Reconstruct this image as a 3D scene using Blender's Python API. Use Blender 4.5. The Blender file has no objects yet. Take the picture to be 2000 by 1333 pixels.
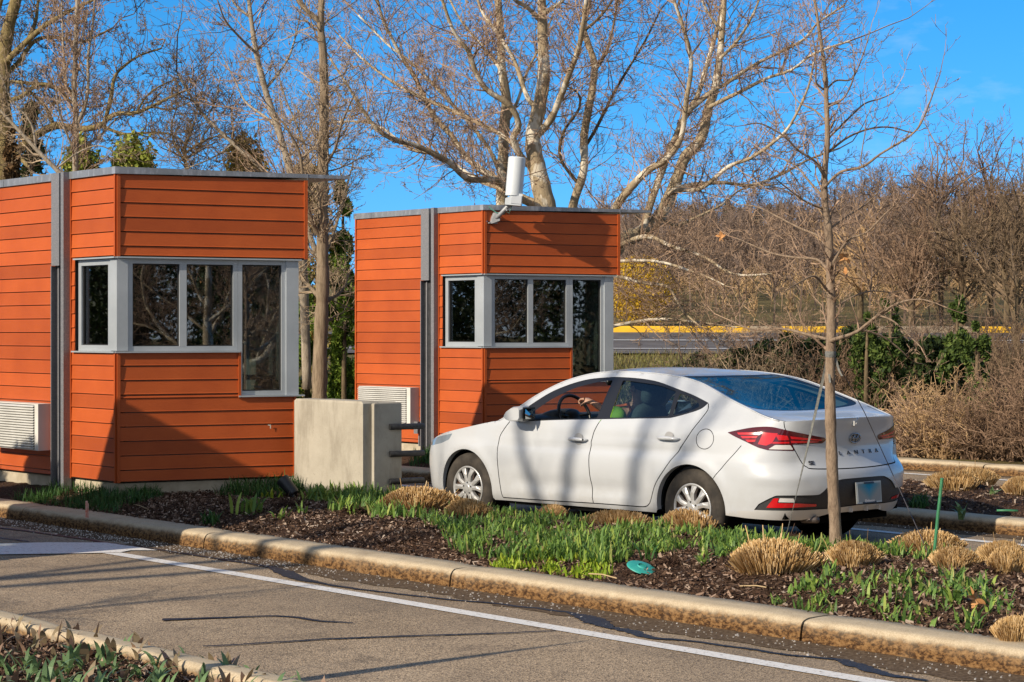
import bpy, bmesh, math, random
import numpy as np
from mathutils import Vector, Matrix, geometry
R = math.radians
scene = bpy.context.scene
col = scene.collection
rng = np.random.default_rng(7)
random.seed(7)

# ---------------------------------------------------------------- camera
F_PX, CAM_H, HOR = 3760.0, 1.73, 647.0          # focal length in photo pixels, eye height, horizon row
cam_d = bpy.data.cameras.new('camera'); cam = bpy.data.objects.new('camera', cam_d); col.objects.link(cam)
cam_d.sensor_width = 36; cam_d.lens = F_PX/2000*36; cam_d.shift_y = -(666.5-HOR)/2000
cam_d.clip_start = .1; cam_d.clip_end = 3000
cam.location = (0, 0, CAM_H); cam.rotation_euler = (R(90), 0, 0)
scene.camera = cam

# ---------------------------------------------------------------- sky and sun
SUN_EL, SUN_TRAVEL = R(29), R(39.5)               # elevation; heading of the light in plan, from +X towards +Y
tsx, tsy = -math.cos(SUN_TRAVEL), -math.sin(SUN_TRAVEL)   # plan direction towards the sun
w = bpy.data.worlds.new('World'); scene.world = w; w.use_nodes = True
nt = w.node_tree; nt.nodes.clear()
sky = nt.nodes.new('ShaderNodeTexSky'); sky.sky_type = 'NISHITA'; sky.sun_disc = False
sky.sun_elevation = SUN_EL; sky.sun_rotation = math.atan2(tsx, tsy); sky.air_density = 1.0; sky.dust_density = .1; sky.ozone_density = 3.0
hsv = nt.nodes.new('ShaderNodeHueSaturation'); hsv.inputs['Saturation'].default_value = 1.4; hsv.inputs['Value'].default_value = 1.32; hsv.inputs['Hue'].default_value = .498
bg = nt.nodes.new('ShaderNodeBackground'); bg.inputs['Strength'].default_value = .14
wo = nt.nodes.new('ShaderNodeOutputWorld')
tc = nt.nodes.new('ShaderNodeTexCoord'); mp = nt.nodes.new('ShaderNodeMapping'); mp.inputs['Scale'].default_value = (14, 9, 40); mp.inputs['Location'].default_value = (.3, 0, 1.7)
nz = nt.nodes.new('ShaderNodeTexNoise'); nz.inputs['Scale'].default_value = 1.0; nz.inputs['Detail'].default_value = 7; nz.inputs['Roughness'].default_value = .6
rp = nt.nodes.new('ShaderNodeValToRGB'); rp.color_ramp.elements[0].position = .53; rp.color_ramp.elements[1].position = .80
rp.color_ramp.elements[1].color = (.30, .30, .30, 1)
mxc = nt.nodes.new('ShaderNodeMix'); mxc.data_type = 'RGBA'; mxc.inputs[7].default_value = (5.2, 5.6, 6.4, 1)
nt.links.new(tc.outputs['Generated'], mp.inputs[0]); nt.links.new(mp.outputs[0], nz.inputs['Vector']); nt.links.new(nz.outputs[0], rp.inputs[0])
lift = nt.nodes.new('ShaderNodeVectorMath'); lift.operation = 'ADD'; lift.inputs[1].default_value = (0, 0, .17)
nt.links.new(tc.outputs['Generated'], lift.inputs[0]); nt.links.new(lift.outputs[0], sky.inputs['Vector'])
nt.links.new(sky.outputs[0], hsv.inputs['Color']); pale = nt.nodes.new('ShaderNodeHueSaturation'); pale.inputs['Saturation'].default_value = .45; nt.links.new(sky.outputs[0], pale.inputs['Color'])     # sky behind the viewer desaturated so the shade fills in warmer
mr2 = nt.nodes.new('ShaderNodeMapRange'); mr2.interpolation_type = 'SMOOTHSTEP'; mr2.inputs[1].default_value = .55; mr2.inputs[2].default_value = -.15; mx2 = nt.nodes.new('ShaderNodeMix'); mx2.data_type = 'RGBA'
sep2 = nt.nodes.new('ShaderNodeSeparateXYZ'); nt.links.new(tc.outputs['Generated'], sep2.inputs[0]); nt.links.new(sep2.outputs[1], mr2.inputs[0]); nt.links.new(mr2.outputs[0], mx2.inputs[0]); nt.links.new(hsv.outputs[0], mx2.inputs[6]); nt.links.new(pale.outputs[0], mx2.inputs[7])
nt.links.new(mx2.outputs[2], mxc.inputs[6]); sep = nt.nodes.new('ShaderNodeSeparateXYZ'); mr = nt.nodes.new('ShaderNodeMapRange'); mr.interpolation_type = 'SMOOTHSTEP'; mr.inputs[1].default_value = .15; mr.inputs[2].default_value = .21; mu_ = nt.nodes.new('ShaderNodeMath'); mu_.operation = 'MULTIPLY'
nt.links.new(tc.outputs['Generated'], sep.inputs[0]); nt.links.new(sep.outputs[0], mr.inputs[0]); nt.links.new(rp.outputs[0], mu_.inputs[0]); nt.links.new(mr.outputs[0], mu_.inputs[1]); nt.links.new(mu_.outputs[0], mxc.inputs[0])
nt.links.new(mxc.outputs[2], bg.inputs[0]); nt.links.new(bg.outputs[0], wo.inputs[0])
sun_d = bpy.data.lights.new('sun', 'SUN'); sun_d.energy = 4.9; sun_d.angle = R(.55); sun_d.color = (1.0, .87, .70)
sun = bpy.data.objects.new('sun', sun_d); col.objects.link(sun); sun.location = (-20, -20, 20)
sun.rotation_euler = Vector((-tsx*math.cos(SUN_EL), -tsy*math.cos(SUN_EL), -math.sin(SUN_EL))).to_track_quat('-Z', 'Y').to_euler()
scene.view_settings.view_transform = 'Standard'; scene.view_settings.look = 'None'
scene.view_settings.exposure = .26; scene.view_settings.gamma = 1

# ---------------------------------------------------------------- layout frames
LA = R(48.3)
U = np.array([-math.cos(LA), math.sin(LA), 0.0])   # along the lanes, away from the viewer to the left
N = np.array([math.sin(LA), math.cos(LA), 0.0])    # across the lanes
Zv = np.array([0, 0, 1.0])
def pq(p, q, z=0.0): return U*p + N*q + Zv*z
def to_pq(v): return float(U[:2] @ np.asarray(v)[:2]), float(N[:2] @ np.asarray(v)[:2])
def gp(x, y, z=0.0):                                # ground point of height z seen at a photo pixel
    Y = F_PX*(CAM_H-z)/(y-HOR); return np.array([(x-1000)/F_PX*Y, Y, z])
def ap(x, y, Y): return np.array([(x-1000)/F_PX*Y, Y, CAM_H-(y-HOR)/F_PX*Y])

# ---------------------------------------------------------------- mesh helpers
class MB:
    def __init__(s): s.v = []; s.n = 0; s.f = []
    def add(s, v, faces):
        v = np.asarray(v, float).reshape(-1, 3)
        if isinstance(faces, np.ndarray): s.f.append(faces.astype(np.int64)+s.n)
        else:
            by = {}
            for f in faces: by.setdefault(len(f), []).append(f)
            for k in by: s.f.append(np.array(by[k], np.int64)+s.n)
        s.v.append(v); s.n += len(v); return s
    def box(s, c, size, ax=None):
        c = np.asarray(c, float); h = np.asarray(size, float)/2
        A = np.eye(3) if ax is None else np.asarray(ax, float)
        P = np.array([[i, j, k] for i in (-1, 1) for j in (-1, 1) for k in (-1, 1)], float)*h
        return s.add(P@A+c, [[0, 1, 3, 2], [4, 6, 7, 5], [0, 4, 5, 1], [2, 3, 7, 6], [0, 2, 6, 4], [1, 5, 7, 3]])
    def tube(s, pts, rad, sides=8, cap=True):
        pts = np.asarray(pts, float); n = len(pts); rad = np.broadcast_to(np.asarray(rad, float), (n,))
        T = np.gradient(pts, axis=0); T /= np.linalg.norm(T, axis=1)[:, None]+1e-12
        a = np.array([0, 0, 1.0]) if abs(T[0, 2]) < .9 else np.array([1.0, 0, 0])
        V = []; x = np.cross(T[0], a); x /= np.linalg.norm(x); an = np.arange(sides)/sides*2*math.pi
        for i in range(n):
            x = x - T[i]*(x@T[i]); x /= np.linalg.norm(x)+1e-12; y = np.cross(T[i], x)
            V.append(pts[i]+rad[i]*(np.cos(an)[:, None]*x+np.sin(an)[:, None]*y))
        V = np.concatenate(V); F = []
        for i in range(n-1):
            for k in range(sides):
                k2 = (k+1) % sides; F.append([i*sides+k, i*sides+k2, (i+1)*sides+k2, (i+1)*sides+k])
        if cap: F.append(list(range(sides))[::-1]); F.append([(n-1)*sides+k for k in range(sides)])
        return s.add(V, F)
    def lathe(s, prof, c, axis, sides=32, start=None):     # prof: (radius, along axis)
        c = np.asarray(c, float); ax = np.asarray(axis, float); ax = ax/np.linalg.norm(ax)
        a = np.array([0, 0, 1.0]) if abs(ax[2]) < .9 else np.array([1.0, 0, 0])
        x = np.cross(ax, a); x /= np.linalg.norm(x); y = np.cross(ax, x); an = np.arange(sides)/sides*2*math.pi
        V = np.concatenate([c+ax*h+r*(np.cos(an)[:, None]*x+np.sin(an)[:, None]*y) for r, h in prof]); F = []
        for i in range(len(prof)-1):
            for k in range(sides):
                k2 = (k+1) % sides; F.append([i*sides+k, i*sides+k2, (i+1)*sides+k2, (i+1)*sides+k])
        return s.add(V, F)
    def prism(s, poly, d):                                  # polygon (3D points) swept by the vector d
        P = np.asarray(poly, float); n = len(P); d = np.asarray(d, float)
        F = [list(range(n))[::-1], list(range(n, 2*n))]+[[i, (i+1) % n, n+(i+1) % n, n+i] for i in range(n)]
        return s.add(np.concatenate([P, P+d]), F)
    def segs(s, a, b, ra, rb):                              # many three-sided twigs at once
        a = np.asarray(a, float).reshape(-1, 3); b = np.asarray(b, float).reshape(-1, 3); m = len(a)
        if m == 0: return s
        ra = np.broadcast_to(ra, (m,)); rb = np.broadcast_to(rb, (m,))
        t = b-a; t /= np.linalg.norm(t, axis=1)[:, None]+1e-12
        h = np.where((np.abs(t[:, 2]) < .9)[:, None], np.array([0, 0, 1.0]), np.array([1.0, 0, 0]))
        x = np.cross(t, h); x /= np.linalg.norm(x, axis=1)[:, None]+1e-12; y = np.cross(t, x)
        V = np.empty((m, 6, 3))
        for k in range(3):
            an = k*2*math.pi/3; d = math.cos(an)*x+math.sin(an)*y
            V[:, k] = a+d*ra[:, None]; V[:, 3+k] = b+d*rb[:, None]
        base = (np.arange(m)*6)[:, None]
        F = np.concatenate([base+np.array([k, (k+1) % 3, 3+(k+1) % 3, 3+k]) for k in range(3)])
        s.add(V.reshape(-1, 3), F)
        return s
    def build(s, name, m=None, parent=None, smooth=False, loc=None, auto=None):
        me = bpy.data.meshes.new(name)
        V = np.concatenate(s.v) if s.v else np.zeros((0, 3))
        if loc is not None: V = V-np.asarray(loc, float)
        me.vertices.add(len(V)); me.vertices.foreach_set('co', V.astype(np.float32).ravel())
        nl = sum(f.size for f in s.f); npol = sum(len(f) for f in s.f)
        me.loops.add(nl); me.polygons.add(npol)
        me.loops.foreach_set('vertex_index', np.concatenate([f.ravel() for f in s.f]).astype(np.int32))
        tot = np.concatenate([np.full(len(f), f.shape[1]) for f in s.f]); st = np.concatenate([[0], np.cumsum(tot)[:-1]])
        me.polygons.foreach_set('loop_start', st.astype(np.int32))
        try: me.polygons.foreach_set('loop_total', tot.astype(np.int32))
        except Exception: pass
        me.polygons.foreach_set('use_smooth', np.full(npol, bool(smooth)))
        me.update(calc_edges=True); me.validate()
        if auto is not None: me.set_sharp_from_angle(angle=R(auto))
        o = bpy.data.objects.new(name, me); col.objects.link(o)
        if loc is not None and parent is None: o.location = loc
        if m: me.materials.append(m)
        if parent: o.parent = parent
        return o
def tag(o, label=None, cat=None, group=None, kind=None):
    if label: o['label'] = label
    if cat: o['category'] = cat
    if group: o['group'] = group
    if kind: o['kind'] = kind
    return o
def thing(name, loc, label, cat, group=None, rz=0):
    o = bpy.data.objects.new(name, None); col.objects.link(o); o.location = loc; o.rotation_euler = (0, 0, rz); o.empty_display_size = .1
    return tag(o, label, cat, group)
def copy_tree(o, parent=None):
    c = o.copy(); col.objects.link(c); c.parent = parent
    for ch in list(o.children): copy_tree(ch, c)
    return c
def structure(mb, name, m, smooth=False): return tag(mb.build(name, m, smooth=smooth), kind='structure')

# ---------------------------------------------------------------- material helpers
class NT:
    def __init__(s, name):
        s.m = bpy.data.materials.new(name); s.m.use_nodes = True; s.t = s.m.node_tree; s.b = s.t.nodes['Principled BSDF']
    def n(s, typ, **k):
        o = s.t.nodes.new('ShaderNode'+typ)
        for a, v in k.items():
            if a.startswith('i_'): o.inputs[a[2:].replace('_', ' ')].default_value = v
            else: setattr(o, a, v)
        return o
    def l(s, a, b): s.t.links.new(a, b)
    def coord(s, sc=(1, 1, 1)):
        c = s.n('TexCoord'); m = s.n('Mapping'); m.inputs['Scale'].default_value = sc; s.l(c.outputs['Object'], m.inputs[0]); return m.outputs[0]
    def noise(s, scale, detail=5, rough=.6, sc=(1, 1, 1)):
        z = s.n('TexNoise', i_Scale=scale, i_Detail=detail, i_Roughness=rough); s.l(s.coord(sc), z.inputs['Vector']); return z.outputs[0]
    def ramp(s, f, stops, interp='LINEAR'):
        r = s.n('ValToRGB'); cr = r.color_ramp; cr.interpolation = interp
        while len(cr.elements) < len(stops): cr.elements.new(.5)
        for e, (p, c) in zip(cr.elements, stops): e.position = p; e.color = tuple(c)+(1,) if len(c) == 3 else c
        s.l(f, r.inputs[0]); return r.outputs[0]
    def mix(s, f, a, b, typ='MIX'):
        x = s.n('Mix'); x.data_type = 'RGBA'; x.blend_type = typ
        for v, i in ((f, 0), (a, 6), (b, 7)):
            if hasattr(v, 'is_output'): s.l(v, x.inputs[i])
            else: x.inputs[i].default_value = v if i == 0 else tuple(v)+(1,)
        return x.outputs[2]
    def math(s, op, a, b=0.0):
        x = s.n('Math', operation=op)
        for v, i in ((a, 0), (b, 1)):
            if hasattr(v, 'is_output'): s.l(v, x.inputs[i])
            else: x.inputs[i].default_value = v
        return x.outputs[0]
    def bump(s, h, strength=.3, dist=.01):
        b = s.n('Bump', i_Strength=strength, i_Distance=dist); s.l(h, b.inputs['Height']); s.l(b.outputs[0], s.b.inputs['Normal'])
    def col(s, c):
        if hasattr(c, 'is_output'): s.l(c, s.b.inputs['Base Color'])
        else: s.b.inputs['Base Color'].default_value = tuple(c)+(1,)
    def set(s, rough=.6, metal=0.0, spec=.5, **k):
        s.b.inputs['Roughness'].default_value = rough; s.b.inputs['Metallic'].default_value = metal; s.b.inputs['Specular IOR Level'].default_value = spec
        for a, v in k.items(): s.b.inputs[a].default_value = v
        return s
def glass_mix(M, tint, r0, gain=1.0, rough=.012):
    lw = M.n('LayerWeight', i_Blend=.5); f = M.math('ADD', M.math('MULTIPLY', M.math('POWER', lw.outputs['Facing'], 4.0), gain*(1-r0)), r0)
    tr = M.n('BsdfTransparent'); tr.inputs[0].default_value = tuple(tint)+(1,); gs = M.n('BsdfGlossy', i_Roughness=rough); gs.inputs[0].default_value = (.95, .97, 1, 1); mx = M.n('MixShader')
    M.l(f, mx.inputs[0]); M.l(tr.outputs[0], mx.inputs[1]); M.l(gs.outputs[0], mx.inputs[2]); M.l(mx.outputs[0], M.t.nodes['Material Output'].inputs[0]); return M.m
def simple(name, c1, c2=None, scale=8, detail=5, rough=.6, metal=0, spec=.5, bump=0, bscale=40, bdist=.005, lo=.35, hi=.65, sc=(1, 1, 1), **k):
    M = NT(name); M.set(rough, metal, spec, **k)
    M.col(M.ramp(M.noise(scale, detail, sc=sc), [(lo, c1), (hi, c2)]) if c2 else c1)
    if bump: M.bump(M.noise(bscale, 4, sc=sc), bump, bdist)
    return M.m
def foliage(name, stops, rough=.55, trans=.25, spec=.3, scale=0):
    M = NT(name); M.set(rough, 0, spec); g = M.n('NewGeometry')
    c = M.ramp(g.outputs['Random Per Island'], stops); M.col(c)
    if trans:
        tr = M.n('BsdfTranslucent'); M.l(c, tr.inputs[0]); mx = M.n('MixShader'); mx.inputs[0].default_value = trans
        M.l(M.b.outputs[0], mx.inputs[1]); M.l(tr.outputs[0], mx.inputs[2]); M.l(mx.outputs[0], M.t.nodes['Material Output'].inputs[0])
    return M.m
# ================================================================ ground, roads, kerbs
def sstep(a, b, x):
    t = np.clip((x-a)/(b-a), 0, 1); return t*t*(3-2*t)
def terrain_z(X, Y):
    X = np.asarray(X, float); Y = np.asarray(Y, float); q = N[0]*X+N[1]*Y
    h = np.interp(Y, [0, 22, 28, 38, 45, 57.5, 62, 80, 120, 200, 260, 700, 3000], [.1, .1, .38, .85, 1.14, 1.66, 1.9, 2.7, 4.6, 9.6, 9.3, 4, 0])
    m = sstep(20.0, 24.5, q); out = -.06+(h+.06)*m
    out = np.where((q > 19.8) & (q < 26), np.maximum(out, .09+.02*np.sin(X*3)*np.sin(Y*2.3)), out)
    far = sstep(70, 110, Y); hump = np.exp(-((X-30)/60.0)**2)
    return out*(1-far)+far*(out*(.35+.65*hump))
def grid_mesh(xs, ys, zf):
    XX, YY = np.meshgrid(xs, ys); ZZ = zf(XX, YY); V = np.stack([XX, YY, ZZ], -1).reshape(-1, 3)
    nx, ny = len(xs), len(ys); i = np.arange(ny-1)[:, None]*nx+np.arange(nx-1)[None]; i = i.ravel()
    return V, np.stack([i, i+1, i+nx+1, i+nx], 1)
xs = np.unique(np.concatenate([np.linspace(-1200, -60, 14), np.linspace(-60, -12, 25), np.linspace(-12, 32, 90), np.linspace(32, 90, 24), np.linspace(90, 1200, 14)]))
ys = np.unique(np.concatenate([np.linspace(-300, -20, 12), np.linspace(-20, 16, 19), np.linspace(16, 64, 120), np.linspace(64, 260, 40), np.linspace(260, 2600, 14)]))
g = NT('dry_turf'); g.set(.95, 0, .1)
c1 = g.ramp(g.noise(1.3, 6), [(.3, (.085, .062, .03)), (.5, (.15, .12, .05)), (.7, (.11, .12, .04))])
g.col(g.mix(.6, c1, g.ramp(g.noise(26, 4, sc=(1, 1, .3)), [(.35, (.05, .035, .02)), (.65, (.24, .19, .08))]))); g.bump(g.noise(30, 5), .8, .05)
V, Fq = grid_mesh(xs, ys, terrain_z); structure(MB().add(V, Fq), 'ground', g.m, True)

# asphalt
a = NT('asphalt'); a.set(.88, 0, .25)
base = a.ramp(a.noise(.7, 5), [(.3, (.31, .237, .16)), (.7, (.40, .313, .218))])
vor = a.n('TexVoronoi', i_Scale=120.0); a.l(a.coord(), vor.inputs['Vector'])
spk = a.ramp(vor.outputs['Color'], [(.12, (.30, .29, .28)), (.5, (.97, .95, .92)), (.92, (1.5, 1.46, 1.38))])
cc = a.mix(1.0, base, spk, 'MULTIPLY')
cc = a.mix(a.ramp(a.noise(3.0, 6, .7, (1, 1, 1)), [(.52, (0, 0, 0)), (.72, (.55, .55, .55))]), cc, (.085, .066, .05))
cc = a.mix(a.ramp(a.noise(.55, 5, .6), [(.42, (0, 0, 0)), (.68, (.45, .45, .45))]), cc, (.15, .118, .088))
cc = a.mix(a.ramp(a.noise(260, 2), [(.60, (0, 0, 0)), (.66, (.7, .7, .7))]), cc, (.07, .06, .05))
a.col(cc); a.bump(vor.outputs['Distance'], .55, .006)
def lane_sheet(q0, q1, p0=-25, p1=34, z=0.0):
    return MB().add([pq(p0, q0, z), pq(p0, q1, z), pq(p1, q1, z), pq(p1, q0, z)], [[0, 1, 2, 3]])
for q0, q1 in ((5.05, 8.5), (10.8, 14.1), (16.5, 19.8)): structure(lane_sheet(q0, q1), 'road', a.m)
structure(lane_sheet(-9.5, 1.2), 'road', a.m)

# gutter dirt: a real darker film of grit along each kerb foot
d = NT('gutter_grit'); d.set(.95, 0, .1)
d.col(d.ramp(d.noise(40, 5), [(.3, (.055, .036, .022)), (.55, (.12, .085, .055)), (.75, (.21, .16, .11))])); d.bump(d.noise(90, 4), .6, .005)
def wob_strip(q0, q1, p0, p1, z, amp, n=160, seed=0):
    r = np.random.default_rng(seed); ps = np.linspace(p0, p1, n); w1 = np.convolve(r.normal(0, 1, n+8), np.ones(9)/9, 'valid')*amp
    w1 += r.normal(0, amp*.2, n)
    A = np.array([pq(p, q0, z) for p in ps]); B = np.array([pq(p, q1+e, z) for p, e in zip(ps, w1)])
    i = np.arange(n-1); return MB().add(np.concatenate([A, B]), np.stack([i, i+1, n+i+1, n+i], 1))
structure(wob_strip(8.33, 8.02, 3, 26, .004, .10, 260, 3), 'gutter', d.m)
structure(wob_strip(13.98, 13.74, 4, 26, .004, .08, 200, 4), 'gutter', d.m)
structure(wob_strip(19.64, 19.5, 8, 30, .004, .06, 160, 5), 'gutter', d.m)

# kerbs: rounded profile, cast in lengths with open joints
k = NT('kerb_concrete'); k.set(.9, 0, .2)
kb = k.ramp(k.noise(9, 6), [(.3, (.42, .335, .22)), (.7, (.55, .455, .31))])
kb = k.mix(.35, kb, k.ramp(k.noise(120, 3), [(.35, (.19, .145, .09)), (.65, (.56, .47, .34))]))
sx = k.n('SeparateXYZ'); k.l(k.coord(), sx.inputs[0])
hz = k.math('ADD', sx.outputs[2], k.math('MULTIPLY', k.math('SUBTRACT', k.noise(7, 6, .7), .5), .07))
st = k.ramp(hz, [(.040, (1, 1, 1)), (.080, (.85, .85, .85)), (.108, (0, 0, 0))])
rust = k.ramp(k.noise(28, 6, .72, (1, 1, 1.8)), [(.43, (.040, .020, .009)), (.53, (.17, .090, .034)), (.72, (.30, .185, .08))])
kc = k.mix(st, kb, rust)
spot = k.ramp(k.noise(2.2, 5), [(.58, (0, 0, 0)), (.75, (.4, .4, .4))])
k.col(k.mix(spot, kc, (.20, .15, .10))); k.bump(k.noise(80, 4), .35, .004)
def kerb(q, side, p0, p1, h=.128, wid=.30, seg=3.05, off=0.0, name='kerb'):   # side: +1 the face looks to +q, -1 to -q
    prof = [(.0, -.05), (.0, .0), (-.006, h*.45), (-.014, h*.72), (-.026, h*.88), (-.046, h*.965), (-.075, h), (-.16, h+.003), (-wid+.02, h+.001), (-wid, h-.02), (-wid, -.05)]
    m = MB(); r = np.random.default_rng(int(q*100)); p = p0+off; n = len(prof)
    while p < p1:
        e = min(p+seg-.016, p1); ks = np.linspace(p, e, 13)
        ring = []
        for i, kk in enumerate(ks):
            cut = .008 if i in (0, len(ks)-1) else 0
            ring.append([pq(kk, q+side*(a_-(cut if a_ > -.1 else 0))+r.normal(0, .0015), b_-(cut if b_ > .05 else 0)+(r.normal(0, .0012) if b_ > .02 else 0)) for a_, b_ in prof])
        V = np.array(ring).reshape(-1, 3); F = []
        for i in range(len(ks)-1):
            for j in range(n-1): F.append([i*n+j, i*n+j+1, (i+1)*n+j+1, (i+1)*n+j])
        F += [list(range(n)), [(len(ks)-1)*n+j for j in range(n)][::-1]]
        m.add(V, F); p += seg
    o = structure(m, name, k.m, True); o.data.set_sharp_from_angle(angle=R(50)); return o
kerb(8.33, -1, 1, 27, off=-.15)
kerb(11.02, 1, 1, 27)
kerb(13.99, -1, 1, 30, off=.9)
kerb(16.55, 1, 1, 30)
kerb(19.65, -1, 4, 40, off=.4)
kerb(5.22, 1, 0, 30, h=.125, wid=.20, off=.3)

# painted markings
pw = NT('road_paint'); pw.set(.6, 0, .3)
pc = pw.ramp(pw.noise(38, 6, .75), [(.34, (.22, .18, .14)), (.44, (.66, .64, .60)), (.7, (.76, .75, .72))]); pw.col(pc); pw.bump(pw.noise(90, 3), .3, .003)
def line(q, p0, p1, wd, z=.005): return MB().add([pq(p0, q-wd/2, z), pq(p0, q+wd/2, z), pq(p1, q+wd/2, z), pq(p1, q-wd/2, z)], [[0, 1, 2, 3]])
structure(line(7.64, 2, 13.55, .125), 'lane_line', pw.m)
structure(line(13.40, 2, 26, .11), 'lane_line', pw.m)
structure(line(19.1, 4, 30, .12), 'lane_line', pw.m)
sb = [gp(x, y, .008) for x, y in ((-120, 1061), (0, 1062), (90, 1059.5), (212, 1060), (250, 1066), (308, 1075), (255, 1075), (235, 1079), (150, 1081), (0, 1083), (-120, 1086))]
structure(MB().add(sb, [list(range(len(sb)))]), 'stop_line', pw.m)

# tar-sealed cracks, thin raised beads
tar = simple('crack_sealant', (.012, .012, .014), (.03, .03, .033), 60, rough=.55, spec=.4, bump=.4, bscale=90, bdist=.004)
def bead(pts, wpx, name='crack_seal'):
    P = np.array([gp(x, y, .0) for x, y in pts]); W = np.interp(np.linspace(0, 1, len(pts)), np.linspace(0, 1, len(wpx)), wpx)
    t = np.linspace(0, len(P)-1, len(P)*10); r = np.random.default_rng(len(pts)*7)
    Q = np.stack([np.interp(t, np.arange(len(P)), P[:, i]) for i in range(3)], 1); kk = np.ones(7)/7
    for i in range(2): Q[3:-3, i] = np.convolve(Q[:, i], kk, 'valid')
    jit = np.convolve(r.normal(0, .03, len(Q)+4), np.ones(5)/5, 'valid'); Q[:, 0] += jit*.4; Q[:, 1] += jit*.4
    w2 = np.interp(t, np.arange(len(P)), W)*1.4*(1+r.normal(0, .12, len(t)))
    T = np.gradient(Q, axis=0); T /= np.linalg.norm(T, axis=1)[:, None]+1e-9; nn = np.stack([-T[:, 1], T[:, 0], 0*T[:, 0]], 1)
    n = len(Q); h = np.array([0, 0, 1.0])
    V = np.concatenate([Q-nn*w2[:, None]/2+h*.0065, Q+h*.010, Q+nn*w2[:, None]/2+h*.0065]); i = np.arange(n-1)
    structure(MB().add(V, np.concatenate([np.stack([i, i+1, n+i+1, n+i], 1), np.stack([n+i, n+i+1, 2*n+i+1, 2*n+i], 1)])), name, tar, True)
bead([(0, 1032), (87, 1043), (168, 1055), (245, 1067), (315, 1076), (350, 1081), (420, 1092), (525, 1109), (556, 1119), (581, 1132), (630, 1141), (700, 1153)],
     [.035, .03, .03, .03, .03, .035, .03, .035, .10, .08, .03, .03])
bead([(700, 1153), (820, 1166), (980, 1182), (1060, 1192), (1120, 1200), (1145, 1206), (1165, 1219), (1190, 1227), (1232, 1236), (1268, 1247), (1340, 1253), (1420, 1264), (1500, 1275), (1545, 1283), (1632, 1289), (1671, 1301), (1720, 1317), (1807, 1333)],
     [.028, .025, .025, .03, .035, .09, .11, .05, .07, .05, .025, .025, .025, .025, .03, .085, .05, .025])
bead([(318, 1212), (420, 1209), (525, 1205), (577, 1207), (612, 1214), (690, 1219)], [.06, .03, .02, .03, .03, .008])
bead([(395, 1265), (525, 1258), (630, 1251), (700, 1248), (820, 1244), (940, 1240), (1084, 1235)], [.012, .018, .02, .024, .02, .02, .008])
bead([(0, 1052), (30, 1056), (58, 1060)], [.012, .02, .01])

# planting beds: low mulched mounds between the kerbs
mu = NT('mulch'); mu.set(.97, 0, .1)
mu.col(mu.ramp(mu.noise(46, 6, .75, (1, 1, 1)), [(.30, (.012, .007, .005)), (.48, (.050, .028, .018)), (.64, (.13, .08, .05)), (.8, (.24, .17, .11))])); mu.bump(mu.noise(50, 5), 1.0, .03)
def wig(p, q, s=0): return .5*np.sin(p*2.1+q*1.7+s)+.3*np.sin(p*5.3-q*3.9+2*s)+.2*np.sin(p*11.7+q*9.1+s)
def bed_z(p, q, q0, q1, lo, hi):
    t = np.clip((q-q0)/(q1-q0), 0, 1); return lo+(hi-lo)*np.sin(np.pi*np.clip(t*1.25, 0, 1)**.8*np.where(t > .8, 1, 1))*0+lo*0+(hi-lo)*np.minimum(sstep(0, .30, t), sstep(1.03, .97, t))+.012*wig(p, q)
BEDS = {'one': (8.60, 10.75, 1, 27, .115, .20), 'two': (14.26, 16.28, 1, 30, .115, .19), 'near': (1.0, 5.06, 0, 30, .03, .07)}
def bed_h(name, p, q): q0, q1, _, _, lo, hi = BEDS[name]; return bed_z(np.asarray(p, float), np.asarray(q, float), q0, q1, lo, hi)
for name, (q0, q1, p0, p1, lo, hi) in BEDS.items():
    P, Q = np.meshgrid(np.arange(p0, p1, .09), np.linspace(q0-.02, q1+.02, 28)); Z = bed_h(name, P, Q)+rng.normal(0, .006, P.shape)
    V = (U[None, None]*P[..., None]+N[None, None]*Q[..., None]+Zv*Z[..., None]).reshape(-1, 3)
    ny, nx = P.shape; i = (np.arange(ny-1)[:, None]*nx+np.arange(nx-1)[None]).ravel()
    structure(MB().add(V, np.stack([i, i+1, i+nx+1, i+nx], 1)), 'planting_bed', mu.m, True)

# far road on its bank, with a part-painted kerb
fa = simple('far_asphalt', (.10, .09, .085), (.15, .135, .125), 2, rough=.9, spec=.15)
X = np.linspace(-40, 60, 60); Y0, Y1 = 45.5, 57.3
def strip(y0, y1, dz, m_, name, x0=-40, x1=60, skew=-.03):
    X = np.linspace(x0, x1, 60); A = np.stack([X, y0+skew*X, terrain_z(X, y0+skew*X)+dz], 1); B = np.stack([X, y1+skew*X, terrain_z(X, y1+skew*X)+dz], 1)
    i = np.arange(59); return structure(MB().add(np.concatenate([A, B]), np.stack([i, i+1, 60+i+1, 60+i], 1)), name, m_)
ysub = np.linspace(45.5, 57.3, 8)
mb = MB()
for a0, a1 in zip(ysub[:-1], ysub[1:]):
    Xs = np.linspace(-40, 60, 100); A = np.stack([Xs, a0-.03*Xs, terrain_z(Xs, a0-.03*Xs)+.05], 1); B = np.stack([Xs, a1-.03*Xs, terrain_z(Xs, a1-.03*Xs)+.05], 1)
    i = np.arange(99); mb.add(np.concatenate([A, B]), np.stack([i, i+1, 100+i+1, 100+i], 1))
structure(mb, 'far_road', fa)
strip(51.6, 51.9, .075, pw.m, 'lane_line'); strip(47.2, 47.4, .075, pw.m, 'lane_line')
yel = simple('kerb_yellow_paint', (.72, .40, .012), (.80, .48, .02), 3, rough=.6)
pale = simple('far_kerb_concrete', (.24, .19, .13), (.32, .26, .18), 3, rough=.85)
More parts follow.
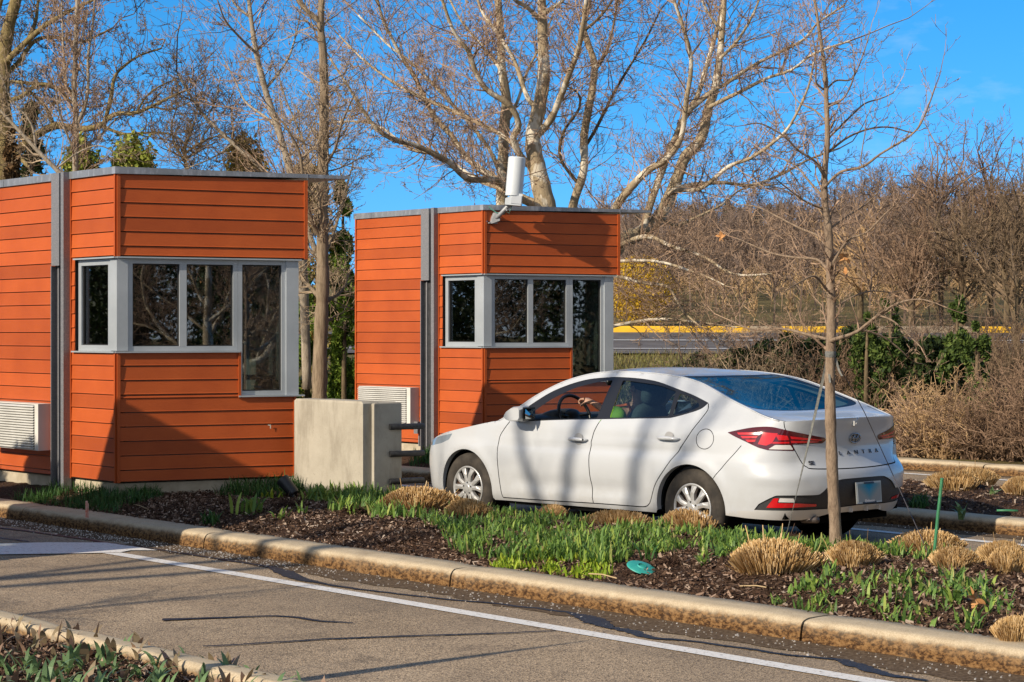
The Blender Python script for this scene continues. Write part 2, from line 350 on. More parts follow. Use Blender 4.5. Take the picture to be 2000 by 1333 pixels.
def far_kerb(px0, px1, m_):
    m2 = MB(); xs_ = np.linspace((px0-1000)/F_PX*57.3, (px1-1000)/F_PX*57.3, 8); pr = [(0, -.05), (.02, .19), (.06, .23), (.34, .24), (.36, -.05)]
    V = np.array([[[x, 57.2-.03*x+a_, terrain_z(x, 57.2-.03*x)+b_] for a_, b_ in pr] for x in xs_]).reshape(-1, 3); n = 5
    F = [[i*n+j, (i+1)*n+j, (i+1)*n+j+1, i*n+j+1] for i in range(7) for j in range(n-1)]+[list(range(n)), [7*n+j for j in range(n)]]
    structure(m2.add(V, F), 'kerb', m_)
far_kerb(900, 1462, yel); far_kerb(1463, 1524, pale); far_kerb(1525, 1652, yel); far_kerb(1653, 1905, pale); far_kerb(1906, 2100, yel)
# ================================================================ toll booths
E = np.array([math.cos(R(25.3)), math.sin(R(25.3)), 0.0])      # along the skewed front wall
M_OUT = np.array([E[1], -E[0], 0.0])                          # outward normal of the front wall
L_OUT = -N                                                    # outward normal of the lane-side wall
sd = NT('painted_siding'); sd.set(.52, 0, .35)
c1 = sd.ramp(sd.noise(2.2, 5), [(.3, (.36, .066, .013)), (.7, (.475, .098, .019))])
gr = sd.noise(5, 7, .75, (1.2, 1.2, 26))
c2 = sd.mix(sd.ramp(gr, [(.40, (.55, .55, .55)), (.62, (0, 0, 0))]), c1, (.40, .078, .013))
geo = sd.n('NewGeometry'); tone = sd.ramp(geo.outputs['Random Per Island'], [(0, (.76, .72, .68)), (1, (1.12, 1.11, 1.10))])
c2 = sd.mix(1.0, c2, tone, 'MULTIPLY')
sx = sd.n('SeparateXYZ'); sd.l(sd.coord(), sx.inputs[0])
low = sd.ramp(sx.outputs[2], [(.03, (1, 1, 1)), (.085, (.72, .72, .72)), (.19, (.1, .1, .1)), (.2, (0, 0, 0))])
wear = sd.math('MULTIPLY', sd.ramp(sd.noise(16, 7, .8, (1, 1, 3.5)), [(.545, (0, 0, 0)), (.60, (1, 1, 1))]), low)
c2 = sd.mix(wear, c2, (.50, .36, .27)); sd.col(c2)
sd.bump(sd.noise(7, 8, .8, (1.2, 1.2, 30)), .45, .006); SIDING = sd.m
ZINC = NT('zinc_flashing'); ZINC.set(.48, .75, .5)
ZINC.col(ZINC.mix(ZINC.ramp(ZINC.noise(14, 6, .7, (1, 1, .35)), [(.5, (0, 0, 0)), (.68, (.8, .8, .8))]), ZINC.ramp(ZINC.noise(3, 5), [(.3, (.28, .30, .33)), (.7, (.40, .42, .45))]), (.58, .60, .64))); ZINC = ZINC.m
GALV = NT('galvanised_steel'); GALV.set(.55, .6, .5)
GALV.col(GALV.mix(GALV.ramp(GALV.noise(70, 5, .7), [(.45, (0, 0, 0)), (.7, (.7, .7, .7))]), (.23, .235, .25), (.42, .40, .40))); GALV.bump(GALV.noise(90, 4), .25, .003); GALV = GALV.m
ALU = simple('anodised_aluminium', (.40, .44, .47), (.50, .54, .57), 1.6, rough=.40, metal=.40, bump=.05, bscale=60)
FOUND = simple('foundation_concrete', (.36, .31, .22), (.50, .44, .33), 6, rough=.9, bump=.5, bscale=50)
GASKET = simple('black_gasket', (.012, .012, .012), rough=.6)
INNER = simple('booth_interior', (.05, .048, .044), (.08, .075, .068), 2, rough=.8)
DARKST = simple('dark_steel', (.03, .032, .035), (.06, .06, .065), 20, rough=.6, metal=.3)
GLASS = glass_mix(NT('window_glass'), (.62, .66, .63), .17, 1.0)
LOUVRE = simple('louvre_enamel', (.50, .50, .47), (.58, .58, .55), 5, rough=.45)
ACBOX = simple('unit_casing', (.56, .55, .51), (.63, .62, .58), 4, rough=.5)

P_TOP, P_WT, P_WB, P_BOT = 3.19, 2.42, 1.545, .32              # cladding top, window band top, band bottom, cladding bottom
REV = .1345
def planks(mb, o, d, nrm, length, z0, z1, thick=.013):
    """lapped boards from z1 down to z0 along o + d*t"""
    z = z1; r = np.random.default_rng(int(abs(o[0]*917+z0*331+length*77)) % 9999)
    while z > z0+.01:
        zb = max(z-REV, z0); a = o; b = o+d*length; e = r.normal(0, .0008)
        # section: top edge tucked back, bottom edge proud, a rounded drip and a shadow gap
        sec = [(.002, z), (.0045+e, z-.010), (thick-.003+e, zb+.018), (thick+e, zb+.012), (thick-.001+e, zb+.008), (-.004, zb+.008)]
        A = [a+nrm*n_+Zv*zz for n_, zz in sec]; B = [b+nrm*n_+Zv*zz for n_, zz in sec]; k = len(sec)
        mb.add(A+B, [[i, k+i, k+i+1, i+1] for i in range(k-1)]+[list(range(k)), [k+i for i in range(k)][::-1]]); z = zb
    return mb
def trim(mb, o, nrm, side, w_, z0, z1, t=.024):
    c = o+side*(w_/2)+nrm*(t/2-.004)+Zv*((z0+z1)/2); return mb.box(c, (w_, t, z1-z0), [side, nrm, Zv])
O0 = np.zeros(3)
def booth(loc, label, group):
    root = thing('toll_booth', loc, label, 'toll booth', group)
    LEN, LF = 2.55, 1.86
    # ---- core panels behind the boards (dark air gap colour), as inner walls with openings
    c = MB()
    def panel(o, d, nrm, t0, t1, z0, z1, depth=.07): c.box(o+d*((t0+t1)/2)-nrm*(depth/2+.004)+Zv*((z0+z1)/2), (t1-t0, depth, z1-z0), [d, nrm, Zv])
    panel(O0, U, L_OUT, 0.08, LEN, P_BOT, P_WB-.03); panel(O0, U, L_OUT, 0.08, LEN, P_WT+.03, P_TOP-.01); panel(O0, U, L_OUT, .80, LEN, P_WB-.03, P_WT+.03)
    panel(O0, E, M_OUT, .08, 1.72, P_BOT, 1.08); panel(O0, E, M_OUT, .08, 1.17, 1.08, P_WB-.03); panel(O0, E, M_OUT, .08, LF, P_WT+.03, P_TOP-.01)
    re = E*LF; panel(re+U*.04, U, N, .25, LEN-.05, P_BOT, 1.08); panel(re+U*.04, U, N, .95, LEN-.05, 1.08, P_WT); panel(re+U*.04, U, N, .0, LEN-.05, P_WT, P_TOP-.02)
    panel(U*LEN, E, -M_OUT, .05, LF, P_BOT, P_TOP-.02)
    c.prism([E*.05+U*.05+Zv*.34, E*1.7+U*.05+Zv*.34, E*1.7+U*(LEN-.1)+Zv*.34, E*.05+U*(LEN-.1)+Zv*.34], Zv*.05)
    c.prism([E*.05+U*.05+Zv*2.95, E*1.8+U*.05+Zv*2.95, E*1.8+U*(LEN-.1)+Zv*2.95, E*.05+U*(LEN-.1)+Zv*2.95], Zv*.04)
    c.build('inner_wall', INNER, root)
    # ---- cladding
    for nm, args in (('lane', [(U*1.15+U*0, U, L_OUT, LEN-1.15, P_BOT, P_TOP)]),
                     ('corner', [(U*.022, U, L_OUT, .815, P_WT+.008, P_TOP), (U*.022, U, L_OUT, .815, P_BOT, P_WB-.012), (U*.775, U, L_OUT, .062, P_WB-.012, P_WT+.008)]),
                     ('front', [(E*.022, E, M_OUT, LF-.044, P_WT+.008, P_TOP), (E*.022, E, M_OUT, 1.145, 1.095, P_WB-.012), (E*.022, E, M_OUT, 1.70, P_BOT, 1.10)]),
                     ('end', [(E*LF+U*.02, U, N, LEN-.04, P_WT+.008, P_TOP), (E*1.73+U*.02, U, N, LEN-.04, P_BOT, 1.10)]),
                     ('back', [(U*LEN, E, -M_OUT, LF, P_BOT, P_TOP)])):
        for a_ in args: planks(MB(), *a_).build('cladding', SIDING, root)
    def trim_(*a_): trim(MB(), *a_).build('corner_trim', SIDING, root)
    for z0, z1 in ((P_BOT-.004, P_WB-.010), (P_WT+.006, P_TOP)):
        trim_(O0, M_OUT, E, .030, z0, z1); trim_(O0, L_OUT, U, .022, z0, z1)
    trim_(E*(LF-.03), M_OUT, E, .034, P_WT+.006, P_TOP); trim_(E*1.168, M_OUT, E, .026, 1.09, P_WB-.010); trim_(E*1.722, M_OUT, E, .026, P_BOT-.004, 1.10)
    trim_(U*.832, L_OUT, U, .02, P_BOT-.004, P_TOP); trim_(U*1.135, L_OUT, U, .018, P_BOT, P_TOP); trim_(U*(LEN-.02), L_OUT, U, .025, P_BOT, P_TOP)
    m = MB(); ins = .035
    m.prism([(E+U)*ins+Zv*-.12, E*1.73-E*ins+U*ins+Zv*-.12, E*1.73-E*ins+U*(LEN-ins)+Zv*-.12, E*ins+U*(LEN-ins)+Zv*-.12], Zv*(.12+P_BOT-.012)); m.build('foundation', FOUND, root)
    # ---- roof: thin zinc slab running out to a point beyond the front wall
    m = MB(); z = P_TOP+.002; TIP = 2.30
    poly = [M_OUT*.024+L_OUT*.024, E*TIP+M_OUT*.02, E*TIP+U*(LEN+.03), U*(LEN+.03)+L_OUT*.024]
    n = len(poly); lo = [np.array(p_)+Zv*z for p_ in poly]; hi = [np.array(p_)+Zv*(z+.062) for p_ in poly]; hi[0][2] += .004; hi[3][2] += .012; hi[1][2] -= .004; hi[2][2] -= .004
    lo[1][2] += .028; lo[2][2] += .028
    m.add(lo+hi, [[3, 2, 1, 0], [4, 5, 6, 7], [0, 1, 5, 4], [1, 2, 6, 5], [2, 3, 7, 6], [3, 0, 4, 7]])
    for t in (.62, 1.86): m.box(E*t+M_OUT*.024+Zv*(z+.032), (.004, .007, .062), [E, M_OUT, Zv])
    for t in (.45, 1.5, 2.2): m.box(U*t+L_OUT*.026+Zv*(z+.034), (.004, .007, .062), [U, L_OUT, Zv])
    m.build('roof', ZINC, root)
    # ---- steel column: a channel with a plate face above and an open dark slot below
    m = MB()
    m.box(U*.875+L_OUT*.045+Zv*((.2+P_TOP+.07)/2), (.055, .085, P_TOP-.13), [U, L_OUT, Zv])
    m.box(U*.925+L_OUT*.020+Zv*((.2+P_TOP+.07)/2), (.045, .03, P_TOP-.14), [U, L_OUT, Zv])
    m.box(U*1.045+L_OUT*.035+Zv*((2.36+P_TOP+.07)/2), (.155, .07, P_TOP+.065-2.36), [U, L_OUT, Zv])
    m.box(U*1.128+L_OUT*.035+Zv*1.28, (.012, .07, 2.16), [U, L_OUT, Zv])
    m.build('column', GALV, root)
    m = MB(); m.box(U*1.035+L_OUT*.004+Zv*1.28, (.17, .012, 2.14), [U, L_OUT, Zv]); m.build('column_recess', DARKST, root)
    m = MB(); m.box(U*1.065+L_OUT*.016+Zv*1.28, (.022, .02, 2.14), [U, L_OUT, Zv]); m.build('conduit', GALV, root)
    # ---- window band: posts, sill, head; then each window as frame + pane
    m = MB()
    m.box(E*.900+M_OUT*.006+Zv*(P_WT-.003), (1.80, .05, .014), [E, M_OUT, Zv]); m.box(U*.385+L_OUT*.006+Zv*(P_WT-.003), (.77, .05, .014), [U, L_OUT, Zv])
    m.box(E*.583+M_OUT*.010+Zv*(P_WB-.012), (1.20, .05, .014), [E, M_OUT, Zv]); m.box(U*.40+L_OUT*.010+Zv*(P_WB-.012), (.80, .05, .014), [U, L_OUT, Zv])
    m.box(E*.054+M_OUT*-.028+Zv*((P_WB+P_WT)/2-.007), (.104, .05, P_WT-P_WB-.014), [E, M_OUT, Zv])
    m.box(U*.068+L_OUT*-.031+Zv*((P_WB+P_WT)/2-.007), (.128, .05, P_WT-P_WB-.016), [U, L_OUT, Zv])
    m.box(E*1.715+M_OUT*-.030+Zv*((1.105+P_WT)/2), (.125, .06, P_WT-1.12), [E, M_OUT, Zv]); m.box(E*1.50+M_OUT*.008+Zv*1.106, (.66, .05, .014), [E, M_OUT, Zv])
    m.box(E*1.775+U*.42-N*.03+Zv*((1.105+P_WT)/2), (.06, .80, P_WT-1.12), [N, U, Zv])
    m.build('window_surround', ALU, root)
    def window(o, d, nrm, t0, t1, z0, z1, bars=(), fw=.040, inset=-.018):
        f = MB(); th = .045
        def bx(a0, a1, b0, b1, dd=0.0): f.box(o+d*((a0+a1)/2)+nrm*(inset-th/2+dd)+Zv*((b0+b1)/2), (a1-a0, th, b1-b0), [d, nrm, Zv])
        bx(t0, t0+fw, z0, z1); bx(t1-fw, t1, z0, z1); bx(t0+fw, t1-fw, z1-fw, z1); bx(t0+fw, t1-fw, z0, z0+fw)
        for b_ in bars: bx(b_-.034, b_+.034, z0+fw, z1-fw, .002)
        fo = f.build('window', ALU, root)
        edges = [t0+fw]+[v for b_ in bars for v in (b_-.034, b_+.034)]+[t1-fw]
        for a0, a1 in zip(edges[0::2], edges[1::2]):
            gk = MB()
            for q0, q1, r0, r1 in ((a0, a0+.010, z0+fw, z1-fw), (a1-.010, a1, z0+fw, z1-fw), (a0+.010, a1-.010, z1-fw-.010, z1-fw), (a0+.010, a1-.010, z0+fw, z0+fw+.010)):
                gk.box(o+d*((q0+q1)/2)+nrm*(inset-.030)+Zv*((r0+r1)/2), (q1-q0, .022, r1-r0), [d, nrm, Zv])
            gk.build('gasket', GASKET, fo)
            p = MB(); p.box(o+d*((a0+a1)/2)+nrm*(inset-.036)+Zv*((z0+z1)/2), (a1-a0-.012, .006, z1-z0-2*fw-.012), [d, nrm, Zv]); p.build('pane', GLASS, fo)
    window(O0, U, L_OUT, .134, .748, P_WB-.004, P_WT-.012, fw=.055)
    window(O0, E, M_OUT, .108, 1.172, P_WB-.004, P_WT-.012, bars=(.636,), fw=.046)
    window(O0, E, M_OUT, 1.174, 1.652, 1.114, P_WT-.012, fw=.042)
    window(E*1.80+U*.06, U, N, .08, .76, 1.114, P_WT-.012, fw=.042)
    # ---- through-wall heating unit with louvres
    m = MB(); a0, a1, z0, z1 = 1.235, 2.30, .565, 1.02
    m.box(U*((a0+a1)/2)+L_OUT*.075+Zv*((z0+z1)/2), (a1-a0, .15, z1-z0), [U, L_OUT, Zv]); au = m.build('heating_unit', ACBOX, root)
    m = MB(); ns = 17
    for i in range(ns):
        zz = z0+.012+(z1-z0-.024)*(i+.5)/ns
        m.box(U*((a0+a1)/2+.035)+L_OUT*.158+Zv*zz, (a1-a0-.075, .030, .007), [U, L_OUT*.8+Zv*-.6, Zv*.8+L_OUT*.6])
    m.build('louvre', LOUVRE, au)
    m = MB(); m.box(U*((a0+a1)/2+.035)+L_OUT*.1515+Zv*((z0+z1)/2), (a1-a0-.08, .003, z1-z0-.02), [U, L_OUT, Zv]); m.build('grille_back', DARKST, au)
    # ---- inside: counter, stool back, monitor so the panes are not empty
    m = MB(); m.box(E*.9+U*.32+Zv*1.28, (1.5, .45, .04), [E, -M_OUT, Zv]); m.build('counter', INNER, root)
    m = MB(); m.box(E*1.05+U*.42+Zv*1.50, (.34, .05, .26), [E, -M_OUT, Zv]); m.box(E*1.05+U*.42+Zv*1.34, (.05, .04, .1), [E, -M_OUT, Zv]); m.build('monitor', GASKET, root)
    return root
C1 = ap(228, 647, 17.9); C1[2] = 0
C2 = ap(945, 647, 23.28); C2[2] = 0
b1 = booth(C1, 'nearer orange-boarded toll booth on the left with a long window band and no antenna', 'orange toll booths')
b2 = copy_tree(b1); b2.location = C2
tag(b2, 'farther orange-boarded toll booth behind the white car with a white antenna at its corner')
# small meter box on the far booth's wall only
m = MB(); m.box(U*1.20+L_OUT*.05+Zv*.52, (.075, .085, .15), [U, L_OUT, Zv]); m.box(U*1.20+L_OUT*.03+Zv*.37, (.022, .022, .17), [U, L_OUT, Zv]); m.build('meter_box', GALV, b2)
# chip in the paint of the nearer booth, lower right of its front
m = MB(); q = E*1.46+M_OUT*.021+Zv*.83
m.prism([q, q+E*.03, q+E*.03-Zv*.04, q+E*.022-Zv*.038, q+E*.02-Zv*.012, q-Zv*.008], M_OUT*.002); m.build('paint_chip', simple('bare_primer', (.6, .55, .45), rough=.9), b1)

# ---------------------------------------------------------------- antenna on the farther booth
WHT = simple('antenna_shell', (.54, .58, .61), (.60, .64, .66), 3, rough=.42)
GREY = simple('bracket_grey', (.26, .27, .28), (.34, .35, .36), 20, rough=.5, metal=.2)
foot = ap(966, 432, 0); foot = C2+E*.15+M_OUT*.03
an = thing('antenna', (float(foot[0]), float(foot[1]), 2.86), 'white drum antenna tilted on a grey arm at the corner of the farther booth', 'antenna')
az = float(an.location.z); Y_A = float(C2[1])-.095
def al(x, y, dY=0.0): return ap(x, y, Y_A+dY)-np.array(an.location)
base = al(1002, 402); top = al(1010, 307); axis = (top-base)/np.linalg.norm(top-base); H_ = np.linalg.norm(top-base)
m = MB(); rr = .104
m.lathe([(0, .20*H_), (rr, .20*H_), (rr, .995*H_-.012), (rr-.012, .995*H_), (0, H_+.004)], base, axis, 36); m.build('drum', WHT, an, True, auto=35)
m = MB(); sx_ = np.array([1, 0, 0.])-axis*axis[0]; sx_ /= np.linalg.norm(sx_); sy_ = np.cross(axis, sx_)
prof = [(-.100, 0), (.088, 0), (.104, .02), (.104, .245*H_), (.02, .245*H_), (-.02, .225*H_), (-.055, .165*H_), (-.100, .13*H_)]
m.prism([base+sx_*a_+axis*b_-sy_*.085 for a_, b_ in prof], sy_*.17); m.build('radio_housing', WHT, an)
m = MB(); m.prism([base+sx_*a_+axis*b_-sy_*.092 for a_, b_ in [(-.03, .02), (.095, .02), (.095, .20*H_), (.0, .20*H_), (-.03, .14*H_)]], sy_*.184); m.build('housing_cover', simple('cover_grey', (.50, .53, .56), rough=.5), an)
m = MB(); b_ = al(968, 428, .10); m.tube([b_, al(978, 418, .04), al(990, 405, 0), base+axis*.03], [.026, .025, .024, .024], 12); m.build('arm', GREY, an, True)
m = MB()
m.prism([al(955, 438, .14), al(972, 432, .12), al(975, 415, .12), al(963, 416, .12), al(958, 427, .13)], np.array(M_OUT)*.06)
m.box(al(962, 436, .12), (.11, .05, .014), [E, M_OUT, Zv]); m.tube([al(988, 406, -.02), al(990, 412, -.02)], .012, 6); m.build('bracket', GREY, an)
m = MB()
m.tube([al(990, 410, .02), al(984, 419, .06), al(970, 416, .06), al(960, 409, .08), al(953, 402, .1)], .006, 6)
m.tube([al(1000, 402, 0), al(994, 417, 0), al(990, 414, 0)], .005, 6); m.build('cable', simple('teal_cable', (.06, .22, .17), rough=.5), an)

# ---------------------------------------------------------------- concrete crash block beside the nearer booth
CONC = NT('barrier_concrete'); CONC.set(.88, 0, .2)
cb = CONC.ramp(CONC.noise(2.2, 7, .65), [(.3, (.33, .30, .24)), (.7, (.46, .425, .35))])
cb = CONC.mix(CONC.ramp(CONC.noise(4, 6, .7, (1, 1, .25)), [(.48, (0, 0, 0)), (.70, (.75, .75, .75))]), cb, (.20, .175, .135))
CONC.col(CONC.mix(CONC.ramp(CONC.noise(60, 4), [(.66, (0, 0, 0)), (.72, (.6, .6, .6))]), cb, (.12, .11, .09))); CONC.bump(CONC.noise(25, 6), .3, .008); CONC = CONC.m
K = ap(709, 647, 17.6); K[2] = .12
blk = thing('crash_barrier', K, 'grey concrete crash block beside the nearer booth with three black bumper rods', 'crash barrier')
def slab(o, d1, l1, d2, l2, z0, z1, ch=.02):
    m = MB(); c_ = [o+d1*ch+d2*ch*0, ]
    pts = [o, o+d1*l1, o+d1*l1+d2*l2, o+d2*l2]
    cen = sum(pts)/4; inn = [p_+(cen-p_)/np.linalg.norm(cen-p_)*ch*1.4 for p_ in pts]
    V = [p_+Zv*z0 for p_ in pts]+[p_+Zv*(z1-ch) for p_ in pts]+[p_+Zv*z1 for p_ in inn]
    F = [[i, (i+1) % 4, 4+(i+1) % 4, 4+i] for i in range(4)]+[[4+i, 4+(i+1) % 4, 8+(i+1) % 4, 8+i] for i in range(4)]+[[8, 9, 10, 11]]
    return m.add(V, F)
m = slab(O0, U, 1.08, N, .17, -.15, .965); m.build('side_wall', CONC, blk)
m = slab(N*.175+U*.015, U, 1.05, N, .24, -.15, .955); m.build('core', CONC, blk)
m = slab(N*.10+M_OUT*.012+U*-.03, U, .045, N, .32, -.15, .945, .008); m.build('end_plate', CONC, blk)
for zz in (.845-.12, .595-.12, .342-.12):
    m = MB(); s0 = N*.27-U*.045+Zv*(zz); m.lathe([(0, 0), (.026, 0), (.028, .01), (.028, .35), (.024, .365), (0, .365)], s0, N*.985-U*.17, 16); m.build('bumper_rod', simple('black_rubber', (.012, .012, .013), (.03, .03, .03), 30, rough=.55), blk, True, auto=40)
# ================================================================ trees
def bark(name, c1, c2, c3=None, scale=3.0, st=(1, 1, .25), patch=.55):
    M = NT(name); M.set(.9, 0, .15)
    b = M.ramp(M.noise(scale*6, 7, .7, st), [(.3, c1), (.68, c2)])
    if c3:
        b = M.mix(M.ramp(M.noise(scale*1.4, 4, .5, (1, 1, .6)), [(patch, (0, 0, 0)), (patch+.03, (1, 1, 1))]), b, c3)
    M.col(b); M.bump(M.noise(scale*12, 6, .7, st), .7, .02); return M.m
BK_SYC = bark('sycamore_bark', (.24, .185, .115), (.44, .355, .235), (.60, .54, .43), 2.2, (1, 1, .5), .53)
BK_DARK = bark('dark_limb_bark', (.07, .05, .03), (.20, .15, .09), None, 3)
BK_TAN = bark('tan_ridged_bark', (.13, .095, .062), (.34, .265, .18), None, 5, (1, 1, .16))
BK_OAK = bark('oak_bark', (.10, .072, .03), (.32, .25, .115), None, 4, (1, 1, .35))
BK_YOUNG = bark('young_tree_bark', (.15, .105, .072), (.36, .27, .19), None, 7, (1, 1, .3))
BK_PALE = bark('pale_stem_bark', (.22, .18, .13), (.42, .36, .28), None, 4)
def twigmat(name, a_, b_): return foliage(name, [(0, a_), (.5, b_), (1, tuple(min(1, v*1.25) for v in b_))], .85, 0, .15)
TW_RED = twigmat('red_brown_twigs', (.18, .115, .078), (.34, .235, .16))
TW_TAN = twigmat('tan_twigs', (.17, .12, .075), (.34, .26, .175))
TW_DARK = twigmat('dark_twigs', (.085, .06, .036), (.19, .135, .085))
TW_BROWN = twigmat('brown_twigs', (.11, .068, .043), (.25, .165, .108))
TW_HILL = twigmat('hillside_twigs', (.095, .066, .052), (.185, .135, .105))
TW_GOLD = twigmat('straw_brown_twigs', (.26, .165, .085), (.46, .31, .165))

def unit(v): return v/(np.linalg.norm(v)+1e-12)
def smooth_path(P, k=5):
    P = np.asarray(P, float); n = len(P)
    if n < 3: return P
    out = []
    for i in range(n-1):
        p0, p1, p2, p3 = P[max(i-1, 0)], P[i], P[i+1], P[min(i+2, n-1)]
        for t in np.arange(k)/k:
            out.append(.5*((2*p1)+(-p0+p2)*t+(2*p0-5*p1+4*p2-p3)*t*t+(-p0+3*p1-3*p2+p3)*t**3))
    out.append(P[-1]); return np.array(out)
class Twigs:
    def __init__(s): s.a = []; s.b = []; s.ra = []; s.rb = []
    def seg(s, a, b, ra, rb): s.a.append(a); s.b.append(b); s.ra.append(ra); s.rb.append(rb)
def grow(tw, r, p, d, length, rad, level, up=.12, wig=.22, kids=(4, 4, 3), ang=(35, 65), ratio=.55, nseg=5, minr=.0028, flat=None):
    """one wandering shoot with forks; every shoot's pieces go to the twig list"""
    st = length/nseg; pos = np.array(p, float); dr = np.array(d, float); k = kids[level] if level < len(kids) else 0
    spots = sorted(r.uniform(.18, 1.0, k)*nseg) if k else []
    for i in range(nseg):
        f0, f1 = 1-.72*i/nseg, 1-.72*(i+1)/nseg
        dr = unit(dr+r.normal(0, wig, 3)+np.array([0, 0, up])); q = pos+dr*st
        tw.seg(pos, q, max(rad*f0, minr), max(rad*f1, minr*.8))
        while spots and spots[0] <= i+1:
            t = spots.pop(0)-i; b = pos+(q-pos)*t; a_ = R(r.uniform(*ang)); ax = unit(np.cross(dr, r.normal(0, 1, 3)))
            nd = unit(dr*math.cos(a_)+ax*math.sin(a_))
            grow(tw, r, b, nd, length*ratio*r.uniform(.6, 1.15)*(1-.35*(t+i)/nseg), max(rad*.55*f0, minr), level+1, up, wig, kids, ang, ratio, max(3, nseg-1), minr)
        pos = q
def px_limb(pts, Y, r0, r1, depth=0.0, bow=0.0):
    """a limb drawn through photo pixels at distance Y, leaning depth metres away (or nearer) along its run"""
    n = len(pts); P = np.array([ap(x, y, Y+depth*i/(n-1)+bow*math.sin(math.pi*i/(n-1))) for i, (x, y) in enumerate(pts)])
    g_ = .88 if Y > 30.5 and r0 < 12 else 1.0
    return smooth_path(P), r0*g_*Y/F_PX, r1*g_*Y/F_PX
def tree(name, label, cat, base, trunk, limbs, bk, twm, seed, group=None, density=9.0, tlen=1.6, kids=(4, 4, 3), up=.10, minr=.0032, tips=True, wig=.22, trunk_twigs=.35, limb_bk=None, sub=0, sides=9, ang=(35, 70)):
    """trunk, each limb, and the crown of twigs as parts of one thing"""
    root = thing(name, (float(base[0]), float(base[1]), float(base[2])), label, cat, group); b = np.array(root.location)
    r = np.random.default_rng(seed); tw = Twigs()
    def knobby(P, r0, r1):
        n = len(P); rad = np.interp(np.linspace(0, 1, n), [0, 1], [r0, r1])*(1+r.normal(0, .05, n)); return rad
    P, r0, r1 = trunk; m = MB(); m.tube(P-b, knobby(P, r0, r1), sides+3); m.build('trunk', bk, root, True)
    lm = MB()
    todo = [(P, r0, r1, trunk_twigs)]+[(l[0], l[1], l[2], 1.0) for l in limbs]
    for P, r0, r1 in limbs: lm2 = MB(); lm2.tube(P-b, knobby(P, r0, r1), sides); lm2.build('limb', limb_bk or bk, root, True)
    for P, r0, r1, dens in todo:
        sl = np.linalg.norm(np.diff(P, axis=0), axis=1); L = sl.sum(); cum = np.concatenate([[0], np.cumsum(sl)]); n = int(L*density*dens)
        for t in r.uniform(.12 if dens == 1 else .35, 1.0, n):
            i = min(np.searchsorted(cum, t*L)-1, len(P)-2); i = max(i, 0); q = P[i]+(P[i+1]-P[i])*((t*L-cum[i])/(sl[i]+1e-9)); d = unit(P[i+1]-P[i])
            a_ = R(r.uniform(*ang)); ax = unit(np.cross(d, r.normal(0, 1, 3))); nd = unit(d*math.cos(a_)+ax*math.sin(a_)); rr = r0+(r1-r0)*t
            grow(tw, r, q-b, nd, tlen*r.uniform(.35, 1.1)*(1-.3*t), max(min(rr*.45, .012), minr), sub, up, wig, kids, minr=minr)
        if tips: grow(tw, r, P[-1]-b, unit(P[-1]-P[-2]), tlen*1.1, max(r1*.9, minr), sub, up, wig, kids, minr=minr)
    m = MB(); m.segs(tw.a, tw.b, np.array(tw.ra), np.array(tw.rb)); m.build('crown', twm, root)
    return root, tw
def balls(root, tw, n, seed, mat_, rad=.016):
    r = np.random.default_rng(seed); m = MB(); b = np.array(tw.b); idx = r.choice(len(b), n)
    for i in idx:
        c = b[i]-np.array([0, 0, r.uniform(.03, .07)]); s_ = rad*r.uniform(.8, 1.2)
        V = np.array([[0, 0, 1], [1, 0, 0], [0, 1, 0], [-1, 0, 0], [0, -1, 0], [0, 0, -1]])*s_+c
        m.add(V, [[0, 1, 2], [0, 2, 3], [0, 3, 4], [0, 4, 1], [5, 2, 1], [5, 3, 2], [5, 4, 3], [5, 1, 4]])
    o = m.build('seed_ball', mat_, root, True); tag(o, kind='stuff')
SEEDB = simple('seed_balls', (.16, .085, .04), (.24, .14, .07), 30, rough=.9)

# --- the sycamores behind the farther booth
YA = 32.0
lim = px_limb
tA, twA = tree('sycamore_tree', 'large sycamore with flaking tan trunk rising right behind the white antenna', 'tree', ap(1072, 640, YA),
    lim([(1078, 640), (1072, 520), (1068, 420), (1058, 370), (1045, 310), (1041, 265), (1052, 215), (1062, 150), (1060, 80), (1058, 0), (1053, -130)], YA, 24, 7),
    [lim([(1046, 268), (1075, 235), (1095, 190), (1110, 150), (1130, 95), (1140, 40), (1152, -60)], YA, 9, 4, -2),
     lim([(1062, 410), (1010, 385), (968, 352), (915, 350), (873, 315), (810, 284), (768, 273), (733, 249), (705, 210), (688, 182), (645, 115)], YA, 8.5, 2.3, -3, -1),
     lim([(1055, 400), (1017, 385), (968, 350), (915, 312), (880, 263), (845, 224), (810, 150), (789, 119), (768, 80), (747, 35), (733, -20)], YA, 9, 2.5, 1, 1),
     lim([(1045, 330), (1020, 310), (1003, 273), (1013, 245), (996, 207), (950, 175), (929, 140), (915, 102), (887, 63), (866, 7), (850, -50)], YA, 9, 3, -1.5),
     lim([(1013, 300), (989, 270), (915, 231), (845, 200), (775, 165), (712, 119), (663, 70)], YA, 6, 2, 2),
     lim([(1010, 385), (985, 372), (930, 350), (880, 316), (845, 300), (800, 290), (745, 250), (700, 238), (640, 240)], YA, 6, 2, 3),
     lim([(1052, 215), (1030, 190), (1005, 120), (975, 70), (940, 20), (925, -40)], YA, 6, 3, 1),
     lim([(1058, 30), (1080, 15), (1100, 0), (1130, -40)], YA, 6, 3, -1), lim([(1055, 40), (1030, 15), (1005, 0), (960, -40)], YA, 6, 3, -1)],
    BK_SYC, TW_RED, 11, density=10, tlen=1.5, kids=(4, 4, 2), minr=.0036)
balls(tA, twA, 170, 1, SEEDB, .017)
YB = 35.0
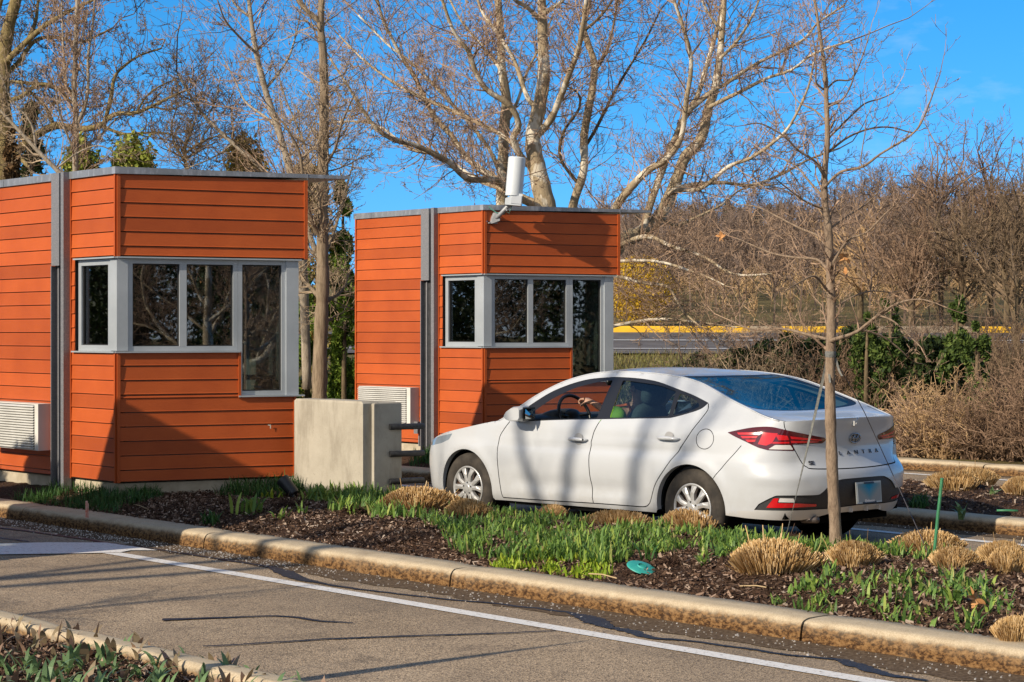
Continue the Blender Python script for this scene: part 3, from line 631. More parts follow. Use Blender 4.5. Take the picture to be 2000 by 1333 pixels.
tB, twB = tree('sycamore_tree', 'slim pale sycamore trunk standing just left of the white antenna', 'tree', ap(978, 620, YB),
    lim([(980, 620), (980, 400), (982, 333), (985, 245), (989, 196), (980, 133), (978, 70), (973, 0), (970, -110)], YB, 13, 6),
    [lim([(982, 350), (960, 300), (925, 250), (880, 200), (850, 170), (800, 120), (760, 90), (700, 30)], YB, 5, 2, 1),
     lim([(985, 250), (1010, 200), (1030, 140), (1055, 90), (1080, 30)], YB, 4, 2, 1),
     lim([(980, 140), (950, 100), (900, 40), (870, -20)], YB, 4, 2, 1)], BK_SYC, TW_RED, 12, density=10, tlen=1.6, kids=(4, 3, 2), minr=.0038)
YC = 34.0
tC, twC = tree('sycamore_tree', 'dark forked sycamore stem curving up to the right of the antenna', 'tree', ap(1100, 640, YC),
    lim([(1105, 640), (1112, 480), (1119, 403), (1140, 333), (1141, 263), (1157, 175), (1161, 126), (1147, 81), (1141, 53), (1150, 0), (1160, -90)], YC, 11, 5),
    [lim([(1141, 290), (1165, 250), (1200, 180), (1230, 130), (1260, 80), (1290, 20)], YC, 4, 2, 1),
     lim([(1141, 60), (1165, 40), (1190, 10), (1220, -40)], YC, 4, 2, -1), lim([(1130, 360), (1095, 310), (1100, 260), (1130, 215), (1130, 185), (1110, 170)], YC, 4, 2, -1),
     lim([(1155, 150), (1185, 100), (1200, 40), (1210, -30)], YC, 4, 2, .5)], BK_SYC, TW_RED, 13, density=11, tlen=1.6, kids=(4, 3, 2), minr=.0038, limb_bk=BK_DARK)
YD = 31.5
tD, twD = tree('sycamore_tree', 'leaning sycamore with long white blotched limbs spreading right of the farther booth', 'tree', ap(1165, 680, YD),
    lim([(1165, 690), (1175, 580), (1205, 482), (1254, 454), (1287, 425), (1317, 364), (1338, 308), (1370, 270), (1384, 210), (1395, 182), (1405, 116), (1412, 35), (1418, -70)], YD, 17, 5, 1),
    [lim([(1254, 454), (1270, 400), (1300, 315), (1331, 242), (1345, 217), (1363, 186), (1380, 130), (1395, 77), (1409, 21), (1420, -50)], YD, 9, 4, 2),
     lim([(1190, 520), (1200, 440), (1203, 406), (1231, 368), (1266, 333), (1300, 312), (1330, 270), (1340, 200), (1350, 120), (1330, 40), (1300, -40)], YD, 11, 3, -2),
     lim([(1384, 210), (1420, 192), (1447, 179), (1496, 154), (1545, 137), (1591, 105), (1660, 80)], YD, 5, 2, -1.5),
     lim([(1342, 220), (1390, 180), (1416, 165), (1475, 126), (1524, 102), (1570, 77), (1598, 45), (1650, 10)], YD, 5.5, 2, 1.5),
     lim([(1287, 425), (1300, 385), (1330, 372), (1370, 368), (1423, 326), (1468, 308), (1517, 273), (1545, 242), (1577, 175), (1590, 120)], YD, 6, 2, -2),
     lim([(1300, 400), (1321, 368), (1405, 357), (1468, 362), (1528, 340), (1580, 312), (1640, 290)], YD, 5.5, 2, 2),
     lim([(1205, 482), (1262, 462), (1315, 483), (1373, 501), (1434, 536), (1508, 535)], YD, 6, 1.6, -3),
     lim([(1190, 525), (1209, 511), (1283, 511), (1344, 528), (1383, 542), (1420, 560)], YD, 4.5, 1.2, -3),
     lim([(1180, 560), (1196, 540), (1254, 552), (1303, 560), (1320, 585), (1336, 610), (1370, 640)], YD, 5, 1.5, -2),
     lim([(1168, 650), (1196, 638), (1283, 624), (1365, 630), (1440, 640)], YD, 5, 1.4, -2),
     lim([(1287, 425), (1320, 440), (1360, 425), (1410, 400), (1450, 370), (1520, 360)], YD, 4, 1.5, 1),
     lim([(1405, 116), (1440, 80), (1470, 30), (1490, -20)], YD, 4, 2, 0), lim([(1409, 60), (1380, 20), (1360, -30)], YD, 4, 2, 0)],
    BK_SYC, TW_RED, 14, density=9, tlen=1.45, kids=(4, 4, 2), minr=.0034)
balls(tD, twD, 120, 2, SEEDB, .016)

# --- between the booths: straight trunk with tangled low limbs, and a leaning companion
YT = 25.5
tree('straight_tree', 'straight grey-tan trunk standing in the gap between the two booths', 'tree', ap(624, 800, YT),
    lim([(624, 800), (625, 700), (628, 620), (630, 560), (630, 467), (631, 333), (633, 210), (631, 105), (626, 53), (628, 0), (624, -90)], YT, 15.5, 5),
    [lim([(632, 590), (655, 578), (672, 560), (680, 540)], YT, 5, 2, 1), lim([(626, 585), (605, 560), (589, 545), (570, 520), (560, 470)], YT, 5, 2, 1),
     lim([(630, 470), (612, 440), (600, 400), (592, 355), (585, 300), (560, 250)], YT, 6, 2, -.6), lim([(632, 500), (650, 460), (662, 420), (672, 380), (690, 320)], YT, 4, 1.5, 1.5),
     lim([(626, 45), (610, 30), (590, 12), (560, -30)], YT, 6, 3), lim([(632, 330), (655, 290), (668, 240), (690, 190)], YT, 3, 1.2, -1),
     lim([(633, 390), (610, 350), (590, 270), (560, 200), (545, 150)], YT, 3, 1.2, 1), 
     lim([(628, 640), (650, 620), (670, 612)], YT, 3, 1.2, .5), lim([(626, 520), (600, 480), (585, 470), (570, 430)], YT, 3, 1.2, .5)],
    BK_TAN, TW_TAN, 21, density=16, tlen=1.0, kids=(4, 3, 2), minr=.0028, trunk_twigs=.8)
YT2 = 27.0
tree('leaning_tree', 'thin leaning grey stem rising behind the nearer booth roof, left of the straight trunk', 'tree', ap(600, 760, YT2),
    lim([(600, 760), (590, 500), (575, 390), (567, 336), (543, 252), (518, 175), (501, 105), (490, 35), (482, -40)], YT2, 10, 3.5),
    [lim([(543, 252), (520, 230), (480, 200), (460, 160), (440, 120)], YT2, 3, 1, 1), lim([(501, 105), (470, 75), (440, 40), (425, 0)], YT2, 3, 1, -1), lim([(518, 175), (560, 120), (580, 60), (590, 0)], YT2, 3, 1, .7),
     lim([(560, 310), (600, 270), (620, 220)], YT2, 2.5, 1, 1), lim([(490, 35), (460, 10), (445, -20)], YT2, 3, 1.5, 0)],
    BK_PALE, TW_RED, 22, density=10, tlen=1.25, kids=(4, 3, 2), minr=.0032, trunk_twigs=.8)
tree('leaning_tree', 'pale slender stem slanting up to the left above the middle of the nearer booth roof', 'tree', ap(640, 560, 28),
    lim([(640, 560), (580, 400), (518, 336), (455, 280), (403, 231), (371, 186), (345, 140)], 28, 6, 2),
    [lim([(455, 280), (430, 300), (390, 320), (360, 330)], 28, 2, 1, 1), lim([(403, 231), (420, 200), (430, 150)], 28, 2, 1, 1)],
    BK_PALE, TW_DARK, 23, density=11, tlen=1.2, kids=(4, 3, 2), minr=.0032, trunk_twigs=.9)
tree('small_dark_tree', 'small dark twiggy tree peeping over the nearer booth roof between the green conifers', 'tree', ap(368, 520, 30),
    lim([(368, 520), (365, 400), (364, 330), (360, 300), (368, 270), (380, 240)], 30, 5, 2),
    [lim([(364, 320), (345, 290), (335, 250), (345, 210)], 30, 3, 1), lim([(364, 310), (390, 290), (400, 260), (430, 230)], 30, 3, 1, 1), lim([(362, 300), (375, 290), (410, 270), (450, 262)], 30, 3, 1, -1)],
    BK_DARK, TW_DARK, 24, density=14, tlen=1.3, kids=(4, 3, 2), minr=.0036, trunk_twigs=1)

# --- left: gnarled oak, slim upright, pale slanting stem
YO = 33.0
tree('oak_tree', 'gnarled olive-barked oak at the far left with crooked dark branches', 'tree', ap(5, 640, YO),
    lim([(5, 640), (6, 450), (7, 333), (10, 280), (4, 175), (9, 105), (17, 53), (31, 0), (40, -60)], YO, 22, 9),
    [lim([(8, 330), (30, 300), (63, 270), (105, 247), (140, 250), (168, 252), (196, 245), (224, 224), (266, 221), (298, 207), (350, 182)], YO, 11, 2.5, -1),
     lim([(205, 238), (217, 189), (224, 151), (242, 130), (273, 109), (315, 95)], YO, 5, 2, .5), lim([(140, 250), (150, 215), (135, 175), (116, 175), (77, 165), (20, 160)], YO, 4, 4, 1),
     lim([(9, 125), (21, 112), (53, 81), (81, 56), (95, 46), (130, 25), (168, 7), (200, -10)], YO, 8, 3, -1), lim([(6, 150), (35, 123), (70, 79), (116, 74), (151, 84), (190, 70), (220, 55)], YO, 6, 2, 1),
     lim([(6, 200), (40, 190), (77, 165), (116, 175), (140, 200), (175, 210)], YO, 6, 2, 0), lim([(105, 247), (90, 210), (75, 195), (60, 180)], YO, 5, 3, -.5),
     lim([(266, 221), (285, 190), (310, 170), (355, 150)], YO, 3, 1.4, .5), lim([(196, 245), (240, 262), (280, 260), (330, 262), (360, 280)], YO, 4, 1.4, -.5),
     lim([(12, 280), (40, 310), (60, 330)], YO, 7, 4, -1), lim([(-20, 60), (-5, 20), (10, -30)], YO, 8, 5), lim([(53, 81), (70, 40), (75, 0), (85, -40)], YO, 5, 2, 1), lim([(298, 207), (330, 215), (370, 200)], YO, 2.5, 1.2)],
    BK_OAK, TW_DARK, 31, density=11, tlen=1.05, kids=(4, 4, 2), minr=.0044, wig=.38, trunk_twigs=.5, ang=(40, 85))
YL = 27.0
tree('slim_tree', 'slim upright grey tree over the left end of the nearer booth roof', 'tree', ap(147, 600, YL),
    lim([(147, 600), (147, 331), (149, 245), (145, 175), (147, 105), (151, 0), (152, -60)], YL, 6.5, 3.5),
    [lim([(149, 246), (165, 210), (172, 168), (172, 110), (180, 60), (185, 0)], YL, 4, 2), lim([(146, 200), (130, 170), (125, 120), (122, 60), (120, 0)], YL, 3, 1.5, .5),
     lim([(148, 300), (130, 260), (115, 215), (110, 170)], YL, 3, 1.3, -.5), lim([(148, 290), (190, 270), (225, 235), (260, 210)], YL, 3, 1.2, .6), lim([(147, 120), (160, 80), (170, 30)], YL, 2.5, 1.3)],
    BK_PALE, TW_RED, 32, density=11, tlen=1.0, kids=(4, 3, 2), minr=.0032, trunk_twigs=.8, up=.2)
tree('leaning_tree', 'pale grey stem slanting across the lower left sky in front of the gnarled oak', 'tree', ap(170, 480, 24),
    lim([(170, 480), (130, 360), (109, 331), (70, 291), (21, 238), (-10, 205), (-60, 150)], 24, 5.5, 2.5),
    [lim([(70, 291), (60, 240), (20, 190), (-10, 120)], 24, 2.5, 1), lim([(109, 331), (150, 300), (190, 285), (220, 295)], 24, 2, 1)],
    BK_PALE, TW_TAN, 33, density=11, tlen=.9, kids=(4, 3, 2), minr=.003, trunk_twigs=.8)
# ================================================================ the white saloon car
# car frame: x rearwards from the front axle, y to the right, z up; half-surfaces are written for |y|
CAR_A = R(47.2); CAR_LOC = np.array([.264, 17.945, 0.0])
def csm(xs, ys, q, sig=.012):
    g = np.arange(min(xs)-.1, max(xs)+.1, .002); v = np.interp(g, xs, ys); k = int(3*sig/.002); w_ = np.exp(-.5*(np.arange(-k, k+1)*.002/sig)**2); w_ /= w_.sum()
    v = np.convolve(np.pad(v, k, 'edge'), w_, 'valid'); return np.interp(q, g, v)
_pl = smooth_path(np.array([[-.85, -.20, 0], [-.865, 0, 0], [-.85, .20, 0], [-.81, .48, 0], [-.72, .70, 0], [-.57, .81, 0], [-.36, .86, 0], [-.1, .88, 0], [.3, .895, 0], [.9, .90, 0], [1.6, .90, 0], [2.3, .90, 0], [2.8, .893, 0], [3.08, .872, 0],
    [3.30, .838, 0], [3.47, .77, 0], [3.585, .66, 0], [3.66, .48, 0], [3.70, .24, 0], [3.715, 0, 0], [3.70, -.24, 0]])*np.array([1, 1.05, 1]), 24)
PLAN = _pl[24:-24]
_s = np.concatenate([[0], np.cumsum(np.linalg.norm(np.diff(PLAN, axis=0), axis=1))]); S_END = float(_s[-1])
_t = np.gradient(PLAN[:, :2], _s, axis=0); _t[0] = (0, 1); _t[-1] = (0, -1); _n = np.stack([_t[:, 1], -_t[:, 0]], 1); _n /= np.linalg.norm(_n, axis=1)[:, None]
def d_side(z): return csm([.12, .17, .22, .27, .30, .34, .45, .60, .69, .725, .75, .79, .86, .92, .96, 1.0, 1.1, 1.2, 1.3, 1.38, 1.46], [.12, .085, .062, .032, .022, .020, .010, .0, .001, .006, .018, .026, .036, .046, .060, .085, .143, .203, .268, .325, .385], z)
def d_rear(z): return csm([.14, .20, .26, .32, .36, .42, .50, .58, .63, .66, .69, .75, .85, .93, 1.0, 1.035, 1.06, 1.3], [.30, .20, .12, .075, .05, .02, .0, .006, .016, .04, .066, .086, .10, .098, .080, .066, .075, .09], z, .010)
def d_front(z): return csm([.12, .2, .3, .5, .6, .66, .72, .80, .9, 1.3], [.2, .09, .03, .0, .012, .04, .085, .17, .30, .5], z)
def ring(s, z):
    s = np.asarray(s, float); z = np.asarray(z, float); s, z = np.broadcast_arrays(s, z)
    x = np.interp(s, _s, PLAN[:, 0]); y = np.interp(s, _s, PLAN[:, 1]); nx = np.interp(s, _s, _n[:, 0]); ny = np.interp(s, _s, _n[:, 1])
    # inward normal points to the axis
    wr = np.clip(-nx, 0, 1)**2*(x > 1); wf = np.clip(nx, 0, 1)**2*(x < 1); ws = 1-wr-wf
    d = ws*d_side(z)+wr*d_rear(z)+wf*d_front(z)
    return np.stack([x+nx*d, np.maximum(y+ny*d, 0), z], -1)
def s_of_x(x): i0 = np.argmin(np.abs(PLAN[:, 0]+.2)); return np.interp(x, PLAN[:, 0], _s)
def car_world(P, side=-1):
    P = np.asarray(P, float); b = np.array([math.cos(CAR_A), -math.sin(CAR_A), 0]); rt = np.array([math.sin(CAR_A), math.cos(CAR_A), 0])
    return CAR_LOC+P[..., 0:1]*b+side*P[..., 1:2]*rt+P[..., 2:3]*Zv
def pip(poly, P):
    poly = np.asarray(poly, float); x, y = P[:, 0], P[:, 1]; ins = np.zeros(len(P), bool); n = len(poly); j = n-1
    for i in range(n):
        xi, yi = poly[i]; xj, yj = poly[j]
        if yi != yj: c = ((yi > y) != (yj > y)) & (x < (xj-xi)*(y-yi)/(yj-yi)+xi); ins ^= c
        j = i
    return ins
def dens(pl, step=.03, closed=True):
    pl = [np.array(p_, float)[:2] for p_ in pl]; out = []; n = len(pl)
    for i in range(n if closed else n-1):
        a_, b_ = pl[i], pl[(i+1) % n]; k = max(1, int(np.linalg.norm(b_-a_)/step)); out += [a_+(b_-a_)*t/k for t in range(k)]
    if not closed: out.append(pl[-1])
    return np.array(out)
def rnd(pl, rad=.02, k=4):                                   # rounded polygon corners
    pl = [np.array(p_, float) for p_ in pl]; out = []; n = len(pl)
    for i in range(n):
        p_, a_, b_ = pl[i], pl[i-1], pl[(i+1) % n]; la, lb = np.linalg.norm(a_-p_), np.linalg.norm(b_-p_); r_ = min(rad, la*.45, lb*.45)
        s_, e_ = p_+(a_-p_)/la*r_, p_+(b_-p_)/lb*r_
        for t in np.linspace(0, 1, k): out.append((1-t)**2*s_+2*t*(1-t)*p_+t*t*e_)
    return np.array(out)
def band(pl, w_):                                            # closed outline of a line of width w_
    P = np.asarray(pl, float); T = np.gradient(P, axis=0); T /= np.linalg.norm(T, axis=1)[:, None]+1e-9; n_ = np.stack([-T[:, 1], T[:, 0]], 1)*w_/2
    return np.concatenate([P+n_, (P-n_)[::-1]])
def sp(pl, k=4): return smooth_path(np.array([list(p_)+[0] for p_ in pl]), k)[:, :2]
def cdt(outline, feats, step, lim, holes=()):
    pts = []; edges = []
    def loop(pl):
        i0 = len(pts); n = len(pl); pts.extend([tuple(p_) for p_ in pl]); edges.extend([(i0+i, i0+(i+1) % n) for i in range(n)])
    loop(outline)
    for f in feats: loop(f)
    base = np.array(pts); gx, gy = np.meshgrid(np.arange(lim[0], lim[1], step), np.arange(lim[2], lim[3], step)); G = np.stack([gx.ravel(), gy.ravel()], 1)
    G = G[pip(outline, G)]
    for h in holes: G = G[~pip(h, G)]
    keep = np.ones(len(G), bool)
    for i in range(0, len(G), 500): keep[i:i+500] = (((G[i:i+500, None]-base[None])**2).sum(-1).min(1) > (step*.45)**2)
    allp = [Vector(p_) for p_ in pts]+[Vector(p_) for p_ in G[keep]]
    v, e, f, *_ = geometry.delaunay_2d_cdt(allp, edges, [], 0, 1e-6)
    V = np.array([list(p_) for p_ in v]); F = np.array([q for q in f if len(q) == 3]); C = V[F].mean(1); k = pip(outline, C)
    for h in holes: k &= ~pip(h, C)
    return V, F[k], C[k]

# ---------------------------------------------------------------- feature lines on the flank (s along the waist, z up)
FL = {}
FL['trim'] = sp([(2.09, .938), (2.20, .9365), (2.33, .946), (2.73, .97), (3.18, .99), (3.61, 1.010), (3.89, 1.022), (3.975, 1.032), (4.1, 1.064), (4.225, 1.104), (4.28, 1.15)])
FL['trim'] = np.concatenate([FL['trim'], sp([(4.28, 1.156), (4.10, 1.210), (3.908, 1.254), (3.648, 1.310), (3.424, 1.333), (3.18, 1.341), (3.06, 1.337), (2.832, 1.317), (2.628, 1.269), (2.436, 1.196), (2.272, 1.096), (2.15, 1.006), (2.09, .944)])])
FL['g1'] = rnd(np.concatenate([[(2.30, .956)], sp([(2.335, 1.03), (2.368, 1.06), (2.512, 1.152), (2.724, 1.242), (2.968, 1.297), (3.116, 1.312)], 4), [(3.116, .998)]]), .012, 3)
FL['g2'] = rnd(np.concatenate([[(3.262, 1.006), (3.236, 1.314)], sp([(3.38, 1.306), (3.596, 1.288), (3.70, 1.276), (3.885, 1.237)], 4), [(3.91, 1.040), (3.608, 1.018)]]), .012, 3)
FL['g3'] = rnd(np.array([(3.952, 1.046), (3.938, 1.222), (4.08, 1.192), (4.165, 1.160), (4.205, 1.124), (4.088, 1.072)]), .02, 3)
seamA = sp([(2.075, .935), (2.008, .858), (1.968, .79), (1.962, .654), (1.970, .498), (1.99, .33), (2.004, .262)])
seamB = sp([(3.178, .988), (3.150, .93), (3.122, .86), (3.106, .73), (3.110, .558), (3.122, .406), (3.136, .286)])
bott = sp([(2.004, .262), (2.5, .271), (3.136, .286), (3.62, .293)])
seamC = sp([(3.62, .293), (3.724, .297), (3.775, .318), (3.812, .365), (3.876, .498), (4.0, .645), (4.12, .800), (4.216, .938), (4.292, 1.072), (4.302, 1.11), (4.284, 1.150)])
beltF = sp([(3.178, .988), (2.73, .969), (2.33, .945), (2.075, .935)]); beltR = sp([(4.284, 1.150), (4.225, 1.103), (4.1, 1.063), (3.975, 1.031), (3.89, 1.021), (3.61, 1.009), (3.178, .988)])
kB = np.argmin(np.abs(bott[:, 0]-3.136))
FL['door1'] = np.concatenate([seamA, bott[:kB+1], seamB[::-1], beltF]); FL['door2'] = np.concatenate([seamB, bott[kB:], seamC, beltR])
an_ = np.linspace(0, 2*math.pi, 40, endpoint=False)
FL['fuel'] = np.stack([4.360+.088*np.cos(an_), .874+.079*np.sin(an_)], 1)
FL['lamp'] = rnd(np.concatenate([sp([(4.576, .934), (4.672, .956), (4.808, .980), (4.964, .987), (5.112, .963), (5.356, .922), (5.53, .894)]), [(5.548, .876), (5.508, .852), (5.324, .851), (5.166, .850), (5.196, .803), (4.948, .808), (4.868, .826)], sp([(4.756, .868), (4.652, .904), (4.576, .934)])[:-1]]), .006, 2)
LB = [[(4.668, .936), (4.89, .944), (4.875, .925), (4.685, .921)], [(4.704, .911), (4.862, .915), (4.848, .898), (4.724, .894)], [(4.752, .884), (4.846, .887), (4.84, .870), (4.776, .866)],
      [(4.908, .944), (5.034, .938), (4.985, .862), (4.935, .842), (4.865, .853)], [(5.01, .930), (5.126, .918), (5.14, .885), (5.04, .884)], [(4.995, .872), (5.142, .872), (5.146, .860), (4.985, .858)], [(5.154, .914), (5.50, .880), (5.49, .872), (5.162, .893)], [(5.158, .880), (5.47, .867), (5.44, .860), (5.164, .862)]]
LB = [np.array(b_) for b_ in LB]; WHITE = rnd(np.array([(5.012, .848), (5.155, .846), (5.182, .811), (4.955, .815)]), .006, 2)
SE_ = S_END
trunk_seam = sp([(5.092, 1.045), (5.098, .985), (5.14, .905), (5.188, .826), (5.268, .706), (5.30, .676), (5.35, .661), (5.632, .651), (SE_, .649)])
bump_seam = sp([(4.716, .836), (4.62, .728), (4.476, .568)])
FL['trunk'] = np.concatenate([trunk_seam, [(SE_, 1.06), (5.092, 1.06)]])
FL['bumper'] = np.concatenate([bump_seam[::-1], [(4.756, .866), (4.868, .824), (4.948, .806), (5.198, .800)], trunk_seam[trunk_seam[:, 1] < .80], [(SE_, .15), (4.40, .15)]])
DIFF = np.concatenate([[(4.838, .342)], sp([(4.88, .39), (5.004, .452), (5.06, .461), (5.22, .461), (5.37, .460), (5.415, .474), (5.48, .522), (5.56, .556), (5.64, .571), (SE_, .574)]), [(SE_, .352), (5.5, .340)]])
REFL = rnd(np.array([(4.94, .362), (5.004, .438), (5.045, .438), (5.032, .402), (5.168, .399), (5.388, .385), (5.396, .366)]), .004, 2)
REVL = rnd(np.array([(5.052, .440), (5.168, .437), (5.176, .405), (5.04, .408)]), .004, 2)
LIP = np.array([(4.838, .342), (5.5, .340), (SE_, .352), (SE_, .15), (4.56, .15), (4.56, .30)])
HEADL = rnd(np.array([(1.300, .800), (1.262, .742), (1.16, .706), (.98, .676), (.74, .668), (.70, .70), (.90, .725), (1.10, .765)]), .012, 3)
ARC = {}
for k_, sc_ in (('f', float(s_of_x(0.0))), ('r', float(s_of_x(2.70)))): ARC[k_] = np.array([(sc_+.355*math.cos(t), .3175+.352*math.sin(t)) for t in np.linspace(math.pi*1.18, -math.pi*.18, 46)])
# outline of the whole half flank
botF = np.array([(0, .20), (.5, .195), (.9, .20)]); sF, sR = ARC['f'], ARC['r']
sF = sF[(sF[:, 1] > .225)]; sR = sR[sR[:, 1] > .262]
low = np.concatenate([[(0, .205), (.35, .2), (.7, .2), (.98, .205), (sF[0, 0]-.01, .222)], sF, [(sF[-1, 0]+.02, .235), (2.1, .238), (2.9, .246), (3.5, .252), (sR[0, 0]-.02, .258)], sR, [(sR[-1, 0]+.012, .285), (4.75, .273), (4.984, .266), (5.288, .258), (5.42, .272), (5.572, .298), (SE_, .302)]])
R_xz = np.array([(-.60, .715), (-.36, .797), (0.0, .868), (.20, .905), (.31, .924), (.43, .950), (.60, 1.066), (.75, 1.166), (.99, 1.282), (1.26, 1.356), (1.54, 1.386), (1.86, 1.386), (2.22, 1.367), (2.56, 1.318), (2.90, 1.208), (3.20, 1.108), (3.36, 1.054), (3.47, 1.027)])
def s_at(x_, z_):
    g = np.linspace(.5, 5.4, 1500); p_ = ring(g, np.full_like(g, z_)); return float(np.interp(x_, p_[:, 0], g))
R_sz = np.array([(s_at(a_, b_), b_) for a_, b_ in R_xz]); R_sm = sp(R_sz, 5)
SFC, SRC = R_sz[0, 0], R_sz[-1, 0]
topline = np.concatenate([[(0, .70), (SFC*.5, .703)], R_sm, [(SRC+(SE_-SRC)*t, 1.027+.018*math.sin(t*math.pi/2)) for t in (.2, .4, .6, .8, 1)]])
OUT = dens(np.concatenate([low, topline[::-1]]), .03, True)

PAINT = NT('pearl_white_paint'); PAINT.set(.34, 0, .5); PAINT.b.inputs['Coat Weight'].default_value = .55; PAINT.b.inputs['Coat Roughness'].default_value = .06
sx = PAINT.n('SeparateXYZ'); PAINT.l(PAINT.coord(), sx.inputs[0])
dirt = PAINT.math('MULTIPLY', PAINT.ramp(sx.outputs[2], [(.22, (1, 1, 1)), (.62, (0, 0, 0))]), PAINT.ramp(PAINT.noise(7, 6, .65), [(.3, (.1, .1, .1)), (.75, (.75, .75, .75))]))
PAINT.col(PAINT.mix(dirt, (.465, .485, .505), (.33, .32, .295))); PAINT = PAINT.m
TRIM = simple('satin_black_trim', (.012, .012, .013), rough=.35, spec=.5); PLAST = simple('textured_black_plastic', (.022, .022, .024), (.034, .034, .036), 90, rough=.62, bump=.3, bscale=200, bdist=.002)
GAP = simple('panel_gap', (.006, .006, .006), rough=.9, spec=0)
SILV = simple('silver_lower_valance', (.52, .515, .50), (.56, .55, .53), 4, rough=.38, metal=.25)
def lens(name, c, rough=.1, em=None): return simple(name, c, rough=rough, spec=.6, **{'Coat Weight': .6, 'Coat Roughness': .03})
LDARK = lens('lamp_smoked_red', (.075, .004, .008)); LRED = lens('lamp_bright_red', (.58, .010, .014), .2); LWHITE = lens('lamp_clear_lens', (.62, .60, .58), .12); LBLUE = lens('headlamp_lens', (.20, .24, .28), .05)
CGLASS = glass_mix(NT('tinted_car_glass'), (.52, .68, .68), .06); fg = glass_mix(NT('clear_car_glass'), (.82, .88, .87), .05); RGLASS = glass_mix(NT('dark_rear_glass'), (.44, .56, .56), .06); [setattr(n_.inputs[0], 'default_value', (.52, .68, .64, 1)) for n_ in RGLASS.node_tree.nodes if n_.type == 'BSDF_GLOSSY']

car = thing('saloon_car', CAR_LOC, 'white four-door saloon car seen from behind with its driver window open', 'car', None, -CAR_A)
seams = {'front_door': seamA, 'split': seamB, 'sill': bott, 'rear_door': seamC, 'trunk': trunk_seam, 'bumper': bump_seam}
SEAM_B = [band(v, .0085 if k_ != 'bumper' else .006) for k_, v in seams.items()]
FUELB = np.concatenate([FL['fuel'], FL['fuel'][:1]])
feats = [FL['trim'], FL['g1'], FL['g2'], FL['g3'], FL['lamp'], DIFF, REFL, REVL, HEADL, WHITE]+LB+SEAM_B
feats += [np.stack([4.360+(.088+e)*np.cos(an_), .874+(.079+e)*np.sin(an_)], 1) for e in (-.003, .003)]
feats = [dens(f, .025) for f in feats]
V2, F2, C2_ = cdt(OUT, feats, .03, (0, SE_, .15, 1.45))
cls = np.full(len(F2), 'body', dtype=object)
def mark(poly, name): cls[pip(poly, C2_)] = name
mark(FL['bumper'], 'rear_bumper'); mark(FL['trunk'], 'trunk_lid'); mark(FL['door1'], 'front_door'); mark(FL['door2'], 'rear_door'); mark(LIP, 'valance'); mark(DIFF, 'diffuser'); mark(FL['lamp'], 'tail_lamp')
for b_ in SEAM_B: mark(b_, 'gap')
mark(FL['trim'], 'window_trim'); mark(FL['g1'], 'front_window'); mark(FL['g2'], 'rear_window_side'); mark(FL['g3'], 'quarter_window')
r2 = (C2_[:, 0]-4.36)**2/.088**2+(C2_[:, 1]-.874)**2/.079**2; cls[(r2 < 1.07) & (r2 > .93)] = 'gap'; cls[r2 <= .93] = 'fuel_flap'
mark(FL['lamp'], 'tail_lamp')
for b_ in LB: mark(b_, 'lamp_bar')
mark(WHITE, 'lamp_clear'); mark(REFL, 'reflector'); mark(REVL, 'reversing_lens'); mark(HEADL, 'headlamp')
# soft body sculpting along the flank: shoulder crease, lower sill scallop, bumper corner crease
def sculpt(s, z):
    d = np.zeros_like(s); x = s-1.525
    zc = .775+.035*np.clip((x-.4)/2.4, 0, 1); m_ = sstep(.2, .7, x)*sstep(3.1, 2.6, x)
    d += m_*.010*np.exp(-((z-(zc-.055))/.045)**2); d -= m_*.006*np.exp(-((z-zc-.005)/.02)**2)
    ms = sstep(.5, .8, x)*sstep(2.25, 1.9, x); d += ms*.016*np.exp(-((z-.42)/.06)**2); d -= ms*.004*np.exp(-((z-.335)/.02)**2)
    for cx in (0.0, 2.70):                                        # arch flares
        rr_ = np.hypot(x-cx, z-.3175); d -= .014*np.exp(-((rr_-.385)/.05)**2)*(x > -.5)*(x < 3.2)
    mb = sstep(4.72, 4.95, s)*sstep(5.35, 5.2, s); d += mb*.016*np.exp(-((z-.70)/.04)**2); d -= mb*.012*np.exp(-((z-.585)/.035)**2)
    mt = sstep(5.2, 5.4, s); d += mt*.012*np.exp(-((z-.80)/.06)**2)
    return d
def lift(s, z, off=0.0):
    P = ring(s, z); nx = np.interp(s, _s, _n[:, 0]); ny = np.interp(s, _s, _n[:, 1]); d = sculpt(s, z)+off
    P[..., 0] += nx*d; P[..., 1] = np.maximum(P[..., 1]+ny*d, 0); P[..., 1] = np.where(s < 1e-6, 0, P[..., 1]); P[..., 1] = np.where(s > SE_-1e-6, 0, P[..., 1]); return P
PUSH = {'gap': .012, 'window_trim': .003, 'front_window': .012, 'rear_window_side': .012, 'quarter_window': .009, 'tail_lamp': -.004, 'lamp_bar': -.0055, 'lamp_clear': -.0055, 'diffuser': .010, 'reflector': .004, 'reversing_lens': .004}
CMAT = {'body': PAINT, 'rear_bumper': PAINT, 'trunk_lid': PAINT, 'front_door': PAINT, 'rear_door': PAINT, 'fuel_flap': PAINT, 'gap': GAP, 'window_trim': TRIM, 'front_window': fg, 'rear_window_side': CGLASS, 'quarter_window': CGLASS,
        'tail_lamp': LDARK, 'lamp_bar': LRED, 'lamp_clear': LWHITE, 'diffuser': PLAST, 'reflector': LRED, 'reversing_lens': LWHITE, 'headlamp': LBLUE, 'valance': SILV}
CNAME = {'gap': 'panel_gap', 'rear_window_side': 'rear_window', 'lamp_clear': 'lamp_lens', 'valance': 'lower_valance', 'reversing_lens': 'reversing_lamp'}
ALLP = {}
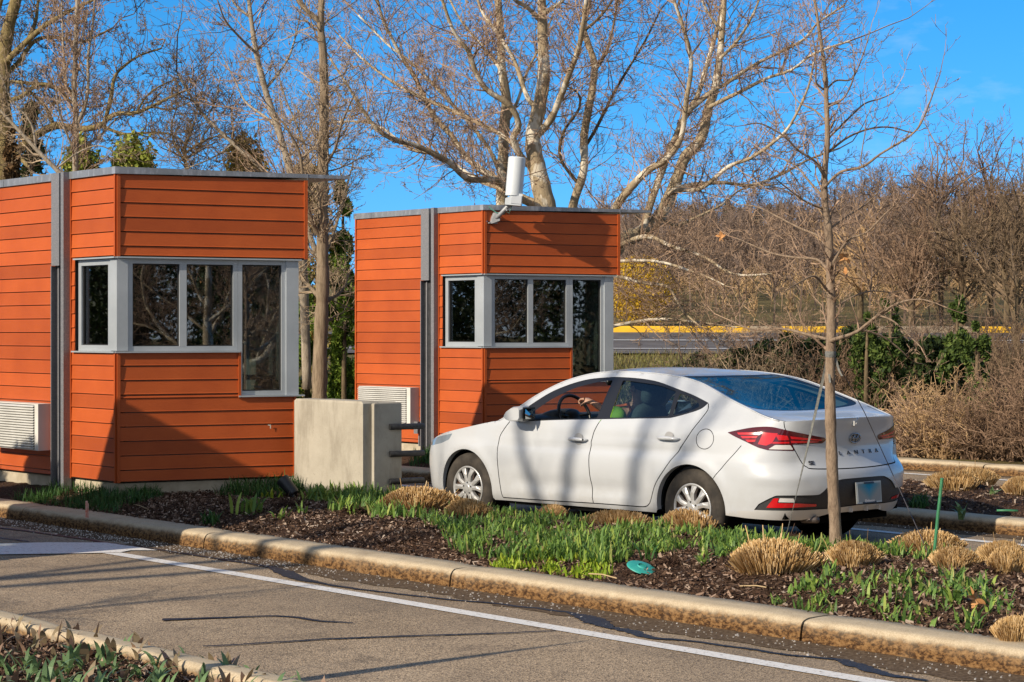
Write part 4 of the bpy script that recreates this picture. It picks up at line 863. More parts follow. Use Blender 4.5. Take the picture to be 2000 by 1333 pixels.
def half(name, side):
    k = cls == name
    if not k.any(): return None
    F = F2[k]; u_, inv = np.unique(F, return_inverse=True); F = inv.reshape(F.shape); P = lift(V2[u_, 0], V2[u_, 1], PUSH.get(name, 0)); P = P*np.array([1, side, 1.])
    return P, (F if side < 0 else F[:, ::-1])
merged = ('body', 'rear_bumper', 'trunk_lid', 'diffuser', 'valance', 'gap')
bumper_o = None
parents = {}
for name in merged:
    m = MB()
    for side in (-1, 1):
        h_ = half(name, side)
        if h_: m.add(h_[0], h_[1])
    ALLP[name] = m
for name in ('front_door', 'rear_door', 'fuel_flap', 'window_trim', 'front_window', 'rear_window_side', 'quarter_window', 'tail_lamp', 'lamp_bar', 'lamp_clear', 'reflector', 'reversing_lens', 'headlamp'):
    for side in (-1, 1):
        if name == 'front_window' and side == -1: continue          # the driver's window is wound down
        if name == 'fuel_flap' and side == 1: name_ = 'body'
        m = MB(); h_ = half(name, side); m.add(*h_)
        if name == 'fuel_flap' and side == 1: ALLP['body'].add(*h_); continue
        par = car
        if name in ('lamp_bar', 'lamp_clear'): par = parents[('tail_lamp', side)]
        o = m.build(CNAME.get(name, name), CMAT[name], par, True); parents[(name, side)] = o
# arch flanges turned inwards, and a lip along the window openings
for kk in ('f', 'r'):
    arc = (sF if kk == 'f' else sR)
    for side in (-1, 1):
        P = lift(arc[:, 0], arc[:, 1]); Q = P.copy(); Q[:, 1] -= .05; P = P*np.array([1, side, 1.]); Q = Q*np.array([1, side, 1.]); n = len(P); i = np.arange(n-1)
        ALLP['body'].add(np.concatenate([P, Q]), np.stack([i, i+1, n+i+1, n+i], 1))

# ---------------------------------------------------------------- top: bonnet, screen, roof, rear glass, boot deck
TC = np.array([(-.80, .70), (-.65, .762), (-.35, .842), (.0, .902), (.20, .938), (.50, 1.105), (.80, 1.250), (1.05, 1.340), (1.35, 1.402), (1.65, 1.416), (2.0, 1.400), (2.38, 1.347), (2.75, 1.222), (3.13, 1.086), (3.36, 1.062), (3.65, 1.045)])
TRx = np.array([-.60, -.36, .0, .25, .42, .60, .80, 1.03, 1.30, 1.60, 1.95, 2.27, 2.62, 3.17, 3.36, 3.47])
tt = np.arange(16.0)
def spl(vals, t):
    vals = np.asarray(vals, float); n = len(vals); i = np.clip(np.floor(t).astype(int), 0, n-2); f = t-i; p0 = vals[np.maximum(i-1, 0)]; p1 = vals[i]; p2 = vals[i+1]; p3 = vals[np.minimum(i+2, n-1)]
    return .5*(2*p1+(-p0+p2)*f+(2*p0-5*p1+4*p2-p3)*f*f+(-p0+3*p1-3*p2+p3)*f**3)
R3 = lift(R_sm[:, 0], R_sm[:, 1])
def top(t, v):
    t = np.asarray(t, float); v = np.asarray(v, float); av = np.abs(v); xc, zc = spl(TC[:, 0], t), spl(TC[:, 1], t); xr = spl(TRx, t)
    yr = np.interp(xr, R3[:, 0], R3[:, 1]); zr = np.interp(xr, R3[:, 0], R3[:, 2])
    ex = 1.9+2.0*sstep(3.6, 4.6, t)*sstep(12.9, 12.2, t)*0
    x = xc+(xr-xc)*av**2; z = zc+(zr-zc)*av**2.3; y = yr*av
    for t0, sa, sb_ in ((0.0, 0.0, SFC), (15.0, SE_, SRC)):
        g = np.linspace(sa, sb_, 200); zt = np.interp(g, topline[:, 0], topline[:, 1]) if sb_ == SFC else 1.027+.018*np.sin((g-SRC)/(SE_-SRC)*math.pi/2)
        E_ = lift(g, zt); yq = av*E_[-1, 1]; o = np.argsort(E_[:, 1]); ex_, ez_ = np.interp(yq, E_[o, 1], E_[o, 0]), np.interp(yq, E_[o, 1], E_[o, 2])
        xc0, zc0, xr0 = spl(TC[:, 0], np.array(t0)), spl(TC[:, 1], np.array(t0)), spl(TRx, np.array(t0)); zr0 = np.interp(xr0, R3[:, 0], R3[:, 2]); yr0 = np.interp(xr0, R3[:, 0], R3[:, 1])
        w_ = np.clip(1-np.abs(t-t0), 0, 1)**1.5
        x = x+w_*(ex_-(xc0+(xr0-xc0)*av**2)); z = z+w_*(ez_-(zc0+(zr0-zc0)*av**2.3)); y = y+w_*(yq-yr0*av)
    return np.stack([x, np.sign(v)*y, z], -1)
WS = rnd(np.array([(4.12, -.955), (4.12, 0), (4.12, .955), (6.9, .93), (6.98, 0), (6.9, -.93)]), .25, 5)
RG = rnd(np.array([(10.98, -.93), (10.88, 0), (10.98, .93), (12.96, .955), (13.02, 0), (12.96, -.955)]), .22, 5)
RGI = rnd(np.array([(11.08, -.885), (10.98, 0), (11.08, .885), (12.86, .905), (12.93, 0), (12.86, -.905)]), .22, 5)
COWL = np.array([(3.86, -.97), (3.84, 0), (3.86, .97), (4.12, .955), (4.12, 0), (4.12, -.955)])
OT = np.concatenate([dens([(0, -1), (15, -1), (15, 1), (0, 1)], .12)])
hoodb = [band(sp([(.02, s_*.93), (1.5, s_*.95), (3.0, s_*.945), (3.86, s_*.965)]), .012) for s_ in (-1, 1)]
trkb = [band(sp([(13.1, s_*.96), (13.6, s_*.955), (14.3, s_*.97), (14.96, s_*.985)]), .011) for s_ in (-1, 1)]
dit = [band(sp([(6.5, s_*.972), (8.5, s_*.965), (10.5, s_*.968), (12.9, s_*.985)]), .014) for s_ in (-1, 1)]
VT, FT, CT = cdt(OT, [dens(f, .1) for f in [WS, RG, RGI, COWL]+hoodb+trkb+dit], .115, (0, 15, -1, 1))
ct = np.full(len(FT), 'body', dtype=object)
ct[(CT[:, 0] < 3.86) & (np.abs(CT[:, 1]) < .95)] = 'hood'; ct[(CT[:, 0] > 13.02) & (np.abs(CT[:, 1]) < .965)] = 'trunk_lid'; ct[(CT[:, 0] > 6.9) & (CT[:, 0] < 10.98) & (np.abs(CT[:, 1]) < .967)] = 'roof'
for b_ in hoodb+trkb+dit: ct[pip(b_, CT)] = 'gap'
ct[pip(COWL, CT)] = 'cowl'; ct[pip(WS, CT)] = 'windscreen'; ct[pip(RG, CT)] = 'glass_border'; ct[pip(RGI, CT)] = 'back_window'
for nm, mt_, off in (('body', None, 0), ('trunk_lid', None, 0), ('gap', None, -.010), ('hood', PAINT, 0), ('roof', PAINT, 0), ('cowl', PLAST, -.006), ('windscreen', fg, -.004), ('glass_border', TRIM, -.003), ('back_window', RGLASS, -.004)):
    k = ct == nm; F = FT[k]; u_, inv = np.unique(F, return_inverse=True); P = top(VT[u_, 0], VT[u_, 1]); P[:, 2] += off; F = inv.reshape(F.shape)
    if mt_ is None: ALLP[nm].add(P, F)
    else:
        m = MB(); m.add(P, F); m.build(nm, mt_, car, True)
def weld(o, d=.0012):
    bm = bmesh.new(); bm.from_mesh(o.data); bmesh.ops.remove_doubles(bm, verts=bm.verts, dist=d); bmesh.ops.recalc_face_normals(bm, faces=bm.faces); bm.to_mesh(o.data); bm.free()
    o.data.polygons.foreach_set('use_smooth', np.ones(len(o.data.polygons), bool)); o.data.set_sharp_from_angle(angle=R(38))
for name in merged:
    o = ALLP[name].build(CNAME.get(name, name), CMAT[name], car, True); weld(o); parents[name] = o
parents['diffuser'].parent = parents['rear_bumper']; parents['valance'].parent = parents['rear_bumper']
for side in (-1, 1): parents[('reflector', side)].parent = parents['rear_bumper']; parents[('reversing_lens', side)].parent = parents['rear_bumper']

for sg_ in (-1, 1):
    k = (R3[:, 0] > .38) & (R3[:, 0] < 3.45); m = MB(); m.tube(R3[k]*np.array([1, sg_, 1])+np.array([0, 0, -.002]), .0065, 8); m.build('roof_moulding', PAINT, car, True)
# ---------------------------------------------------------------- wheels
TYRE = simple('tyre_rubber', (.030, .027, .024), (.065, .056, .046), 9, rough=.85, spec=.2, bump=.2, bscale=60)
ALLOY = simple('wheel_cover_silver', (.50, .50, .49), (.58, .58, .57), 5, rough=.33, metal=.55); RIMD = simple('dark_wheel_steel', (.02, .018, .016), (.10, .05, .025), 12, rough=.7)  # rim disc: near-black steel mottled with rust brown
ax_ = np.array([0, 1., 0])
for cx in (0.0, 2.70):
    for side in (-1, 1):
        c = np.array([cx, side*.705, .3175]); a_ = ax_*side
        m = MB(); m.lathe([(.195, 0), (.225, -.0), (.285, .004), (.310, .02), (.3175, .05), (.3175, .15), (.311, .178), (.292, .196), (.262, .204), (.228, .203), (.206, .196), (.197, .186), (.196, .15)], c, a_, 64)
        tyre = m.build('wheel', TYRE, car, True)
        for gr_ in (.075, .1, .125): pass
        m = MB(); m.lathe([(.196, .150), (.199, .190), (.194, .197), (.184, .194), (.178, .176), (.15, .14), (.06, .135), (0, .135)], c, a_, 56); rim = m.build('rim', RIMD, tyre, True)
        m = MB(); m.lathe([(.198, .188), (.1995, .196), (.193, .201), (.183, .198), (.178, .188)], c, a_, 56)
        m.build('rim_lip', ALLOY, tyre, True)
        m = MB(); r0 = .3 if cx == 0 else .52
        for q in range(5):
            th = 2*math.pi*q/5+r0
            for dth, tw_ in ((-.235, -1), (.235, 1)):
                def pt(r_, an2, h_): return c+r_*np.array([math.cos(an2), 0, math.sin(an2)])+a_*h_
                t_ = th+dth; wi, wo = .30, .165
                top_ = [pt(.055, t_-wi*1.2, .199), pt(.055, t_+wi*1.2, .199), pt(.120, t_+wo*.98+.02*tw_, .204), pt(.181, t_+wo*.92+.10*tw_, .197), pt(.181, t_-wo*.92+.10*tw_, .197), pt(.120, t_-wo*.98+.02*tw_, .204)]
                low_ = [p_-a_*.030 for p_ in top_]; mid = [pt(.075, t_, .206), pt(.13, t_+.02*tw_, .209), pt(.178, t_+.1*tw_, .200)]
                m.add(top_+low_+mid, [[0, 1, 12], [1, 2, 13, 12], [2, 3, 14, 13], [3, 4, 14], [4, 5, 13, 14], [5, 0, 12, 13]]+[[i, 6+i, 6+(i+1) % 6, (i+1) % 6] for i in range(6)])
        m.lathe([(0, .2085), (.026, .2085), (.032, .206), (.062, .203), (.066, .198), (.068, .17)], c, a_, 32); m.build('wheel_cover', ALLOY, tyre)
        m = MB()
        for q in range(5):
            an2 = 2*math.pi*q/5+r0; m.lathe([(.0, .2065), (.0085, .2065), (.0095, .200)], c+.050*np.array([math.cos(an2), 0, math.sin(an2)]), a_, 10)
        m.build('lug_nut', simple('lug_nut_dark', (.08, .08, .08), rough=.4, metal=.6), tyre)
        m = MB(); m.lathe([(.352, -.02), (.352, .16), (.352, .16)], c, a_, 40); m.lathe([(.352, -.02), (0, -.03)], c, a_, 40); m.build('wheel_arch_liner', GAP, car)
# underbody
m = MB(); m.box((1.4, 0, .23), (4.1, 1.30, .05)); m.box((.95, 0, .235), (.9, 1.72, .05)); m.box((1.6, 0, .235), (1.2, 1.74, .05)); m.box((3.2, 0, .30), (.6, 1.45, .06)); m.build('underbody', GAP, car)
m = MB(); m.tube([(3.0, -.45, .27), (3.45, -.45, .25), (3.6, -.45, .26)], .028, 10); m.build('exhaust_pipe', simple('exhaust_steel', (.12, .1, .09), rough=.5, metal=.7), car, True)

# ---------------------------------------------------------------- mirrors, handles, badges, plate
for side in (-1, 1):
    m = MB(); prof = np.array([(.60, .985), (.64, 1.035), (.72, 1.075), (.82, 1.085), (.845, 1.06), (.845, .975), (.82, .948), (.70, .945), (.63, .955)])
    lay = [(.90, .80), (.925, .95), (.985, 1.0), (1.045, .97), (1.085, .80)]; cen = prof.mean(0); V = []
    for yy, sc_ in lay: V += [(cen[0]+(a_-cen[0])*sc_+(yy-.9)*.25, side*yy, cen[1]+(b_-cen[1])*sc_) for a_, b_ in prof]
    n = len(prof); F = [[i*n+j, i*n+(j+1) % n, (i+1)*n+(j+1) % n, (i+1)*n+j] for i in range(len(lay)-1) for j in range(n)]+[list(range(n)), [(len(lay)-1)*n+j for j in range(n)][::-1]]
    m.add(V, F); mo = m.build('wing_mirror', PAINT, car, True, auto=40); weld(mo)
    m = MB(); g = [(.885, .915, 1.055), (.887, .915, .975), (.915, 1.055, .972), (.925, 1.068, 1.02), (.915, 1.055, 1.06)]
    m.prism([(a_, side*b_, c_) for a_, b_, c_ in g], (.006, 0, 0)); m.build('mirror_glass', simple('mirror_glass', (.30, .32, .32), rough=.03, metal=1.0), mo)
    m = MB(); m.prism([(a_, side*b_, c_) for a_, b_, c_ in [(.872, .90, 1.07), (.872, .90, .960), (.90, 1.068, .956), (.912, 1.084, 1.02), (.90, 1.068, 1.074)]], (.008, 0, 0)); m.build('mirror_housing', TRIM, mo)
    m = MB(); m.tube([(.66, side*.865, .955), (.68, side*.93, .975)], [.035, .03], 8); m.build('mirror_stalk', TRIM, mo, True)
    for x0, x1, z0, dr in ((1.315, 1.545, .812, 'front_door'), (2.335, 2.575, .862, 'rear_door')):
        xs_ = np.linspace(x0, x1, 9); dd = parents[(dr, side)]
        yy = np.array([lift(np.array([s_at(x_, z0)]), np.array([z0]))[0, 1] for x_ in (x0, x1)]); yb = np.interp(xs_, [x0, x1], yy)+.004
        out_ = np.array([.0, .022, .030, .033, .034, .033, .030, .022, .0]); m = MB()
        m.tube([(x_, side*(y_+o_), z0+.006*math.sin(i/8*math.pi)) for i, (x_, y_, o_) in enumerate(zip(xs_, yb, out_))], [.008, .013, .015, .016, .016, .016, .015, .013, .008], 10)
        m.build('door_handle', PAINT, dd, True)
        m = MB(); m.lathe([(0, .0), (.052, -.001)], ((x0+x1)/2+.005, side*(yb[4]+.0005), z0+.006), (0, side, 0), 20); m.build('handle_recess', simple('recess_grey', (.33, .33, .33), rough=.4), dd)
        if side == -1 and dr == 'front_door': m = MB(); m.lathe([(0, .002), (.009, .002), (.011, -.004)], (x1-.03, side*(yb[7]+.034), z0+.004), (0, side, 0), 12); m.build('key_lock', TRIM, dd)
lid = parents['trunk_lid']; bump = parents['rear_bumper']
CHROME = simple('dark_chrome', (.30, .31, .33), rough=.18, metal=1.0)
def rear_pt(y_, z_, off=-.004):
    g = np.linspace(5.1, SE_, 400); P = lift(g, np.full(400, z_), off); return np.array([np.interp(abs(y_), P[::-1, 1], P[::-1, 0]), y_, z_])
def rear_ell(y0, z0, a_, b_, ha, hb, off):
    pass
# oval badge: ring plus slanted letter bars
cb = rear_pt(0.0, .880); m = MB(); t_ = np.linspace(0, 2*math.pi, 41)
m.tube([rear_pt(.066*math.cos(t), .880+.036*math.sin(t), -.008) for t in t_], .0062, 8, False)
for y0, z0, y1, z1, r_ in ((-.032, .858, -.014, .906, .0075), (.014, .854, .032, .902, .0075), (-.022, .876, .022, .884, .006)): m.tube([rear_pt(y0, z0, -.009), rear_pt(y1, z1, -.009)], r_, 8)
m.build('badge', CHROME, lid, True)
m = MB(); m.add([rear_pt(.062*math.cos(t), .880+.033*math.sin(t), -.003) for t in t_[:-1]], [list(range(40))]); m.build('badge_field', simple('badge_field', (.34, .35, .36), rough=.3), lid)
def text_mesh(txt, size, ext, bold=0.0, sx_=1.0):
    c = bpy.data.curves.new('lettering', 'FONT'); c.body = txt; c.size = size; c.extrude = ext; c.offset = bold; c.align_x = 'CENTER'; c.align_y = 'CENTER'
    o = bpy.data.objects.new('lettering', c); col.objects.link(o); bpy.context.view_layer.update()
    me = bpy.data.meshes.new_from_object(o.evaluated_get(bpy.context.evaluated_depsgraph_get())); V = np.array([v.co[:] for v in me.vertices]); F = [list(p_.vertices) for p_ in me.polygons]; bpy.data.objects.remove(o)
    V[:, 0] *= sx_; return V, F
def rear_text(txt, y0, z0, size, parent, m_, step=None, sx_=1.0, name='lettering', bold=.0):
    mb_ = MB(); L = list(txt) if step else [txt]
    for i, ch in enumerate(L):
        V, F = text_mesh(ch, size, .003, bold, sx_); yc = y0+(i-(len(L)-1)/2)*(step or 0)
        P = np.array([rear_pt(yc+v[0], z0+v[1], -.004)+np.array([v[2], 0, 0]) for v in V]); mb_.add(P, F)
    return mb_.build(name, m_, parent)
LETT = simple('badge_lettering', (.10, .10, .11), rough=.25, metal=.8)
rear_text('ELANTRA', .015, .768, .044, lid, LETT, .0985, 1.5, bold=-.0004)
rear_text('SE', -.515, .704, .040, lid, LETT, None, 1.35, bold=.0006)
m = MB(); cc_ = rear_pt(-.03, 1.0, -.006); m.box(cc_, (.03, .045, .038)); m.lathe([(0, .02), (.009, .02), (.011, .0)], cc_, (1, 0, -.3), 12); m.build('rear_camera', simple('camera_pod', (.45, .45, .44), rough=.4), lid)
pl = np.array([3.722, .035, .455])
def plate_box(c, hy, hz, d, m_, name, par): mb_ = MB(); mb_.prism([(c[0]-.006*(sz), c[1]+sy*hy, c[2]+sz*hz) for sy, sz in ((-1, -1), (1, -1), (1, 1), (-1, 1))], (d, 0, 0)); return mb_.build(name, m_, par)
fr_ = plate_box(pl, .160, .084, .010, simple('plate_frame', (.42, .44, .44), rough=.3, metal=.6), 'licence_plate', bump)
pm = NT('plate_face'); pm.set(.6, 0, .2); sx = pm.n('SeparateXYZ'); pm.l(pm.coord(), sx.inputs[0]); dy = pm.math('ABSOLUTE', pm.math('SUBTRACT', sx.outputs[1], .035)); dz = pm.math('ABSOLUTE', pm.math('SUBTRACT', sx.outputs[2], .508))
rr_ = pm.math('ADD', pm.math('MULTIPLY', dy, 1.0), pm.math('MULTIPLY', dz, 1.3)); pm.col(pm.ramp(rr_, [(.03, (.01, .25, .46)), (.11, (.14, .27, .33)), (.17, (.27, .30, .31))]))
plate_box(pl+np.array([.004, 0, .0]), .150, .072, .009, pm.m, 'plate_face', fr_)
plate_box(pl+np.array([.0065, 0, -.068]), .085, .015, .0098, TRIM, 'frame_tab', fr_)
V, F = text_mesh('Ettleson', .030, .0006, .0004, 1.25); MB().add(np.stack([pl[0]+.0185+V[:, 2]-.002*0, pl[1]+V[:, 0], pl[2]-.066+V[:, 1]], 1), F).build('lettering', simple('frame_lettering', (.8, .8, .8), rough=.5), fr_)
plate_box(pl+np.array([.003, 0, .076]), .06, .006, .010, TRIM, 'frame_tab', fr_)
for y_ in (.10, .27):
    for sg_ in (-1, 1): m = MB(); m.box((3.655-.09*y_*y_, sg_*y_, .318), (.03, .012, .034)); m.build('valance_fin', SILV, bump)

# ---------------------------------------------------------------- cabin
SEAT = simple('charcoal_seat_cloth', (.045, .05, .052), (.07, .075, .078), 60, rough=.9); DASH = simple('dashboard_plastic', (.03, .033, .036), (.05, .053, .056), 30, rough=.6)
LINER = simple('pale_headlining', (.42, .42, .40), rough=.9)
def cushion(mb_, c, size, rot=0.0, ax=1, n=2.6):
    """superellipsoid pad"""
    th = np.linspace(-math.pi/2, math.pi/2, 13); ph = np.linspace(0, 2*math.pi, 24, endpoint=False); sg = lambda v, e: np.sign(v)*np.abs(v)**e; e = 2/n
    P = np.array([[sg(math.cos(t), e)*sg(math.cos(p_), e), sg(math.cos(t), e)*sg(math.sin(p_), e), sg(math.sin(t), e)] for t in th for p_ in ph])*np.array(size)/2
    cr, sr = math.cos(rot), math.sin(rot); P = np.stack([P[:, 0]*cr+P[:, 2]*sr, P[:, 1], -P[:, 0]*sr+P[:, 2]*cr], 1)+np.array(c)
    F = [[i*24+j, i*24+(j+1) % 24, (i+1)*24+(j+1) % 24, (i+1)*24+j] for i in range(12) for j in range(24)]; return mb_.add(P, F)
for y_ in (-.38, .38):
    m = MB(); cushion(m, (1.40, y_, .50), (.52, .50, .20)); so = m.build('seat', SEAT, car, True)
    m = MB(); cushion(m, (1.68, y_, .80), (.17, .48, .66), .28, n=3); m.build('backrest', SEAT, so, True)
    m = MB(); cushion(m, (1.80, y_, 1.195), (.12, .27, .19), .2, n=3); m.tube([(1.765, y_-.06, 1.13), (1.745, y_-.06, 1.05)], .007, 6); m.tube([(1.765, y_+.06, 1.13), (1.745, y_+.06, 1.05)], .007, 6); m.build('headrest', SEAT, so, True)
m = MB(); cushion(m, (2.45, 0, .52), (.55, 1.30, .22), 0, n=4); so = m.build('seat', SEAT, car, True)
m = MB(); cushion(m, (2.78, 0, .80), (.18, 1.30, .55), .42, n=5); m.build('backrest', SEAT, so, True)
for y_ in (-.42, .42): m = MB(); cushion(m, (2.90, y_, 1.075), (.10, .25, .14), .35, n=3); m.build('headrest', SEAT, so, True)
m = MB(); m.box((3.05, 0, 1.015), (.42, 1.30, .02)); m.build('parcel_shelf', DASH, car)
m = MB(); cushion(m, (.50, 0, .88), (.60, 1.58, .22), -.05, n=4); cushion(m, (.66, -.38, .965), (.22, .40, .13), -.25, n=3); m.build('dashboard', DASH, car, True)
m = MB(); m.box((1.5, 0, .42), (2.0, .22, .26)); m.box((1.5, 0, .27), (2.9, 1.5, .03)); m.build('cabin_floor', DASH, car)
for side in (-1, 1):
    m = MB(); m.box((1.9, side*.80, .62), (2.3, .03, .62)); m.build('door_card', DASH, car)
sw = np.array([.82, -.36, .985]); n_ = unit(np.array([1, 0, .42])); u1 = np.array([0, 1., 0]); u2 = np.cross(n_, u1)
m = MB(); m.tube([sw+.185*(math.cos(t)*u1+math.sin(t)*u2) for t in np.linspace(0, 2*math.pi, 41)], .0155, 10, False); cushion(m, sw-n_*.03, (.06, .17, .13), -.4)
for t in (0, math.pi, -math.pi/2): m.tube([sw+.05*(math.cos(t)*u1-abs(math.sin(t))*u2*-1*(-1))-n_*.02, sw+.18*(math.cos(t)*u1+(math.sin(t))*u2*1)], .012, 6)
m.build('steering_wheel', TRIM, car, True)
m = MB(); cushion(m, (.98, .0, 1.275), (.05, .24, .07), .2, n=3); m.tube([(.98, 0, 1.28), (.95, 0, 1.33)], .01, 6); m.build('rear_view_mirror', TRIM, car, True)
# ================================================================ the driver
def skin_body(name, pts, edges, rad, m, parent, sub=2, root=0):
    me = bpy.data.meshes.new(name); me.from_pydata([tuple(p_) for p_ in pts], edges, []); o = bpy.data.objects.new(name, me); col.objects.link(o)
    sk = o.modifiers.new('skin', 'SKIN'); sk.use_smooth_shade = True
    for v, r_ in zip(me.skin_vertices[0].data, rad): v.radius = (r_, r_) if not isinstance(r_, tuple) else r_
    me.skin_vertices[0].data[root].use_root = True
    sb_ = o.modifiers.new('sub', 'SUBSURF'); sb_.levels = sub; sb_.render_levels = sub
    bpy.context.view_layer.update(); me2 = bpy.data.meshes.new_from_object(o.evaluated_get(bpy.context.evaluated_depsgraph_get())); o.modifiers.clear(); o.data = me2; me2.materials.append(m); o.parent = parent
    me2.polygons.foreach_set('use_smooth', np.ones(len(me2.polygons), bool)); return o
SKINM = simple('skin', (.46, .25, .17), (.55, .31, .22), 14, rough=.55, **{'Subsurface Weight': .08})
VEST = simple('high_visibility_vest', (.20, .44, .025), (.26, .54, .04), 12, rough=.7); VESTO = simple('orange_trim', (.75, .16, .03), rough=.7); BANDM = simple('reflective_band', (.62, .64, .62), rough=.35)
SHIRT = NT('checked_shirt'); SHIRT.set(.85); ck = SHIRT.n('TexChecker', i_Scale=42.0); SHIRT.l(SHIRT.coord(), ck.inputs['Vector']); ck.inputs[1].default_value = (.10, .20, .42, 1); ck.inputs[2].default_value = (.62, .66, .70, 1); SHIRT.l(ck.outputs[0], SHIRT.b.inputs['Base Color']); SHIRT = SHIRT.m
TROU = simple('dark_trousers', (.03, .035, .05), (.05, .055, .07), 30, rough=.9)
dr_loc = car_world(np.array([[1.40, .38, .60]]), -1)[0]
driver = thing('person', dr_loc, 'driver in a green and orange vest with one hand on top of the steering wheel', 'person', None, -CAR_A)
def c2l(x, y, z): return np.array([x-1.42+.11*sstep(1.04, 1.17, z)*(x > 1.3), y+.38, z-.60])
J = {}
B_pts = [c2l(1.45, -.38, .62), c2l(1.50, -.38, .78), c2l(1.55, -.38, .95), c2l(1.575, -.38, 1.03), c2l(1.575, -.38, 1.10), c2l(1.55, -.38, 1.165), c2l(1.535, -.38, 1.245), c2l(1.54, -.38, 1.30)]
B_rad = [.135, .13, .125, .075, .055, .068, .088, .06]; B_e = [(i, i+1) for i in range(7)]
def ext(parent_i, pts, rad):
    i0 = parent_i
    for p_, r_ in zip(pts, rad): B_pts.append(p_); B_rad.append(r_); B_e.append((i0, len(B_pts)-1)); i0 = len(B_pts)-1
    return i0
# left arm resting low, right arm up on the wheel
ext(3, [c2l(1.55, -.56, 1.00), c2l(1.38, -.62, .84), c2l(1.17, -.52, .90), c2l(1.12, -.50, .92)], [.060, .048, .036, .028])
wr = ext(3, [c2l(1.55, -.22, 1.00), c2l(1.33, -.20, .93), c2l(1.085, -.285, 1.055), c2l(1.03, -.305, 1.09)], [.058, .046, .033, .027])
palm = ext(wr, [c2l(.975, -.315, 1.118)], [(.042, .020)])
for k, (dy, ln, cu) in enumerate(((-.036, .066, .03), (-.012, .076, .036), (.012, .072, .036), (.034, .056, .03))):
    ext(palm, [c2l(.945, -.318+dy*.8, 1.128), c2l(.945-ln*.55, -.320+dy, 1.126), c2l(.945-ln*.85, -.320+dy*1.05, 1.126-cu*.7), c2l(.945-ln*.62, -.320+dy*1.05, 1.126-cu*1.5)], [.012, .0098, .009, .0078])
ext(palm, [c2l(.965, -.352, 1.098), c2l(.935, -.362, 1.078), c2l(.91, -.352, 1.066)], [.013, .011, .009])
for sgn in (-1, 1):
    ext(0, [c2l(1.38, -.38+sgn*.12, .64), c2l(1.02, -.38+sgn*.16, .70), c2l(.85, -.38+sgn*.14, .42), c2l(.74, -.38+sgn*.14, .36)], [.085, .068, .050, .040])
skin_body('body', B_pts, B_e, B_rad, SKINM, driver)
vp = [c2l(1.45, -.38, .66), c2l(1.50, -.38, .80), c2l(1.545, -.38, .95), c2l(1.565, -.38, 1.025), c2l(1.555, -.55, 1.02), c2l(1.555, -.21, 1.02)]
skin_body('vest', vp, [(0, 1), (1, 2), (2, 3), (3, 4), (3, 5)], [.155, .155, .155, .125, .098, .098], VEST, driver)
for y_ in (-.50, -.26):
    m = MB(); m.tube([c2l(1.41, y_, .70), c2l(1.40, y_, .90), c2l(1.47, y_, 1.085), c2l(1.58, y_, 1.105), c2l(1.67, y_, 1.04), c2l(1.70, y_, .90)], .012, 8); m.build('vest_band', VESTO, driver, True)
skin_body('sleeve', [c2l(1.55, -.26, 1.01), c2l(1.34, -.205, .935), c2l(1.10, -.278, 1.045)], [(0, 1), (1, 2)], [.066, .056, .046], SHIRT, driver)
skin_body('sleeve', [c2l(1.38, -.615, .845), c2l(1.20, -.54, .89)], [(0, 1)], [.060, .046], SHIRT, driver)
skin_body('vest_shoulder', [c2l(1.55, -.48, 1.04), c2l(1.545, -.555, 1.0), c2l(1.42, -.61, .88)], [(0, 1), (1, 2)], [.098, .092, .075], VEST, driver)
skin_body('trousers', [c2l(1.45, -.38, .64), c2l(1.38, -.5, .65), c2l(1.02, -.54, .71), c2l(.85, -.52, .43), c2l(1.38, -.26, .65), c2l(1.02, -.22, .71), c2l(.85, -.24, .43)], [(0, 1), (1, 2), (2, 3), (0, 4), (4, 5), (5, 6)], [.12, .095, .078, .06, .095, .078, .06], TROU, driver)
m = MB(); cushion(m, c2l(1.565, -.38, 1.285), (.20, .175, .15), .1, n=2.2); m.build('hair', simple('grey_brown_hair', (.05, .04, .03), (.10, .085, .07), 60, rough=.8), driver, True)
m = MB(); cushion(m, c2l(1.45, -.38, 1.225), (.035, .025, .045), 0, n=2); m.build('nose', SKINM, driver, True)
for sgn in (-1, 1):
    m = MB(); cushion(m, c2l(1.462, -.38+sgn*.033, 1.250), (.02, .026, .014), 0, n=2); m.build('eye', simple('eye_white', (.7, .68, .65), rough=.3), driver, True)
    m = MB(); cushion(m, c2l(1.55, -.38+sgn*.088, 1.235), (.04, .016, .06), 0, n=2); m.build('ear', SKINM, driver, True)
m = MB(); cushion(m, c2l(1.464, -.38, 1.183), (.016, .05, .012), 0, n=2); m.build('mouth', simple('lips', (.36, .13, .11), rough=.5), driver, True)
# ================================================================ ground planting
def blades(P, H, Wd, lean, az, curl, nseg=3, taper=.15, twist=0.0, r=None, fold=0.0):
    """many strap leaves at once: base points P (n,3), heights, widths, lean and heading"""
    n = len(P); d = np.stack([np.cos(az), np.sin(az), 0*az], 1); s_ = np.stack([-np.sin(az), np.cos(az), 0*az], 1)
    rows = []
    for k in range(nseg+1):
        t = k/nseg; a_ = lean+curl*t; c = P+d*(H*t*np.sin(a_*(.4+.6*t)))[:, None]+np.array([0, 0, 1.])*(H*t*np.cos(a_*(.4+.6*t)))[:, None]
        w_ = Wd*(np.interp(t, [0, .35, .75, 1], [.7, 1.0, .78, taper]))/2; rows.append(np.stack([c-s_*w_[:, None], c+s_*w_[:, None]], 1))
    V = np.stack(rows, 1).reshape(-1, 3); m_ = (nseg+1)*2; b = (np.arange(n)*m_)[:, None]
    F = np.concatenate([b+np.array([2*k, 2*k+1, 2*k+3, 2*k+2]) for k in range(nseg)]); return V, F
def zbed(name, P): p_, q_ = P[:, 0], P[:, 1]; return bed_h(name, p_, q_)
